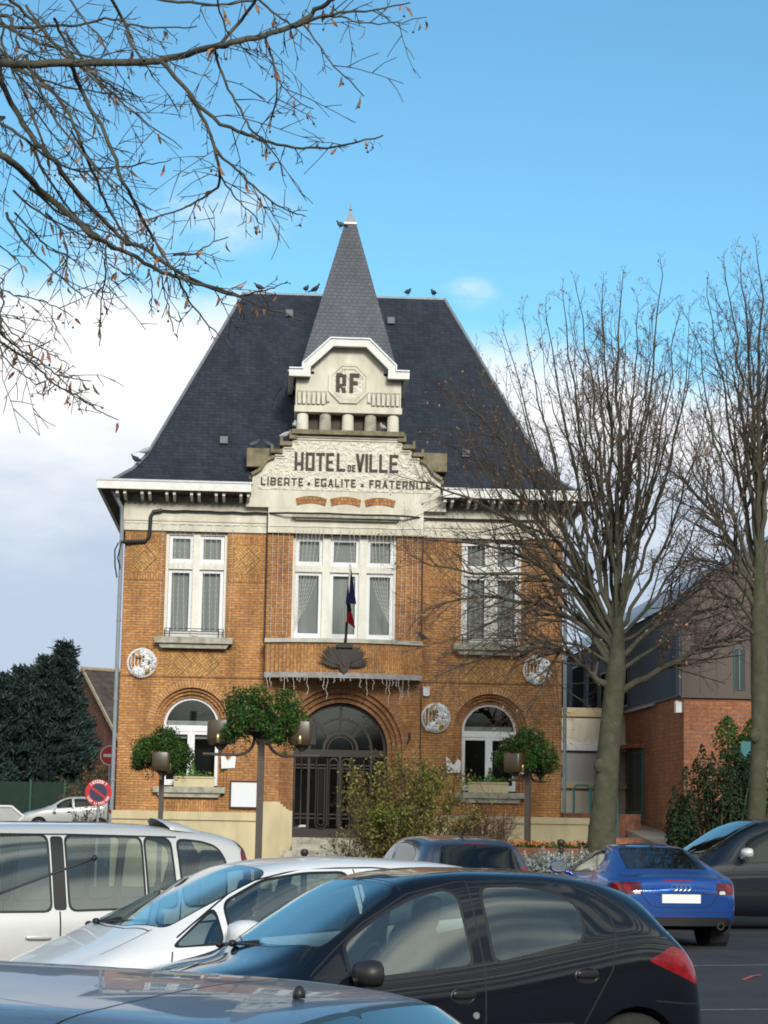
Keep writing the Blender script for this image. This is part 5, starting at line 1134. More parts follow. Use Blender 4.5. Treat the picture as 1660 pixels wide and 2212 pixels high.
for pts, w0, w1, Y in BR:
    n0 = len(pts); Pw = []
    for i, (px, py) in enumerate(pts): Pw.append(at(px, py, Y+0.35*sin(i*1.3+Y*7)*min(1, i/2))-root)
    if pts[0][0] < -30: Pw.insert(0, Vector((0.0, 0.1, max(2.5, Pw[0].z-0.5))))
    Q = catmull(Pw, 4); Q = [q+Vector((rnd.gauss(0, .004), 0, rnd.gauss(0, .004))) for q in Q]
    n = len(Q)-1; R = [max((w0+(w1-w0)*i/n), 2.0)/2/FPX*11.3*1.1 for i in range(n+1)]
    lb.tube(Q, R, 7, False)
    Lp = sum((Q[i+1]-Q[i]).length for i in range(n)); k = int(Lp*(4.8 if w0 > 4.9 else 2.8))+1
    for q_ in range(k):
        t = 0.08+0.80*(q_+rnd.random())/k; i = min(int(t*n), n-1); pp = Q[i].lerp(Q[i+1], t*n-i); tg = (Q[i+1]-Q[i]).normalized()
        ax = Matrix.Rotation(rnd.uniform(0, 2*pi), 3, tg) @ tg.orthogonal().normalized(); dd = tg*0.75+ax*0.65+Vector((0, 0, -0.15))
        twig(tw, pp, dd, rnd.choice((0.08, 0.14, 0.2, 0.3, 0.45, 0.6))*rnd.uniform(0.8, 1.2)*(1.15-0.6*t), 0.0036, 1, rnd, -0.05, None, (3, 4, 4, 4))
    for q_ in range(int(Lp*2.2)+1):
        t = rnd.uniform(0.3, 1.0); i = min(int(t*n), n-1); pp = Q[i].lerp(Q[i+1], t*n-i); s_ = rnd.uniform(0.025, 0.042)
        d_ = Vector((rnd.gauss(0, .5), rnd.gauss(0, .5), -1)).normalized(); sdv = d_.orthogonal().normalized(); sdv = Matrix.Rotation(rnd.uniform(0, 6.3), 3, d_) @ sdv; fw = d_.cross(sdv)
        p0 = pp+d_*0.02
        for m_ in range(4):
            a0, a1 = m_/4, (m_+1)/4; f = lambda a: p0+d_*s_*2*a+fw*0.018*sin(a*3)
            w = lambda a: 0.0085*sin(pi*min(max(a, 0.06), 0.95))+0.001
            sd.face([f(a0)-sdv*w(a0), f(a0)+sdv*w(a0), f(a1)+sdv*w(a1), f(a1)-sdv*w(a1)])
        if rnd.random() < 0.6:
            e = pp+Vector((rnd.gauss(0, .015), 0, -rnd.uniform(0.05, 0.09))); bl.tube([pp, e], 0.0012, 3, False); bl.ball(e, 0.0075, n=6, m=4)
lb.build('limbs', m_bark, OT, smooth=True); tw.build('twigs', m_twig, OT, smooth=True); tag(sd.build('dry_bracts', m_seed, OT), kind='stuff'); tag(bl.build('berries', m_twig, OT), kind='stuff')
# ------------------------------------------------------------------ shrubs
def shrub(name, px, Y, hz, rx, lab, leaves, mleaf, nst, tw_n, cat='shrub', leafs=(0.025, 0.05), seed=3, base=0.0, stem=m_twig, dens=1.0, hue=None):
    rnd = random.Random(seed); p0 = at(px, 1800, Y); T = empty(name, (p0.x, Y, base), 0, lab, cat)
    sb = MB(); fb_ = MB()
    for k in range(nst):
        a = rnd.uniform(0, 2*pi); rr_ = rx*sqrt(rnd.random()); e = Vector((rr_*cos(a), rr_*sin(a)*0.8, hz*rnd.uniform(0.62, 1.0)*(1-0.28*(rr_/rx)**2)))
        s = Vector((e.x*0.22+rnd.gauss(0, .08), e.y*0.22, 0)); Q = wob(bez(s, Vector((e.x*0.55, e.y*0.55, e.z*0.6)), e, 8), 0.03, rnd); R = [0.016*(1-0.7*i/8) for i in range(9)]
        sb.tube(Q, R, 5, False)
        for q in range(tw_n):
            t = 0.3+0.7*rnd.random(); i = min(int(t*8), 7); pp = Q[i].lerp(Q[i+1], t*8-i); d = (Q[i+1]-Q[i]).normalized()+Vector((rnd.gauss(0, .6), rnd.gauss(0, .6), rnd.gauss(0, .4)))
            twig(sb, pp, d, rnd.uniform(0.2, 0.5), 0.006, 1, rnd, 0.05, None, (3, 3, 4, 4))
            for m_ in range(int(leaves*dens)):
                leaf(fb_, pp+d.normalized()*rnd.uniform(0, 0.42)+Vector((rnd.gauss(0, .06), rnd.gauss(0, .06), rnd.gauss(0, .06))), rnd.uniform(*leafs))
    sb.build('stems', stem, T, smooth=True)
    if fb_.f: fb_.build('foliage', mleaf, T)
    return T
m_yg = pm('yellow_green_leaf', (0.13, 0.175, 0.026), 0.6, island=0.6, spec=0.2, col2=(0.15, 0.095, 0.035), vscale=1.1)
shrub('shrub', 872, 43.0, 3.3, 1.42, 'big loose green and brown shrub in front of the entrance door', 15, m_yg, 54, 17, seed=3, leafs=(0.024, 0.05))
shrub('shrub', 775, 42.0, 2.0, 0.5, 'small yellow green shrub left of the big shrub, by the steps', 5, m_yg, 12, 9, seed=8)
m_rt = pm('reddish_twig', (0.12, 0.065, 0.045), 0.9)
shrub('shrub', 1040, 43.5, 2.45, 0.72, 'bare reddish brown twiggy shrub between the green shrub and the lamp', 1, m_rt, 60, 15, seed=5, stem=m_rt, dens=0.4)
m_dg = pm('dark_evergreen', (0.022, 0.045, 0.016), 0.6, island=0.5, var=0.4, vscale=3, spec=0.2)
def evergreen(px, Y, sprays, lab, seed):
    rnd = random.Random(seed); p0 = at(px, 1800, Y); T = empty('evergreen_shrub', (p0.x, Y, 0), 0, lab, 'shrub', 'dark evergreen shrubs'); fb_ = MB(); sb = MB()
    for (dx, dy, h, r_) in sprays:
        sb.tube([(dx*0.3, dy*0.3, 0), (dx*0.8, dy*0.8, h*0.5), (dx, dy, h)], [0.05, 0.03, 0.01], 5, False)
        n = int(1300*h*r_/0.5)
        for i in range(n):
            z = h*(1-rnd.random()**1.5*0.85); w_ = r_*(1.25-(z/h)**1.6*1.05); a = rnd.uniform(0, 2*pi); rr_ = w_*sqrt(rnd.random()); t = z/h
            leaf(fb_, (dx*(0.65+0.35*t)+rr_*cos(a), dy*(0.65+0.35*t)+rr_*sin(a), z), rnd.uniform(0.03, 0.06), Vector((cos(a), sin(a), rnd.uniform(0.2, 1.2))).normalized())
    fb_.build('foliage', m_dg, T); sb.build('stems', m_bark, T); return T
def clumpy(name, px, Y, clumps, lab, seed, mat, grp):
    "evergreen of many leafy clumps (dx,dy,z,r,h) with upright tips"
    rnd = random.Random(seed); p0 = at(px, 1800, Y); T = empty(name, (p0.x, Y, 0), 0, lab, 'shrub', grp); fb_ = MB(); sb = MB()
    for (dx, dy, z, r_, h) in clumps:
        sb.tube([(dx*0.2, dy*0.2, 0), (dx*0.7, dy*0.7, z*0.6), (dx, dy, z)], [0.05, 0.03, 0.012], 5, False)
        for i in range(int(2600*r_*h)):
            a = rnd.uniform(0, 2*pi); t = rnd.uniform(-1, 1); w_ = r_*sqrt(max(0, 1-t*t))*(1-0.35*t)*rnd.uniform(0.6, 1.05); 
            leaf(fb_, (dx+w_*cos(a), dy+w_*sin(a), z+h*t), rnd.uniform(0.025, 0.06), Vector((cos(a), sin(a), rnd.uniform(0.0, 1.3))).normalized())
    fb_.build('foliage', mat, T); sb.build('stems', m_bark, T); return T
rnd = random.Random(2); CL = []
for i in range(46):
    x = rnd.uniform(-1.0, 0.75); top = 1.5+1.5*max(0, min(1, (x+1.05)/1.0)); z = rnd.uniform(0.5, top); CL.append((x, rnd.uniform(-0.7, 0.4), z, rnd.uniform(0.2, 0.34), rnd.uniform(0.28, 0.5)))
CL += [(-.30, -.2, 3.05, .16, .42), (-.42, -.1, 2.8, .16, .36), (-.05, 0, 2.95, .15, .38), (.2, 0, 3.0, .2, .4), (-.92, -.3, 2.15, .13, .42), (-.98, -.1, 1.7, .15, .4), (.45, .1, 3.1, .25, .4), (-.65, -.2, 2.6, .16, .4)]
clumpy('evergreen_shrub', 1545, 45.5, CL, 'dark evergreen shrub with upright tips before the orange brick wall', 4, m_dg, 'dark evergreen shrubs')
rnd = random.Random(6); CL = [(rnd.uniform(-.45, .6), rnd.uniform(-.3, .3), rnd.uniform(1.0, 4.0), rnd.uniform(.22, .36), rnd.uniform(.25, .4)) for i in range(34)]
clumpy('evergreen_shrub', 1608, 46.6, CL, 'taller leafy evergreen behind the right tree trunk', 5, m_plant, 'dark evergreen shrubs')
# ------------------------------------------------------------------ left background: conifer, house, fence, signs
STEMS = [(0, 8.75, 1.8), (-0.8, 8.0, 2.2), (-1.8, 7.5, 2.3), (0.35, 6.3, 1.4), (-2.8, 7.1, 2.3), (-3.9, 6.4, 2.2)]
def conifer(px, Y, H_, Rm, lab):
    rnd = random.Random(12); p0 = at(px, 1760, Y); g0 = gz(p0.x, Y); T = empty('conifer', (p0.x, Y, g0), 0, lab, 'tree')
    mb = MB(); mb.tube([(0, 0, 0), (0.05, 0, H_*0.5), (0, 0, H_)], [0.25, 0.15, 0.02], 8); mb.build('trunk', m_bark, T)
    fb_ = MB(); nb_ = 110
    for k, cx_, H_, Rm in [(k, c, h, r) for c, h, r in STEMS for k in range(nb_)]:
        z = 0.5+(H_-0.6)*(k/nb_)**1.0; a = k*2.4+rnd.gauss(0, .3); Lb = Rm*(1-(z/H_)**1.6)*rnd.uniform(0.65, 1.15)+0.15
        d_ = Vector((cos(a), sin(a), rnd.uniform(0.05, 0.5))).normalized(); p_ = Vector((cx_, 0.3*cx_, z))
        m_ = int(50+170*Lb)
        for i in range(m_):
            t = rnd.random()**0.7; q = p_+d_*Lb*t+Vector((0, 0, -0.25*Lb*t*t*0.5)); sp_ = 0.10+0.28*(1-t)*min(1, Lb/2)+0.06
            bd = (d_+Vector((rnd.gauss(0, .5), rnd.gauss(0, .5), rnd.gauss(0.35, .4)))).normalized(); sd_ = bd.orthogonal().normalized(); sd_ = Matrix.Rotation(rnd.uniform(0, 6.3), 3, bd) @ sd_; o_ = q+Vector((rnd.gauss(0, sp_), rnd.gauss(0, sp_), rnd.gauss(0, sp_*0.5))); l_ = rnd.uniform(0.14, 0.36); fb_.face([o_-sd_*0.025, o_+bd*l_*0.5-sd_*0.035, o_+bd*l_, o_+bd*l_*0.5+sd_*0.035, o_+sd_*0.025])
    fb_.build('foliage', pm('blue_green_needles', (0.050, 0.084, 0.076), 0.7, island=0.5, var=0.5, vscale=1.2, spec=0.15), T); return T
conifer(126, 99.0, 8.75, 1.9, 'broad dark blue green conifer left of the town hall')
HO = empty('brick_house', (at(175, 1760, 105).x, 105.0, gz(0, 105)), radians(37), 'brown brick house with tiled gable roof behind the conifer', 'house')
zb = HO.location.z; AZ = 9.0-zb; EZ = 5.2-zb; HWd = 4.0; LN = 11.0
mb = MB(); pts = [(0, -HWd, 0), (0, HWd, 0), (0, HWd, EZ), (0, 0, AZ-0.12), (0, -HWd, EZ)]; mb.face(pts); mb.face([(0, -HWd, 0), (0, -HWd, EZ), (LN, -HWd, EZ), (LN, -HWd, 0)])
mb.build('wall', brick('house_brick', (0.21, 0.085, 0.055), (0.15, 0.06, 0.04), (0.12, 0.09, 0.07)), HO)
mb = MB()
for s in (-1, 1): mb.face([(-0.25, s*(HWd+0.3), EZ-0.25), (-0.25, 0, AZ), (LN, 0, AZ), (LN, s*(HWd+0.3), EZ-0.25)])
mb.build('roof', brick('brown_tiles', (0.11, 0.085, 0.075), (0.08, 0.065, 0.06), (0.04, 0.035, 0.03), bw=0.3, bh=0.3), HO)
mb = MB()
for s in (-1, 1): mb.mesh([(-0.29, s*(HWd+0.32), EZ-0.30), (-0.29, 0, AZ-0.06), (-0.29, 0, AZ+0.12), (-0.29, s*(HWd+0.32), EZ-0.10), (-0.2, s*(HWd+0.32), EZ-0.30), (-0.2, 0, AZ-0.06), (-0.2, 0, AZ+0.12), (-0.2, s*(HWd+0.32), EZ-0.10)], [(0, 1, 2, 3), (4, 7, 6, 5), (3, 2, 6, 7), (0, 4, 5, 1)])
mb.tube([(-0.3, 0, AZ+0.06), (LN, 0, AZ+0.06)], 0.10, 6); mb.build('bargeboard', pm('weathered_board', (0.42, 0.36, 0.25), 0.8, var=0.3), HO)
LT = MB(); a_, b_5, c_, d_ = [at(px, py, Y_) for px, py, Y_ in ((132, 1580, 104.5), (204, 1577, 104.5), (160, 1672, 102.5), (88, 1675, 102.5))]
n_ = Vector((0.0, 0.03, -0.12)); LT.mesh([a_, b_5, c_, d_, a_+n_, b_5+n_, c_+n_, d_+n_], [(0, 3, 2, 1), (4, 5, 6, 7), (1, 2, 6, 5), (2, 3, 7, 6), (0, 1, 5, 4), (3, 0, 4, 7)])
LT.mat(1)
for q in (c_, d_): LT.tube([q, Vector((q.x, q.y, gz(q.x, q.y)))], 0.06, 6)
for q in (a_, b_5): LT.tube([q, Vector((q.x, q.y, gz(q.x, q.y)))], 0.06, 6)
tag(LT.build('lean_to', [pm('mauve_sheet', (0.16, 0.045, 0.085), 0.6, var=0.3), m_bark]), 'mauve sheet roof of a lean-to beside the brown house', 'lean-to')
FE = empty('mesh_fence', (0, 0, 0), 0, 'dark green screened fence behind the distant silver car', 'fence')
m_fn = pm('green_screen', (0.012, 0.035, 0.022), 0.8, var=0.3, vscale=3)
mb = MB(); x0, x1 = at(-60, 1760, 92).x, at(262, 1760, 92).x; z0 = gz(0, 92); mb.box(x0, x1, 92.0, 92.04, z0, 3.15); mb.build('screen', m_fn, FE)
m_fp = pm('green_post', (0.02, 0.085, 0.05), 0.6)
for px in (-10, 64, 138, 214, 255):
    mb = MB(); xx = at(px, 1760, 91.9).x; mb.box(xx-0.04, xx+0.04, 91.90, 91.98, z0, 3.25); mb.build('post', m_fp, FE)
shrub('shrub', 192, 58.0, 2.35, 0.62, 'low brownish green shrub in front of the distant silver car', 5, m_yg, 18, 8, seed=14)
shrub('hedge', 215, 88.0, 4.3-1.0, 1.9, 'brown autumn hedge below the mauve lean-to', 5, pm('autumn_leaf', (0.11, 0.065, 0.025), 0.7, island=0.5), 40, 12, 'hedge', (0.05, 0.1), seed=15, base=1.0)
m_rs = pm('sign_red', (0.50, 0.02, 0.025), 0.4); m_wh = pm('sign_white', (0.75, 0.72, 0.72), 0.4); m_navy = pm('sign_navy', (0.03, 0.035, 0.075), 0.4)
def disc(mb, r_, y, n=40): mb.face([(r_*cos(2*pi*i/n), y, r_*sin(2*pi*i/n)) for i in range(n)][::-1])
def tube_ring(mb, ro, ri, y, n=40):
    for i in range(n):
        a, b = 2*pi*i/n, 2*pi*(i+1)/n; mb.face([(ro*cos(b), y, ro*sin(b)), (ro*cos(a), y, ro*sin(a)), (ri*cos(a), y, ri*sin(a)), (ri*cos(b), y, ri*sin(b))])
p_ = at(213, 1712, 51.5); NP = empty('no_parking_sign', (p_.x, 51.5, 0), 0.05, 'round red no parking sign reading INTERDIT at the left corner', 'road sign'); zc = p_.z; R_ = 0.325
mb = MB(); mb.tube([(0, 0.05, 0), (0, 0.05, zc+0.2)], 0.03, 8); mb.build('pole', m_zinc, NP)
mb = MB(); mb.lathe([(R_, -0.01), (R_, 0.015)], (0, 0, zc), 40, 'y'); pl = mb.build('plate', m_rs, NP)
def curved_text(s, r_, h, a0, a1, y, zc_, flip=False):
    mb = MB(); n = len(s)
    for i, ch in enumerate(s):
        if ch == ' ': continue
        a = a0+(a1-a0)*i/max(1, n-1); w_ = 0.62; tx = Vector((sin(a), cos(a))); ct = Vector((r_*sin(a), r_*cos(a)))
        rt = Vector((cos(a), -sin(a))); up_ = tx
        if flip: rt = -rt; up_ = -tx
        for q in strokes(ch, w_, 0.2):
            mb.face([(lambda v: (v.x, y, zc_+v.y))(ct+rt*((u-w_/2)*h)+up_*((v-0.5)*h)) for u, v in q])
    return mb
mt = curved_text('INTERDIT', 0.267, 0.075, -0.72, 0.72, -0.016, zc); mt.build('lettering', m_wh, pl)
mt = curved_text('SAUF LIVRAISON', 0.267, 0.06, pi+1.15, pi-1.15, -0.016, zc, True); mt.build('lettering', m_wh, pl)
mb = MB(); disc(mb, 0.215, -0.013); o = mb.build('navy_disc', m_navy, pl); o.location = (0, 0, zc)
mb = MB(); d_ = Vector((cos(-pi*0.2), sin(-pi*0.2)))*0.22; n_ = Vector((-d_.y, d_.x)).normalized()*0.028
mb.face([(v.x, -0.0165, zc+v.y) for v in (-d_-n_, d_-n_, d_+n_, -d_+n_)]); mb.build('red_bar', m_rs, pl)
p_ = at(238, 1632, 66.0); NE_ = empty('no_entry_sign', (p_.x, 66.0, gz(p_.x, 66)), 0, 'small no entry sign half hidden behind the corner of the town hall', 'road sign'); zc = p_.z-gz(p_.x, 66)
mb = MB(); mb.tube([(0, 0.05, 0), (0, 0.05, zc+0.2)], 0.03, 8); mb.build('pole', m_zinc, NE_)
mb = MB(); mb.lathe([(0.31, -0.01), (0.31, 0.015)], (0, 0, zc), 40, 'y'); pl = mb.build('plate', m_wh, NE_)
mb = MB(); disc(mb, 0.285, -0.014); o = mb.build('red_disc', m_rs, pl); o.location = (0, 0, zc)
mb = MB(); mb.box(-0.2, 0.2, -0.018, -0.0155, zc-0.045, zc+0.045); mb.build('white_bar', m_wh, pl)
AS = empty('direction_sign', (0, 0, 0), 0, 'grey back of an arrow shaped direction sign at the left edge', 'road sign'); S = [at(px, py, 39.0) for px, py in ((-90, 1740), (26, 1742), (52, 1764), (26, 1790), (-90, 1790))]
mb = MB(); mb.prism([(q.x, q.z) for q in S], 39.0, 39.03); mb.build('panel', pm('sign_back', (0.42, 0.42, 0.42), 0.5, metal=0.2, var=0.1), AS)
mb = MB()
for i in range(5): mb.tube([(S[i].x, 38.99, S[i].z), (S[(i+1) % 5].x, 38.99, S[(i+1) % 5].z)], 0.022, 6)
mb.build('rim', m_wh, AS); mb = MB(); xx = S[0].x+0.35; mb.tube([(xx, 39.08, 0), (xx, 39.08, 2.1)], 0.035, 8); mb.build('pole', m_zinc, AS)
# ------------------------------------------------------------------ cars
def pchip(T):
    xs = [p[0] for p in T]; ys = [p[1] for p in T]; n = len(xs); h = [xs[i+1]-xs[i] for i in range(n-1)]; d = [(ys[i+1]-ys[i])/h[i] for i in range(n-1)]
    m = [d[0]]+[0.0 if d[i-1]*d[i] <= 0 else (3*(h[i-1]+h[i]))/((2*h[i]+h[i-1])/d[i-1]+(h[i]+2*h[i-1])/d[i]) for i in range(1, n-1)]+[d[-1]]
    def f(x):
        x = min(max(x, xs[0]), xs[-1]); i = 0
        while i < n-2 and x > xs[i+1]: i += 1
        t = (x-xs[i])/h[i]; a, b = ys[i], ys[i+1]
        return a*(2*t**3-3*t*t+1)+b*(-2*t**3+3*t*t)+h[i]*(m[i]*(t**3-2*t*t+t)+m[i+1]*(t**3-t*t))
    return f
def round_poly(P, r=0.04, n=4):
    out = []; N_ = len(P)
    for i in range(N_):
        p = Vector(P[i]); a = Vector(P[i-1])-p; b = Vector(P[(i+1) % N_])-p; q = min(r, a.length*0.45, b.length*0.45); a = p+a.normalized()*q; b = p+b.normalized()*q
        for k in range(n+1): t = k/n; out.append(((1-t)**2*a+2*t*(1-t)*p+t*t*b)[:])
    return out
def ccw(P):
    A = sum(P[i][0]*P[(i+1) % len(P)][1]-P[(i+1) % len(P)][0]*P[i][1] for i in range(len(P)))
    return list(P) if A > 0 else list(P)[::-1]
def grow(P, e):
    c = Vector((sum(p[0] for p in P)/len(P), sum(p[1] for p in P)/len(P))); out = []
    P = ccw(P); n = len(P)
    for i in range(n):
        d1 = (Vector(P[i])-Vector(P[i-1])).normalized(); d2 = (Vector(P[(i+1) % n])-Vector(P[i])).normalized(); n1 = Vector((d1.y, -d1.x)); n2 = Vector((d2.y, -d2.x)); m = (n1+n2).normalized(); out.append((Vector(P[i])+m*e/max(0.5, m.dot(n1)))[:])
    return out
def clip(V, ax, p, d, keep):
    "half-plane clip of a polygon of 6-vectors; keep=+1 keeps the left of direction d through p"
    out = []; n = len(V); s = [((v[ax[1]]-p[1])*d[0]-(v[ax[0]]-p[0])*d[1])*keep for v in V]
    for i in range(n):
        j = (i+1) % n
        if s[i] >= 0: out.append(V[i])
        if (s[i] > 1e-9 and s[j] < -1e-9) or (s[i] < -1e-9 and s[j] > 1e-9): t = s[i]/(s[i]-s[j]); out.append(tuple(a+(b-a)*t for a, b in zip(V[i], V[j])))
    return out if len(out) > 2 else None
def carve(faces, poly, ax, cond):
    poly = ccw(poly); x0 = min(p[0] for p in poly); x1 = max(p[0] for p in poly); y0 = min(p[1] for p in poly); y1 = max(p[1] for p in poly); ins = []; out = []
    for f in faces:
        V, v = f; a = [q[ax[0]] for q in V]; b = [q[ax[1]] for q in V]
        if max(a) < x0 or min(a) > x1 or max(b) < y0 or min(b) > y1 or not cond(f): out.append(f); continue
        rem = V
        for i in range(len(poly)):
            p = poly[i]; q = poly[(i+1) % len(poly)]; d = (q[0]-p[0], q[1]-p[1])
            o = clip(rem, ax, p, d, -1)
            if o: out.append((o, v))
            rem = clip(rem, ax, p, d, 1)
            if not rem: break
        if rem: ins.append((rem, v))
    return ins, out
XZ, XY, YZ = (0, 2), (0, 1), (1, 2)
def fn(f):
    n = [sum(v[3+k] for v in f[0])/len(f[0]) for k in range(3)]; return n
m_gap = pm('panel_gap', (0.012, 0.012, 0.013), 0.7); m_tyre = pm('tyre_rubber', (0.022, 0.022, 0.022), 0.85, var=0.3, vscale=20); m_rim = pm('alloy_rim', (0.42, 0.43, 0.45), 0.35, metal=0.7); m_cap = pm('hub_cap', (0.34, 0.33, 0.31), 0.5)
m_red = pm('red_lens', (0.30, 0.008, 0.014), 0.15, spec=0.5, coat=0.35, var=0.5, vscale=14); m_dred = pm('smoked_red_lens', (0.085, 0.006, 0.010), 0.15, spec=0.5, coat=0.4); m_clear = pm('clear_lens', (0.55, 0.58, 0.60), 0.1, spec=0.8, coat=0.8); m_trim = pm('black_trim', (0.016, 0.016, 0.018), 0.35)
m_seat = pm('dark_seat_cloth', (0.03, 0.032, 0.036), 0.9); m_cabin = pm('dark_cabin', (0.022, 0.022, 0.024), 0.9); m_plate = pm('blank_plate', (0.80, 0.80, 0.80), 0.4)
def paint(name, col, metal=0.3, rough=0.32, coat=1.0, inner=True):
    m = pm(name, col, rough, metal=metal, spec=0.5, coat=coat); m.node_tree.nodes['Principled BSDF'].inputs['Coat Roughness'].default_value = 0.025; return m
def car(name, loc, rz, spec, mat, label, scale=1.0, group='parked cars'):
    S = spec; L = S['L']; top, belt, sill, hw, rw = (pchip(S[k]) for k in ('top', 'belt', 'sill', 'w', 'roofw'))
    CAR = empty(name, loc, rz, label, 'car', group); CAR.scale = (scale,)*3
    N_ = 84; xs = [L*(0.62*t+0.38*(0.5-0.5*cos(pi*t))) for t in [i/N_ for i in range(N_+1)]]
    def section(x):
        t, b, s, w, r = top(x), belt(x), sill(x), hw(x), rw(x); b = min(b, t-0.012); g = t-b; k = min(1, max(0, (g-0.04)/0.22)); wb = w-0.045; r = min(r, wb*0.97)
        C = [(0, t), (r*0.5, t-0.004-0.006*k), (r*0.84, t-0.018), (r, t-0.03-0.035*k-0.1*(1-k)*g), (r+(wb-r)*0.50, b+g*(0.50-0.10*(1-k))), (wb, b+0.02*k), (w-0.010, b-0.05), (w, b-0.05-(b-s)*0.26), (w-0.002, s+(b-s)*0.36), (w-0.02, s+0.09), (w-0.09, s)]
        Q = [(-C[1][0], C[1][1])]+C+[(2*C[-1][0]-C[-2][0], 2*C[-1][1]-C[-2][1])]; out = []
        m = 4
        for i in range(1, len(Q)-2):
            for q in range(m):
                u = q/m; b0, b1, b2, b3 = (1-u)**3/6, (3*u**3-6*u*u+4)/6, (-3*u**3+3*u*u+3*u+1)/6, u**3/6
                out.append((b0*Q[i-1][0]+b1*Q[i][0]+b2*Q[i+1][0]+b3*Q[i+2][0], b0*Q[i-1][1]+b1*Q[i][1]+b2*Q[i+1][1]+b3*Q[i+2][1], i-1+u))
        out[0] = (0.0, out[0][1], 0); out.append((C[-1][0], C[-1][1], 10.0)); return out
    rows = []
    for q in (1.0, 0.75, 0.5, 0.28, 0.12): sct = section(0); rows.append([(-S.get('nose', 0.10)*(1-(1-q)**2), y*(1-q), z) for y, z, v in sct])
    for x in xs: rows.append([(x, y, z) for y, z, v in section(x)])
    for q in (0.12, 0.28, 0.5, 0.75, 1.0): sct = section(L); rows.append([(L+S.get('tail', 0.06)*(1-(1-q)**2), y*(1-q), z) for y, z, v in sct])
    vs = [v for _, _, v in section(1.0)]; R_, M_ = len(rows), len(vs)
    def nrm(i, j):
        a = Vector(rows[min(i+1, R_-1)][j])-Vector(rows[max(i-1, 0)][j])
        if j == 0: b = Vector(rows[i][1])*1.0; b = Vector((0, max(b.y, 1e-4), rows[i][1][2]-rows[i][0][2])); b.z = 0 if True else b.z; b = Vector((0, 1, 0))
        else: b = Vector(rows[i][min(j+1, M_-1)])-Vector(rows[i][j-1])
        n = a.cross(b)
        if n.length < 1e-9: n = Vector((-1 if i < R_/2 else 1, 0, 0))
        n.normalize()
        if i == 0 or i == R_-1: n = Vector((-1 if i == 0 else 1, 0, 0))
        return n
    NR = [[nrm(i, j) for j in range(M_)] for i in range(R_)]
    rec = lambda i, j: (*rows[i][j], *NR[i][j])
    faces = [([rec(i, j), rec(i+1, j), rec(i+1, j+1), rec(i, j+1)], (vs[j]+vs[j+1])/2) for i in range(R_-1) for j in range(M_-1)]
    # orient outward
    f0 = next(f for f in faces if abs(f[0][0][0]-L/2) < 0.1 and f[1] < 1); n_ = (Vector(f0[0][1][:3])-Vector(f0[0][0][:3])).cross(Vector(f0[0][3][:3])-Vector(f0[0][0][:3]))
    if n_.z < 0: faces = [(V[::-1], v) for V, v in faces]
    if f0[0][0][5] < 0: faces = [([(*q[:3], -q[3], -q[4], -q[5]) if True else q for q in V], v) for V, v in faces]
    fix = []
    for V, v in faces:
        fix.append(([q if not (q[0] <= -S.get('nose', 0.10)+1e-6) else (*q[:3], -1, 0, 0) for q in V], v))
    faces = [([q if not (q[0] >= L+S.get('tail', 0.06)-1e-6) else (*q[:3], 1, 0, 0) for q in V], v) for V, v in fix]
    # wheel arches
    AX = S['axles']; WR = S.get('wr', 0.295)
    for ax_ in AX: _, faces = carve(faces, [(ax_+(WR+0.045)*cos(2*pi*i/20), WR+(WR+0.045)*sin(2*pi*i/20)) for i in range(20)], XZ, lambda f: f[1] > 5.5 and abs(fn(f)[0]) < 0.75)
    parts = {}
    CONDS = {'side': lambda f: f[1] > 2.7 and abs(fn(f)[0]) < 0.93, 'top': lambda f: f[1] < 3.4, 'rear': lambda f: fn(f)[0] > 0.25, 'front': lambda f: fn(f)[0] < -0.2}
    trim = []
    for kind, axk, poly, mode in S['cut']:      # (part, projection, polygon, condition)
        ax_ = {'xz': XZ, 'xy': XY, 'yz': YZ}[axk]
        if 'window' in kind or 'screen' in kind:
            ins, faces = carve(faces, round_poly(grow(ccw(poly), 0.010 if 'screen' in kind else 0.018), 0.07), ax_, CONDS[mode]); P2 = round_poly(ccw(poly), 0.06); ins, fr = carve(ins, P2, ax_, lambda f: True); trim += fr
        else: ins, faces = carve(faces, poly if len(poly) > 12 else round_poly(ccw(poly), S.get('rl', 0.03)), ax_, CONDS[mode])
        parts.setdefault(kind, []).append(ins)
    gaps = []
    for axk, line, mode, w_ in S.get('gaps', []):
        ax_ = {'xz': XZ, 'xy': XY, 'yz': YZ}[axk]
        for i in range(len(line)-1):
            a, b = Vector(line[i]), Vector(line[i+1]); d = (b-a).normalized(); n2 = Vector((-d.y, d.x))*w_/2; a = a-d*w_*0.3; b = b+d*w_*0.3
            ins, faces = carve(faces, [(a-n2)[:], (b-n2)[:], (b+n2)[:], (a+n2)[:]], ax_, CONDS[mode]); gaps += ins
    def emit(name, groups, mats, sides=(1, -1), par=CAR, off=0.0, flat=False):
        mb = MB(); mb.n = []
        if flat:        # glass is flatter than the body round it
            aq = [q for k, fl in groups for V, v in fl for q in V]; an = Vector([sum(q[3+c] for q in aq)/len(aq) for c in range(3)]).normalized(); mid_ = min(q[1] for q in aq) < 0.02
            def nf(q):
                n = Vector(q[3:6]); m = an*0.86+n*0.14
                if mid_: m.y = n.y*0.8
                return m.normalized()[:]
        for k, fl in groups:
            for V, v in fl:
                for s in sides:
                    if flat: V = [(*q[:3], *nf(q)) for q in V]
                    W_ = V if s == 1 else V[::-1]; i = len(mb.v)
                    mb.v += [(q[0]+q[3]*off, (q[1]+q[4]*off)*s, q[2]+q[5]*off) for q in W_]; mb.n += [(q[3], q[4]*s, q[5]) for q in W_]; mb.f.append(tuple(range(i, i+len(W_)))); mb.m.append(k)
        return mb.build(name, mats, par)
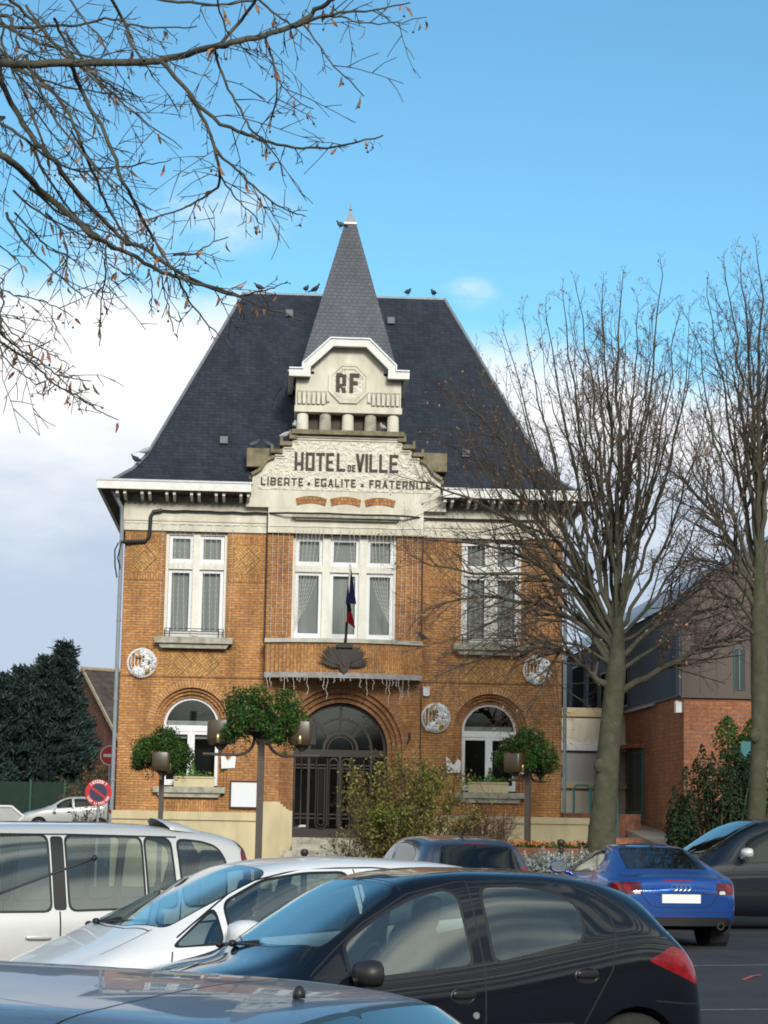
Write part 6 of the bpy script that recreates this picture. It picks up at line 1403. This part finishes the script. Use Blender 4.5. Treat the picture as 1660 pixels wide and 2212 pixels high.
    body = emit('body', [(0, faces), (1, gaps), (2, trim)], [mat, m_gap, m_trim])
    two = body.modifiers.new('thickness', 'SOLIDIFY') if False else None
    mats = {'side_window': S.get('sideglass', m_cgl), 'windscreen': S.get('frontglass', m_cgl), 'rear_window': S.get('rearglass', m_cgl), 'tail_light': m_red, 'headlight': m_clear, 'reverse_light': m_clear, 'brake_light': m_red, 'rub_strip': m_trim, 'bumper': m_trim, 'number_plate': m_plate, 'grille': m_trim, 'diffuser': m_trim, 'pillar_cover': m_trim, 'door_cap': m_trim, 'rear_reflector': m_red, 'lamp_disc': m_red, 'tail_lens': m_dred, 'crease': mat}
    for kind, lst in parts.items():
        for ins in lst:
            if not ins: continue
            mid = min(q[1] for V, v in ins for q in V) < 0.02
            if mid: emit(kind, [(0, ins)], [mats[kind]], off=0.001, flat='window' in kind or 'screen' in kind)
            else:
                for s in (1, -1): emit(kind, [(0, ins)], [mats[kind]], (s,), off=0.001, flat='window' in kind)
    # wheels
    for ax_ in AX:
        for s in (1, -1):
            yo = hw(ax_)-0.015; wd = 0.19
            mb = MB(); mb.lathe([(WR*0.62, -wd), (WR*0.9, -wd), (WR, -wd+0.03), (WR, -0.03), (WR*0.93, -0.004), (WR*0.68, 0.0), (WR*0.62, -0.02)], (0, 0, 0), 32, 'y')
            mb.v = [(x+ax_, (y+yo)*s, z+WR) for x, y, z in mb.v]
            if s < 0: mb.f = [f[::-1] for f in mb.f]
            w = mb.build('wheel', m_tyre, CAR, smooth=50)
            mb = MB(); mb.lathe([(0.001, -0.015), (WR*0.16, -0.012), (WR*0.2, -0.03), (WR*0.58, -0.022), (WR*0.63, -0.008), (WR*0.65, -0.02)], (0, 0, 0), 24, 'y')
            for k in range(S.get('spokes', 9)):
                a = 2*pi*k/S.get('spokes', 9); u = Vector((cos(a), sin(a))); t_ = Vector((-u.y, u.x))*WR*0.06
                q = [u*WR*0.28-t_, u*WR*0.54-t_*1.6, u*WR*0.54+t_*1.6, u*WR*0.28+t_]; mb.face([(v.x, -0.012, v.y) for v in q][::-1])
            mb.v = [(x+ax_, (y+yo)*s, z+WR) for x, y, z in mb.v]; mb.build('rim', S.get('rimmat', m_cap), w, smooth=40)
    mb = MB()
    for ax_ in AX:
        for s in (1, -1):
            n = 16; r = WR+0.055; yo, yi = hw(ax_)-0.03, hw(ax_)-0.30
            for i in range(n): a, b = 2*pi*i/n, 2*pi*(i+1)/n; mb.face([(ax_+r*cos(a), s*yo, WR+r*sin(a)), (ax_+r*cos(a), s*yi, WR+r*sin(a)), (ax_+r*cos(b), s*yi, WR+r*sin(b)), (ax_+r*cos(b), s*yo, WR+r*sin(b))])
            mb.face([(ax_+r*cos(2*pi*i/n), s*yi, WR+r*sin(2*pi*i/n)) for i in range(n)])
    zf = 0.24; mb.face([(0.15, -0.6, zf), (L-0.15, -0.6, zf), (L-0.15, 0.6, zf), (0.15, 0.6, zf)]); xw = S['wsx']; bz = belt(xw+0.3)
    mb.box(xw+0.12, xw+0.46, -0.60, 0.60, zf+0.01, min(top(xw)-0.09, bz-0.05)); xr = S['rearx']; mb.box(xr, L-0.30, -0.60, 0.60, zf+0.01, belt(xr)-0.10)
    mb.box(xw+0.5, xr, -0.62, 0.62, 0.38, 0.40)
    mb.build('cabin_floor', m_cabin, CAR)
    if S.get('seats'):
        for x, y in S['seats']:
            mb = MB(); mb.mesh(*softbox(0.46, 0.50, 0.16, (x, y, 0.52), 0)); mb.mesh(*softbox(0.15, 0.50, 0.62, (x+0.27, y, 0.82), radians(14))); st_ = mb.build('seat', m_seat, CAR, smooth=50)
            mb = MB(); mb.mesh(*softbox(0.10, 0.27, 0.20, (x+0.40, y, S.get('headz', 1.19)), radians(10))); mb.tube([(x+0.385, y-0.05, 1.0), (x+0.40, y-0.05, 1.18)], 0.007, 5); mb.tube([(x+0.385, y+0.05, 1.0), (x+0.40, y+0.05, 1.18)], 0.007, 5); mb.build('headrest', m_seat, st_, smooth=50)
        mb = MB(); n = 24; x0, y0, z0 = xw+0.66, -0.36, belt(xw+0.3)+0.0; mb.tube([(x0+0.10*sin(a)*0.5, y0+0.18*cos(a), z0+0.17*sin(a)) for a in [2*pi*i/n for i in range(n+1)]], 0.015, 6); mb.build('steering_wheel', m_trim, CAR, smooth=True)
    # door mirrors
    if 'mirror' in S:
        mx, mz = S['mirror']; ms = S.get('mscale', 1.0)
        for s in (1, -1):
            y0 = hw(mx)-0.06; mb = MB(); n = 12; V = []; F = []
            prof = [(-0.075, 0.35), (-0.06, 0.72), (-0.02, 0.96), (0.03, 1.0), (0.055, 0.95), (0.06, 0.86)]
            for xx, f in prof:
                for k in range(n):
                    a = 2*pi*k/n; cy, cz = cos(a), sin(a); pw_ = lambda c: math.copysign(abs(c)**0.7, c); V.append((mx+xx*ms, s*(y0+0.155*ms+0.115*ms*f*pw_(cy)), mz+0.075*ms+0.075*ms*f*pw_(cz)))
            for i in range(len(prof)-1):
                for k in range(n): k2 = (k+1) % n; F.append((i*n+k, i*n+k2, (i+1)*n+k2, (i+1)*n+k)[::s])
            F.append(tuple(range(n))[::-s]); mb.mesh(V, F); mb.tube([(mx+0.0, s*y0, mz), (mx, s*(y0+0.07), mz+0.02)], 0.03*ms, 8)
            mo_ = mb.build('door_mirror', S.get('mirmat', mat), CAR, smooth=50)
            mb = MB(); mb.face([(mx+0.0605*ms, s*(y0+0.155*ms+0.10*ms*math.copysign(abs(cos(2*pi*k/16))**0.7, cos(2*pi*k/16))), mz+0.075*ms+0.063*ms*math.copysign(abs(sin(2*pi*k/16))**0.7, sin(2*pi*k/16))) for k in range(16)][::s]); mb.build('mirror_glass', pm('mirror_silver', (0.6, 0.62, 0.64), 0.05, metal=1.0), mo_)
    for hx, hz, kind in S.get('handles', []):
        for s in (1, -1):
            mb = MB(); y0 = hw(hx)-0.004
            if kind == 'dish':
                mb.lathe([(0.085, 0.001), (0.075, 0.006), (0.06, -0.004), (0.0, -0.012)], (0, 0, 0), 20, 'y', 1.0, 0.62); mb.mesh(*softbox(0.15, 0.02, 0.045, (0, 0.012, 0.012), 0))
            else: mb.mesh(*softbox(0.20, 0.035, 0.032, (0, 0.018, 0.0), 0)); mb.lathe([(0.055, 0.002), (0.045, -0.004), (0.0, -0.008)], (0, 0, 0), 16, 'y', 1.0, 0.75)
            mb.v = [(x+hx, s*(y+y0), z+hz) for x, y, z in mb.v]; mb.build('door_handle', S.get('hmat', mat), CAR, smooth=50)
    return CAR
def softbox(lx, ly, lz, c, pitch, r=0.28):
    "rounded cushion"
    V = []; F = []; n, m = 12, 8
    for i in range(m+1):
        t = pi*i/m-pi/2
        for k in range(n):
            q = 2*pi*k/n; e = lambda a: math.copysign(abs(a)**0.45, a); x = lx/2*e(cos(t))*e(cos(q)); y = ly/2*e(cos(t))*e(sin(q)); z = lz/2*e(sin(t))
            V.append((c[0]+x*cos(pitch)+z*sin(pitch), c[1]+y, c[2]-x*sin(pitch)+z*cos(pitch)))
    for i in range(m):
        for k in range(n): F.append((i*n+k, i*n+(k+1) % n, (i+1)*n+(k+1) % n, (i+1)*n+k))
    return V, F
def arc(cx, cz, r, a0, a1, n=8): return [(cx+r*cos(radians(a0+(a1-a0)*i/n)), cz+r*sin(radians(a0+(a1-a0)*i/n))) for i in range(n+1)]
WSC = lambda xb, xt, hb, ht: [(xb, -0.02), (xb+0.02, hb*0.4), (xb+0.09, hb*0.8), (xb+0.16, hb), (xt, ht), (xt, -0.02)]
# --- black five door hatchback
HATCH = dict(L=3.80, axles=(0.78, 3.22), wr=0.295, wsx=1.0, rearx=3.2, seats=[(1.62, -0.37), (1.62, 0.37), (2.55, -0.36), (2.55, 0.36)], headz=1.17,
 top=[(0, .62), (.10, .69), (.35, .77), (.7, .85), (.95, .91), (1.05, .95), (1.35, 1.14), (1.70, 1.335), (1.95, 1.405), (2.3, 1.43), (2.7, 1.425), (3.05, 1.39), (3.3, 1.33), (3.42, 1.28), (3.55, 1.13), (3.66, .98), (3.73, .91), (3.80, .72)],
 belt=[(0, .56), (.5, .70), (1.0, .79), (1.5, .82), (2.2, .885), (2.9, 1.0), (3.25, 1.05), (3.5, 1.02), (3.68, .90), (3.80, .64)], sill=[(0, .28), (.4, .22), (.8, .2), (3.1, .2), (3.5, .27), (3.80, .34)],
 w=[(0, .60), (.12, .73), (.4, .80), (.9, .825), (2, .83), (3.2, .825), (3.5, .79), (3.7, .72), (3.80, .62)], roofw=[(0, .42), (.5, .55), (1.0, .60), (1.4, .58), (1.8, .565), (2.4, .585), (3.0, .575), (3.4, .55), (3.80, .5)],
 cut=[('windscreen', 'xy', WSC(1.07, 1.73, .62, .53), 'top'), ('side_window', 'xz', [(1.37, .815), (1.365, 1.0), (1.63, 1.165), (1.85, 1.265), (2.03, 1.305), (2.10, 1.27), (2.125, .885)], 'side'), ('side_window', 'xz', [(2.275, .90), (2.265, 1.32), (2.55, 1.325), (2.78, 1.285), (2.88, 1.21), (2.895, 1.10), (2.85, 1.015)], 'side'),
  ('rear_window', 'xy', [(3.36, -.02), (3.36, .50), (3.60, .56), (3.62, .4), (3.63, -.02)], 'top'), ('tail_light', 'xz', [(3.30, .90), (3.50, .985), (3.63, .94), (3.77, .76), (3.70, .745), (3.48, .83)], 'side'), ('headlight', 'xz', [(.10, .62), (.55, .74), (.62, .78), (.30, .74)], 'side'),
  ('pillar_cover', 'xz', [(1.12, .81), (1.335, .815), (1.33, .96)], 'side'), ('rub_strip', 'xz', [(1.15, .47), (1.15, .54), (2.17, .545), (2.17, .475)], 'side'), ('rub_strip', 'xz', [(2.22, .475), (2.22, .545), (2.80, .55), (2.78, .48)], 'side'), ('bumper', 'xz', [(3.5, .42), (3.5, .50), (3.9, .50), (3.9, .42)], 'side')],
 gaps=[('xz', [(2.195, .26), (2.20, .9), (2.185, 1.37)], 'side', .010), ('xz', [(1.10, .26), (1.07, .6), (1.10, .79)], 'side', .009), ('xz', [(3.06, 1.34), (3.10, 1.1), (3.05, .85), (2.93, .66), (2.86, .55), (2.80, .26)], 'side', .010), ('xz', [(3.36, .66), (3.8, .62)], 'side', .009), ('xz', [(1.12, .83), (1.5, 1.12), (1.8, 1.285), (2.12, 1.355), (2.6, 1.36), (3.06, 1.33)], 'side', .008), ('xy', [(1.77, 0), (1.77, .54)], 'top', .008)],
 mirror=(1.40, .78), mirmat=m_black, handles=[(2.05, .71, 'dish'), (2.87, .815, 'dish')], hmat=m_trim, spokes=9)
BLK = paint('black_blue_paint', (0.004, 0.0055, 0.010), 0.0, 0.3); BLK.node_tree.nodes['Principled BSDF'].inputs['Specular IOR Level'].default_value = 0.1
bh = car('hatchback', (-1.70, 12.23, 0), radians(24), HATCH, BLK, 'black five door hatchback in the foreground with red tail light and black mirror')
def wipers(car_, P):
    for a, b in P:
        mb = MB(); mb.tube([a, b], 0.010, 6); mb.ball(a, 0.03, 0.03, 0.022); mb.build('wiper', m_black, car_, smooth=True)
for s in (1, -1):
    mb = MB(); mb.lathe([(0.022, 0.004), (0.018, 0.010), (0.006, 0.010), (0.0, 0.002)], (0, 0, 0), 12, 'y'); mb.v = [(x+2.135, s*(y+0.826), z+0.60) for x, y, z in mb.v]; mb.build('door_lock', m_rim, bh, smooth=40)
# --- white compact
WHITE = dict(L=3.85, axles=(0.66, 3.12), wr=0.31, wsx=0.7, rearx=3.2, seats=[(1.45, -0.38), (1.45, 0.38), (2.45, -0.36), (2.45, 0.36)], headz=1.17, nose=0.10,
 top=[(0, .60), (.08, .70), (.35, .82), (.6, .92), (.72, .975), (1.2, 1.21), (1.62, 1.38), (1.9, 1.43), (2.3, 1.452), (2.9, 1.435), (3.3, 1.39), (3.55, 1.32), (3.67, 1.15), (3.76, .97), (3.85, .78)],
 belt=[(0, .53), (.3, .71), (.7, .83), (1.2, .88), (1.9, .94), (2.7, 1.0), (3.3, 1.07), (3.6, 1.0), (3.85, .7)], sill=[(0, .26), (.3, .2), (3.2, .2), (3.85, .34)],
 w=[(0, .60), (.08, .73), (.3, .82), (.7, .855), (1.7, .87), (3.1, .865), (3.5, .82), (3.75, .74), (3.85, .66)], roofw=[(0, .42), (.3, .56), (.7, .64), (1.1, .62), (1.6, .58), (2.3, .60), (3.0, .59), (3.5, .55), (3.85, .52)],
 cut=[('windscreen', 'xy', WSC(0.73, 1.63, .66, .55), 'top'), ('side_window', 'xz', [(0.92, .875), (1.23, 1.10), (1.245, .90)], 'side'), ('side_window', 'xz', [(1.32, .93), (1.31, 1.14), (1.6, 1.285), (1.9, 1.335), (2.2, 1.345), (2.23, 1.0)], 'side'), ('side_window', 'xz', [(2.33, 1.01), (2.31, 1.345), (2.7, 1.335), (3.02, 1.29), (3.22, 1.18), (3.1, 1.08)], 'side'),
  ('rear_window', 'xy', [(3.58, -.02), (3.58, .52), (3.72, .56), (3.72, -.02)], 'top'), ('tail_light', 'xz', [(3.5, 1.0), (3.65, 1.12), (3.75, .92), (3.8, .75), (3.65, .8)], 'side'), ('headlight', 'xz', [(-0.28, .62), (0.05, .80), (0.42, .895), (0.46, .86), (0.15, .72), (-0.2, .6)], 'side'), ('rub_strip', 'xz', [(0.9, .48), (0.9, .54), (2.36, .54), (2.36, .48)], 'side')],
 gaps=[('xz', [(2.27, .26), (2.28, 1.0), (2.26, 1.37)], 'side', .010), ('xz', [(0.92, .26), (0.88, .7), (0.9, .84)], 'side', .010), ('xz', [(0.95, .93), (1.45, 1.27), (1.9, 1.375), (2.4, 1.385), (3., 1.35), (3.36, 1.25)], 'side', .010), ('xy', [(0.7, 0), (0.72, .35), (0.8, .62)], 'top', .01), ('xy', [(3.5, 0), (3.5, .55)], 'top', .012), ('xy', [(0.82, .62), (0.4, .66), (0., .6)], 'top', .008)],
 mirror=(1.32, .86), mscale=1.3, handles=[(2.10, .84, 'bar'), (2.95, .90, 'bar')])
WH = paint('white_paint', (0.74, 0.75, 0.77), 0.05, 0.35, 0.6)
wh_ = car('hatchback', (-2.476, 14.152, 0), radians(24), WHITE, WH, 'white hatchback between the black hatchback and the silver people carrier')
wipers(wh_, [((.70, 0.25, .985), (.87, -0.42, 1.02)), ((.74, 0.56, .95), (.80, 0.0, 1.02))])
wipers(bh, [((1.02, 0.25, .955), (1.16, -0.38, .97)), ((1.05, 0.56, .93), (1.09, 0.0, .98))])
# --- silver people carrier
VAN = dict(L=4.55, axles=(0.92, 3.72), wr=0.32, wsx=1.1, rearx=3.9, nose=0.12,
 top=[(0, .72), (.15, .82), (.6, .92), (1.0, 1.02), (1.3, 1.22), (1.8, 1.52), (2.1, 1.61), (2.6, 1.655), (3.4, 1.66), (3.9, 1.635), (4.2, 1.60), (4.36, 1.56), (4.46, 1.48), (4.52, 1.15), (4.55, .85)],
 belt=[(0, .62), (.5, .82), (1.0, .92), (1.6, .955), (2.6, .97), (3.6, .995), (4.1, 1.02), (4.35, 1.0), (4.55, .72)], sill=[(0, .26), (.4, .2), (3.8, .2), (4.55, .34)],
 w=[(0, .66), (.12, .78), (.4, .86), (.9, .89), (2, .905), (3.7, .905), (4.15, .89), (4.42, .85), (4.52, .79), (4.55, .75)], roofw=[(0, .45), (.5, .6), (1.1, .68), (1.6, .66), (2.1, .64), (3.0, .66), (4.0, .64), (4.3, .62), (4.55, .6)],
 cut=[('windscreen', 'xy', WSC(1.10, 2.0, .68, .60), 'top'), ('side_window', 'xz', [(1.62, .985), (1.70, 1.28), (2.0, 1.47), (2.3, 1.53), (2.79, 1.545), (2.80, .995)], 'side'), ('side_window', 'xz', [(2.955, 1.0), (2.945, 1.545), (3.54, 1.54), (3.54, 1.02)], 'side'), ('side_window', 'xz', [(3.585, 1.02), (3.58, 1.54), (3.78, 1.53), (3.80, 1.025)], 'side'), ('side_window', 'xz', [(3.87, 1.03), (3.85, 1.525), (4.05, 1.51), (4.18, 1.47), (4.24, 1.36), (4.20, 1.05)], 'side'),
  ('rear_window', 'xy', [(4.37, -.02), (4.37, .56), (4.46, .60), (4.47, -.02)], 'top'), ('tail_light', 'xz', [(4.38, .95), (4.39, 1.44), (4.43, 1.50), (4.50, 1.42), (4.6, .95)], 'side'), ('headlight', 'xz', [(.02, .70), (.5, .88), (.8, .94), (.6, .78), (.1, .66)], 'side'), ('pillar_cover', 'xz', [(2.825, .995), (2.82, 1.545), (2.92, 1.545), (2.925, .995)], 'side'), ('rub_strip', 'xz', [(1.3, .50), (1.3, .57), (3.4, .57), (3.4, .50)], 'side')],
 gaps=[('xz', [(2.875, .26), (2.87, .985)], 'side', .012), ('xz', [(1.42, .26), (1.42, .8), (1.5, 1.04)], 'side', .012), ('xz', [(3.84, 1.12), (3.80, .85), (3.6, .7)], 'side', .012), ('xz', [(1.5, 1.07), (2.0, 1.555), (3.0, 1.56), (3.84, 1.55)], 'side', .012)],
 mirror=(1.6, 1.05), handles=[(2.70, .80, 'bar'), (3.62, .84, 'bar')])
SV = paint('silver_paint', (0.62, 0.62, 0.60), 0.25, 0.34)
van = car('people_carrier', (-5.36, 15.60, 0), radians(24), VAN, SV, 'silver people carrier with dark window pillars, cut by the left edge of the picture')
mb = MB()                                   # raised fairing on the roof
n = 14; V = []; F = []
for i in range(n+1):
    a = pi*i/n
    for r0, xx in ((0.30, 3.72), (0.31, 3.75), (0.27, 3.92), (0.15, 4.06), (0.02, 4.16)): V.append((xx+0.10-0.10*sin(a), -0.36-r0*0.8*cos(a), 1.605+r0*0.30*sin(a)-0.10*(xx-3.72)))
for i in range(n):
    for k in range(4): F.append((i*5+k, i*5+k+1, i*5+5+k+1, i*5+5+k))
mb.mesh(V, F); fr_ = mb.build('roof_fairing', SV, van, smooth=True)
# --- grey blue car right in front of the camera
NEAR = dict(L=4.1, axles=(0.84, 3.40), wr=0.31, wsx=1.0, rearx=3.4,
 top=[(0, .64), (.12, .74), (.5, .86), (.95, .98), (1.05, 1.02), (1.5, 1.23), (1.85, 1.375), (2.1, 1.415), (2.5, 1.43), (3.0, 1.428), (3.35, 1.423), (3.60, 1.408), (3.69, 1.39), (3.87, 1.22), (4.0, 1.0), (4.1, .76)],
 belt=[(0, .58), (.5, .76), (1.0, .90), (2.0, .95), (3.0, .99), (3.6, 1.03), (3.85, .98), (4.1, .68)], sill=[(0, .26), (.4, .2), (3.5, .2), (4.1, .34)],
 w=[(0, .62), (.12, .75), (.4, .82), (.9, .85), (2, .86), (3.4, .855), (3.8, .81), (4.0, .74), (4.1, .66)], roofw=[(0, .42), (.5, .56), (1.0, .62), (1.5, .60), (1.9, .58), (2.6, .59), (3.3, .57), (3.7, .545), (4.1, .52)],
 cut=[('windscreen', 'xy', WSC(1.05, 1.85, .64, .54), 'top'), ('side_window', 'xz', [(1.5, 1.0), (1.75, 1.22), (2.0, 1.305), (2.4, 1.325), (2.42, 1.0)], 'side'), ('side_window', 'xz', [(2.5, 1.0), (2.5, 1.325), (2.9, 1.32), (3.2, 1.28), (3.3, 1.18), (3.2, 1.05)], 'side'),
  ('rear_window', 'xy', [(3.70, -.02), (3.70, .46), (3.94, .58), (3.97, .4), (3.98, -.02)], 'top'), ('tail_light', 'xz', [(3.75, .9), (3.9, 1.0), (4.05, .8), (3.9, .75)], 'side'), ('headlight', 'xz', [(.05, .62), (.4, .78), (.65, .82), (.4, .68)], 'side')],
 gaps=[('xz', [(2.46, .26), (2.46, 1.36)], 'side', .008), ('xy', [(3.43, 0), (3.42, .35), (3.40, .50), (3.37, .56)], 'top', .006), ('xz', [(1.4, .95), (1.9, 1.33), (2.46, 1.365), (3.2, 1.35), (3.40, 1.33)], 'side', .008)],
 mirror=(1.45, .97), handles=[(2.3, .85, 'bar'), (3.1, .9, 'bar')])
GB = paint('grey_blue_paint', (0.105, 0.145, 0.215), 0.35, 0.35, 0.55)
nc = car('hatchback', (-3.51, 4.80, 0), radians(-20), NEAR, GB, 'grey blue hatchback nearest the camera, only its roof and rear window showing')
mb = MB(); mb.lathe([(0.011, 0), (0.011, 0.008), (0.007, 0.017), (0.003, 0.020)], (3.60, 0, 1.406), 10); mb.build('washer_nozzle', m_black, nc, smooth=True)
mb = MB(); mb.tube([(2.50, .255, 1.42), (2.59, .26, 1.45), (3.055, .28, 1.62)], 0.0024, 6); mb.ball((3.06, .28, 1.622), 0.006); mb.build('aerial', m_black, nc, smooth=True)
# --- blue coupe, seen from behind
COUPE = dict(L=4.14, axles=(0.86, 3.32), wr=0.325, wsx=1.3, rearx=3.0, tail=0.07, rearglass=glassmat('tinted_rear_glass', (0.14, 0.16, 0.18), 0.06), sideglass=glassmat('tinted_side_glass', (0.12, 0.13, 0.14), 0.05), rl=0.025,
 top=[(0, .58), (.2, .70), (.8, .85), (1.25, .94), (1.4, .99), (1.9, 1.23), (2.25, 1.335), (2.55, 1.365), (2.85, 1.345), (3.2, 1.255), (3.55, 1.12), (3.80, 1.00), (3.92, .965), (4.04, .945), (4.09, .90), (4.14, .80)],
 belt=[(0, .52), (.5, .74), (1.2, .88), (2.0, .905), (2.8, .93), (3.3, .955), (3.7, .935), (3.95, .89), (4.14, .74)], sill=[(0, .24), (.5, .17), (3.4, .17), (3.8, .24), (4.14, .30)],
 w=[(0, .64), (.15, .78), (.5, .88), (.9, .91), (2, .90), (2.9, .91), (3.4, .925), (3.75, .90), (4.0, .84), (4.14, .76)], roofw=[(0, .45), (.6, .62), (1.2, .68), (1.6, .64), (2.1, .57), (2.6, .56), (3.0, .57), (3.4, .60), (3.8, .64), (4.14, .66)],
 cut=[('windscreen', 'xy', WSC(1.32, 2.0, .66, .54), 'top'), ('side_window', 'xz', [(1.85, .955), (2.0, 1.12), (2.25, 1.24), (2.5, 1.275), (2.75, 1.255), (2.98, 1.16), (3.05, 1.04), (2.95, .985)], 'side'), ('rear_window', 'xy', [(2.98, -.02), (2.98, .47), (3.30, .53), (3.66, .56), (3.68, .4), (3.70, -.02)], 'top'),
  ('lamp_disc', 'yz', [(.715+.048*cos(2*pi*i/16), .80+.05*sin(2*pi*i/16)) for i in range(16)], 'rear'), ('lamp_disc', 'yz', [(.835+.045*cos(2*pi*i/16), .80+.05*sin(2*pi*i/16)) for i in range(16)], 'rear'), ('reverse_light', 'yz', [(.55, .715), (.56, .76), (.64, .76), (.65, .715)], 'rear'), ('tail_lens', 'yz', [(.53, .70), (.545, .87), (.90, .865), (.98, .72)], 'rear'), ('brake_light', 'yz', [(-.02, .885), (-.02, .90), (.20, .90), (.20, .885)], 'rear'), ('diffuser', 'yz', [(-.02, .20), (-.02, .415), (.66, .415), (.74, .36), (.74, .20)], 'rear'), ('rear_reflector', 'yz', [(-.02, .385), (-.02, .42), (.21, .42), (.21, .385)], 'rear')],
 gaps=[('yz', [(0, .715), (.53, .72), (.53, .88)], 'rear', .010), ('yz', [(.53, .70), (.44, .58), (.34, .545), (0, .535)], 'rear', .012), ('yz', [(0, .475), (.55, .48), (.88, .50)], 'rear', .006), ('xz', [(3.12, .95), (3.05, .6), (2.9, .5), (2.8, .25)], 'side', .010), ('xz', [(1.55, .25), (1.5, .6), (1.62, .9)], 'side', .010), ('xz', [(1.62, .9), (2.1, 1.22), (2.5, 1.31), (2.9, 1.26), (3.12, 1.08), (3.12, .95)], 'side', .010)],  # the thin lower rear line is a bumper crease, its shade drawn dark
 mirror=(1.85, .93), mscale=1.15, handles=[(2.85, .80, 'bar')], spokes=7, rimmat=m_rim)
BL = paint('bright_blue_paint', (0.016, 0.085, 0.36), 0.6, 0.28)
cp_ = car('coupe', (3.42, 34.35, 0), radians(-78.5), COUPE, BL, 'bright blue coupe seen from behind with blank white plate', 1.06)
def onrear(y, z): return 4.14+0.07*(1-(min(1, abs(y)/0.74))**2)
mb = MB(); mb.box(4.205, 4.222, -0.27, 0.27, 0.60, 0.715); mb.build('number_plate', m_plate, cp_)
mb = MB()
for k in range(4): c = -0.085*1.5+0.085*k; n = 16; mb.tube([(4.213, c*0.72+0.042*cos(2*pi*i/n), 0.805+0.042*sin(2*pi*i/n)) for i in range(n+1)], 0.0042, 5)
mb.build('emblem', pm('dull_chrome', (0.35, 0.42, 0.55), 0.25, metal=0.7), cp_)
for s in (1, -1):
    mb = MB(); n = 16; V = [(x, s*0.56+r*cos(2*pi*k/n), 0.30+r*sin(2*pi*k/n)) for x, r in ((4.05, 0.05), (4.20, 0.052), (4.20, 0.036), (4.08, 0.034)) for k in range(n)]; F = [(i*n+k, i*n+(k+1) % n, (i+1)*n+(k+1) % n, (i+1)*n+k) for i in range(3) for k in range(n)]+[tuple(3*n+k for k in range(n))]; mb.mesh(V, F); mb.build('exhaust', m_iron, cp_, smooth=40)
mb = MB(); mb.mesh([(2.93, -.012, 1.33), (2.93, .012, 1.33), (3.05, .008, 1.30), (3.05, -.008, 1.30), (3.03, 0, 1.385), (3.06, 0, 1.37)], [(0, 1, 4), (1, 2, 5, 4), (2, 3, 5), (3, 0, 4, 5)]); mb.build('aerial', m_black, cp_)
# --- small dark hatchback behind the white car
SMALL = dict(HATCH); SMALL.update(L=3.85, seats=None, mirmat=None, rearx=3.2,
 top=[(0, .66), (.10, .74), (.35, .84), (.7, .93), (.95, 1.0), (1.05, 1.04), (1.35, 1.2), (1.70, 1.38), (1.95, 1.45), (2.3, 1.48), (2.7, 1.485), (3.05, 1.46), (3.35, 1.42), (3.50, 1.36), (3.60, 1.2), (3.70, 1.02), (3.78, .93), (3.85, .74)],
 belt=[(0, .58), (.5, .76), (1.0, .90), (1.5, .93), (2.2, .97), (2.9, 1.03), (3.3, 1.08), (3.55, 1.04), (3.73, .90), (3.85, .66)],
 cut=[('windscreen', 'xy', WSC(1.07, 1.73, .62, .53), 'top'), ('side_window', 'xz', [(1.50, .99), (1.47, 1.08), (1.63, 1.2), (1.80, 1.30), (1.98, 1.345), (2.06, 1.35), (2.09, 1.02)], 'side'), ('side_window', 'xz', [(2.20, 1.03), (2.18, 1.355), (2.5, 1.36), (2.85, 1.33), (3.05, 1.25), (3.1, 1.18), (2.95, 1.10)], 'side'),
  ('rear_window', 'xy', [(3.50, -.02), (3.50, .50), (3.69, .60), (3.70, .4), (3.705, -.02)], 'top'), ('brake_light', 'xy', [(3.455, -.02), (3.455, .18), (3.48, .18), (3.48, -.02)], 'top'), ('tail_light', 'xz', [(3.5, .90), (3.6, 1.1), (3.72, .96), (3.82, .76), (3.70, .745)], 'side'), ('headlight', 'xz', [(.10, .62), (.55, .76), (.62, .80), (.30, .76)], 'side')],
 gaps=[('xz', [(2.135, .26), (2.14, .9), (2.125, 1.40)], 'side', .010)], handles=[(1.98, .83, 'bar')])
SMALL['roofw'] = [(0, .42), (.5, .55), (1.0, .62), (1.4, .62), (1.8, .63), (2.4, .66), (3.0, .655), (3.4, .63), (3.85, .56)]; SMALL['rearglass'] = SMALL['sideglass'] = glassmat('tinted_glass', (0.10, 0.12, 0.13), 0.06); SMALL['mirmat'] = BLK
DB = paint('slate_blue_paint', (0.035, 0.05, 0.09), 0.4, 0.3)
sm = car('hatchback', (0.27, 33.2, 0), radians(-72), SMALL, DB, 'slate blue hatchback seen from behind between the white roof and the blue coupe', 1.03)
mb = MB(); mb.tube([(2.9, 0, 1.46), (3.10, 0, 1.62)], 0.012, 5); mb.ball((2.9, 0, 1.47), 0.05, 0.035, 0.03); mb.build('aerial', m_black, sm)
# --- dark car at the right edge, facing left
DK = dict(VAN); DK.update(handles=[(2.42, .93, 'bar')], cut=[c for c in VAN['cut'] if c[0] != 'pillar_cover' and not (c[0] == 'side_window' and c[2][0][0] > 3.4)], gaps=VAN['gaps'][:2])
DKP = paint('dark_navy_paint', (0.005, 0.007, 0.013), 0.1, 0.3); DK['mirmat'] = SV; DK['sideglass'] = DK['frontglass'] = glassmat('dark_car_glass', (0.2, 0.25, 0.28), 0.07)
car('people_carrier', (4.15, 36.2, 0), radians(14), DK, DKP, 'dark navy car at the right edge behind the blue coupe', 1.15)
# --- small silver car far behind on the left
FAR = dict(SMALL); FAR.update(mirmat=SV)
FP = paint('pale_silver_paint', (0.50, 0.50, 0.49), 0.2, 0.35)
x_ = at(44, 1760, 86.0).x; car('hatchback', (x_, 86.0, gz(x_, 86.0)), radians(8), FAR, FP, 'small pale silver car far away before the green fence', 1.0)
# thin aerial of a car outside the left edge of the picture belongs to the white car's row
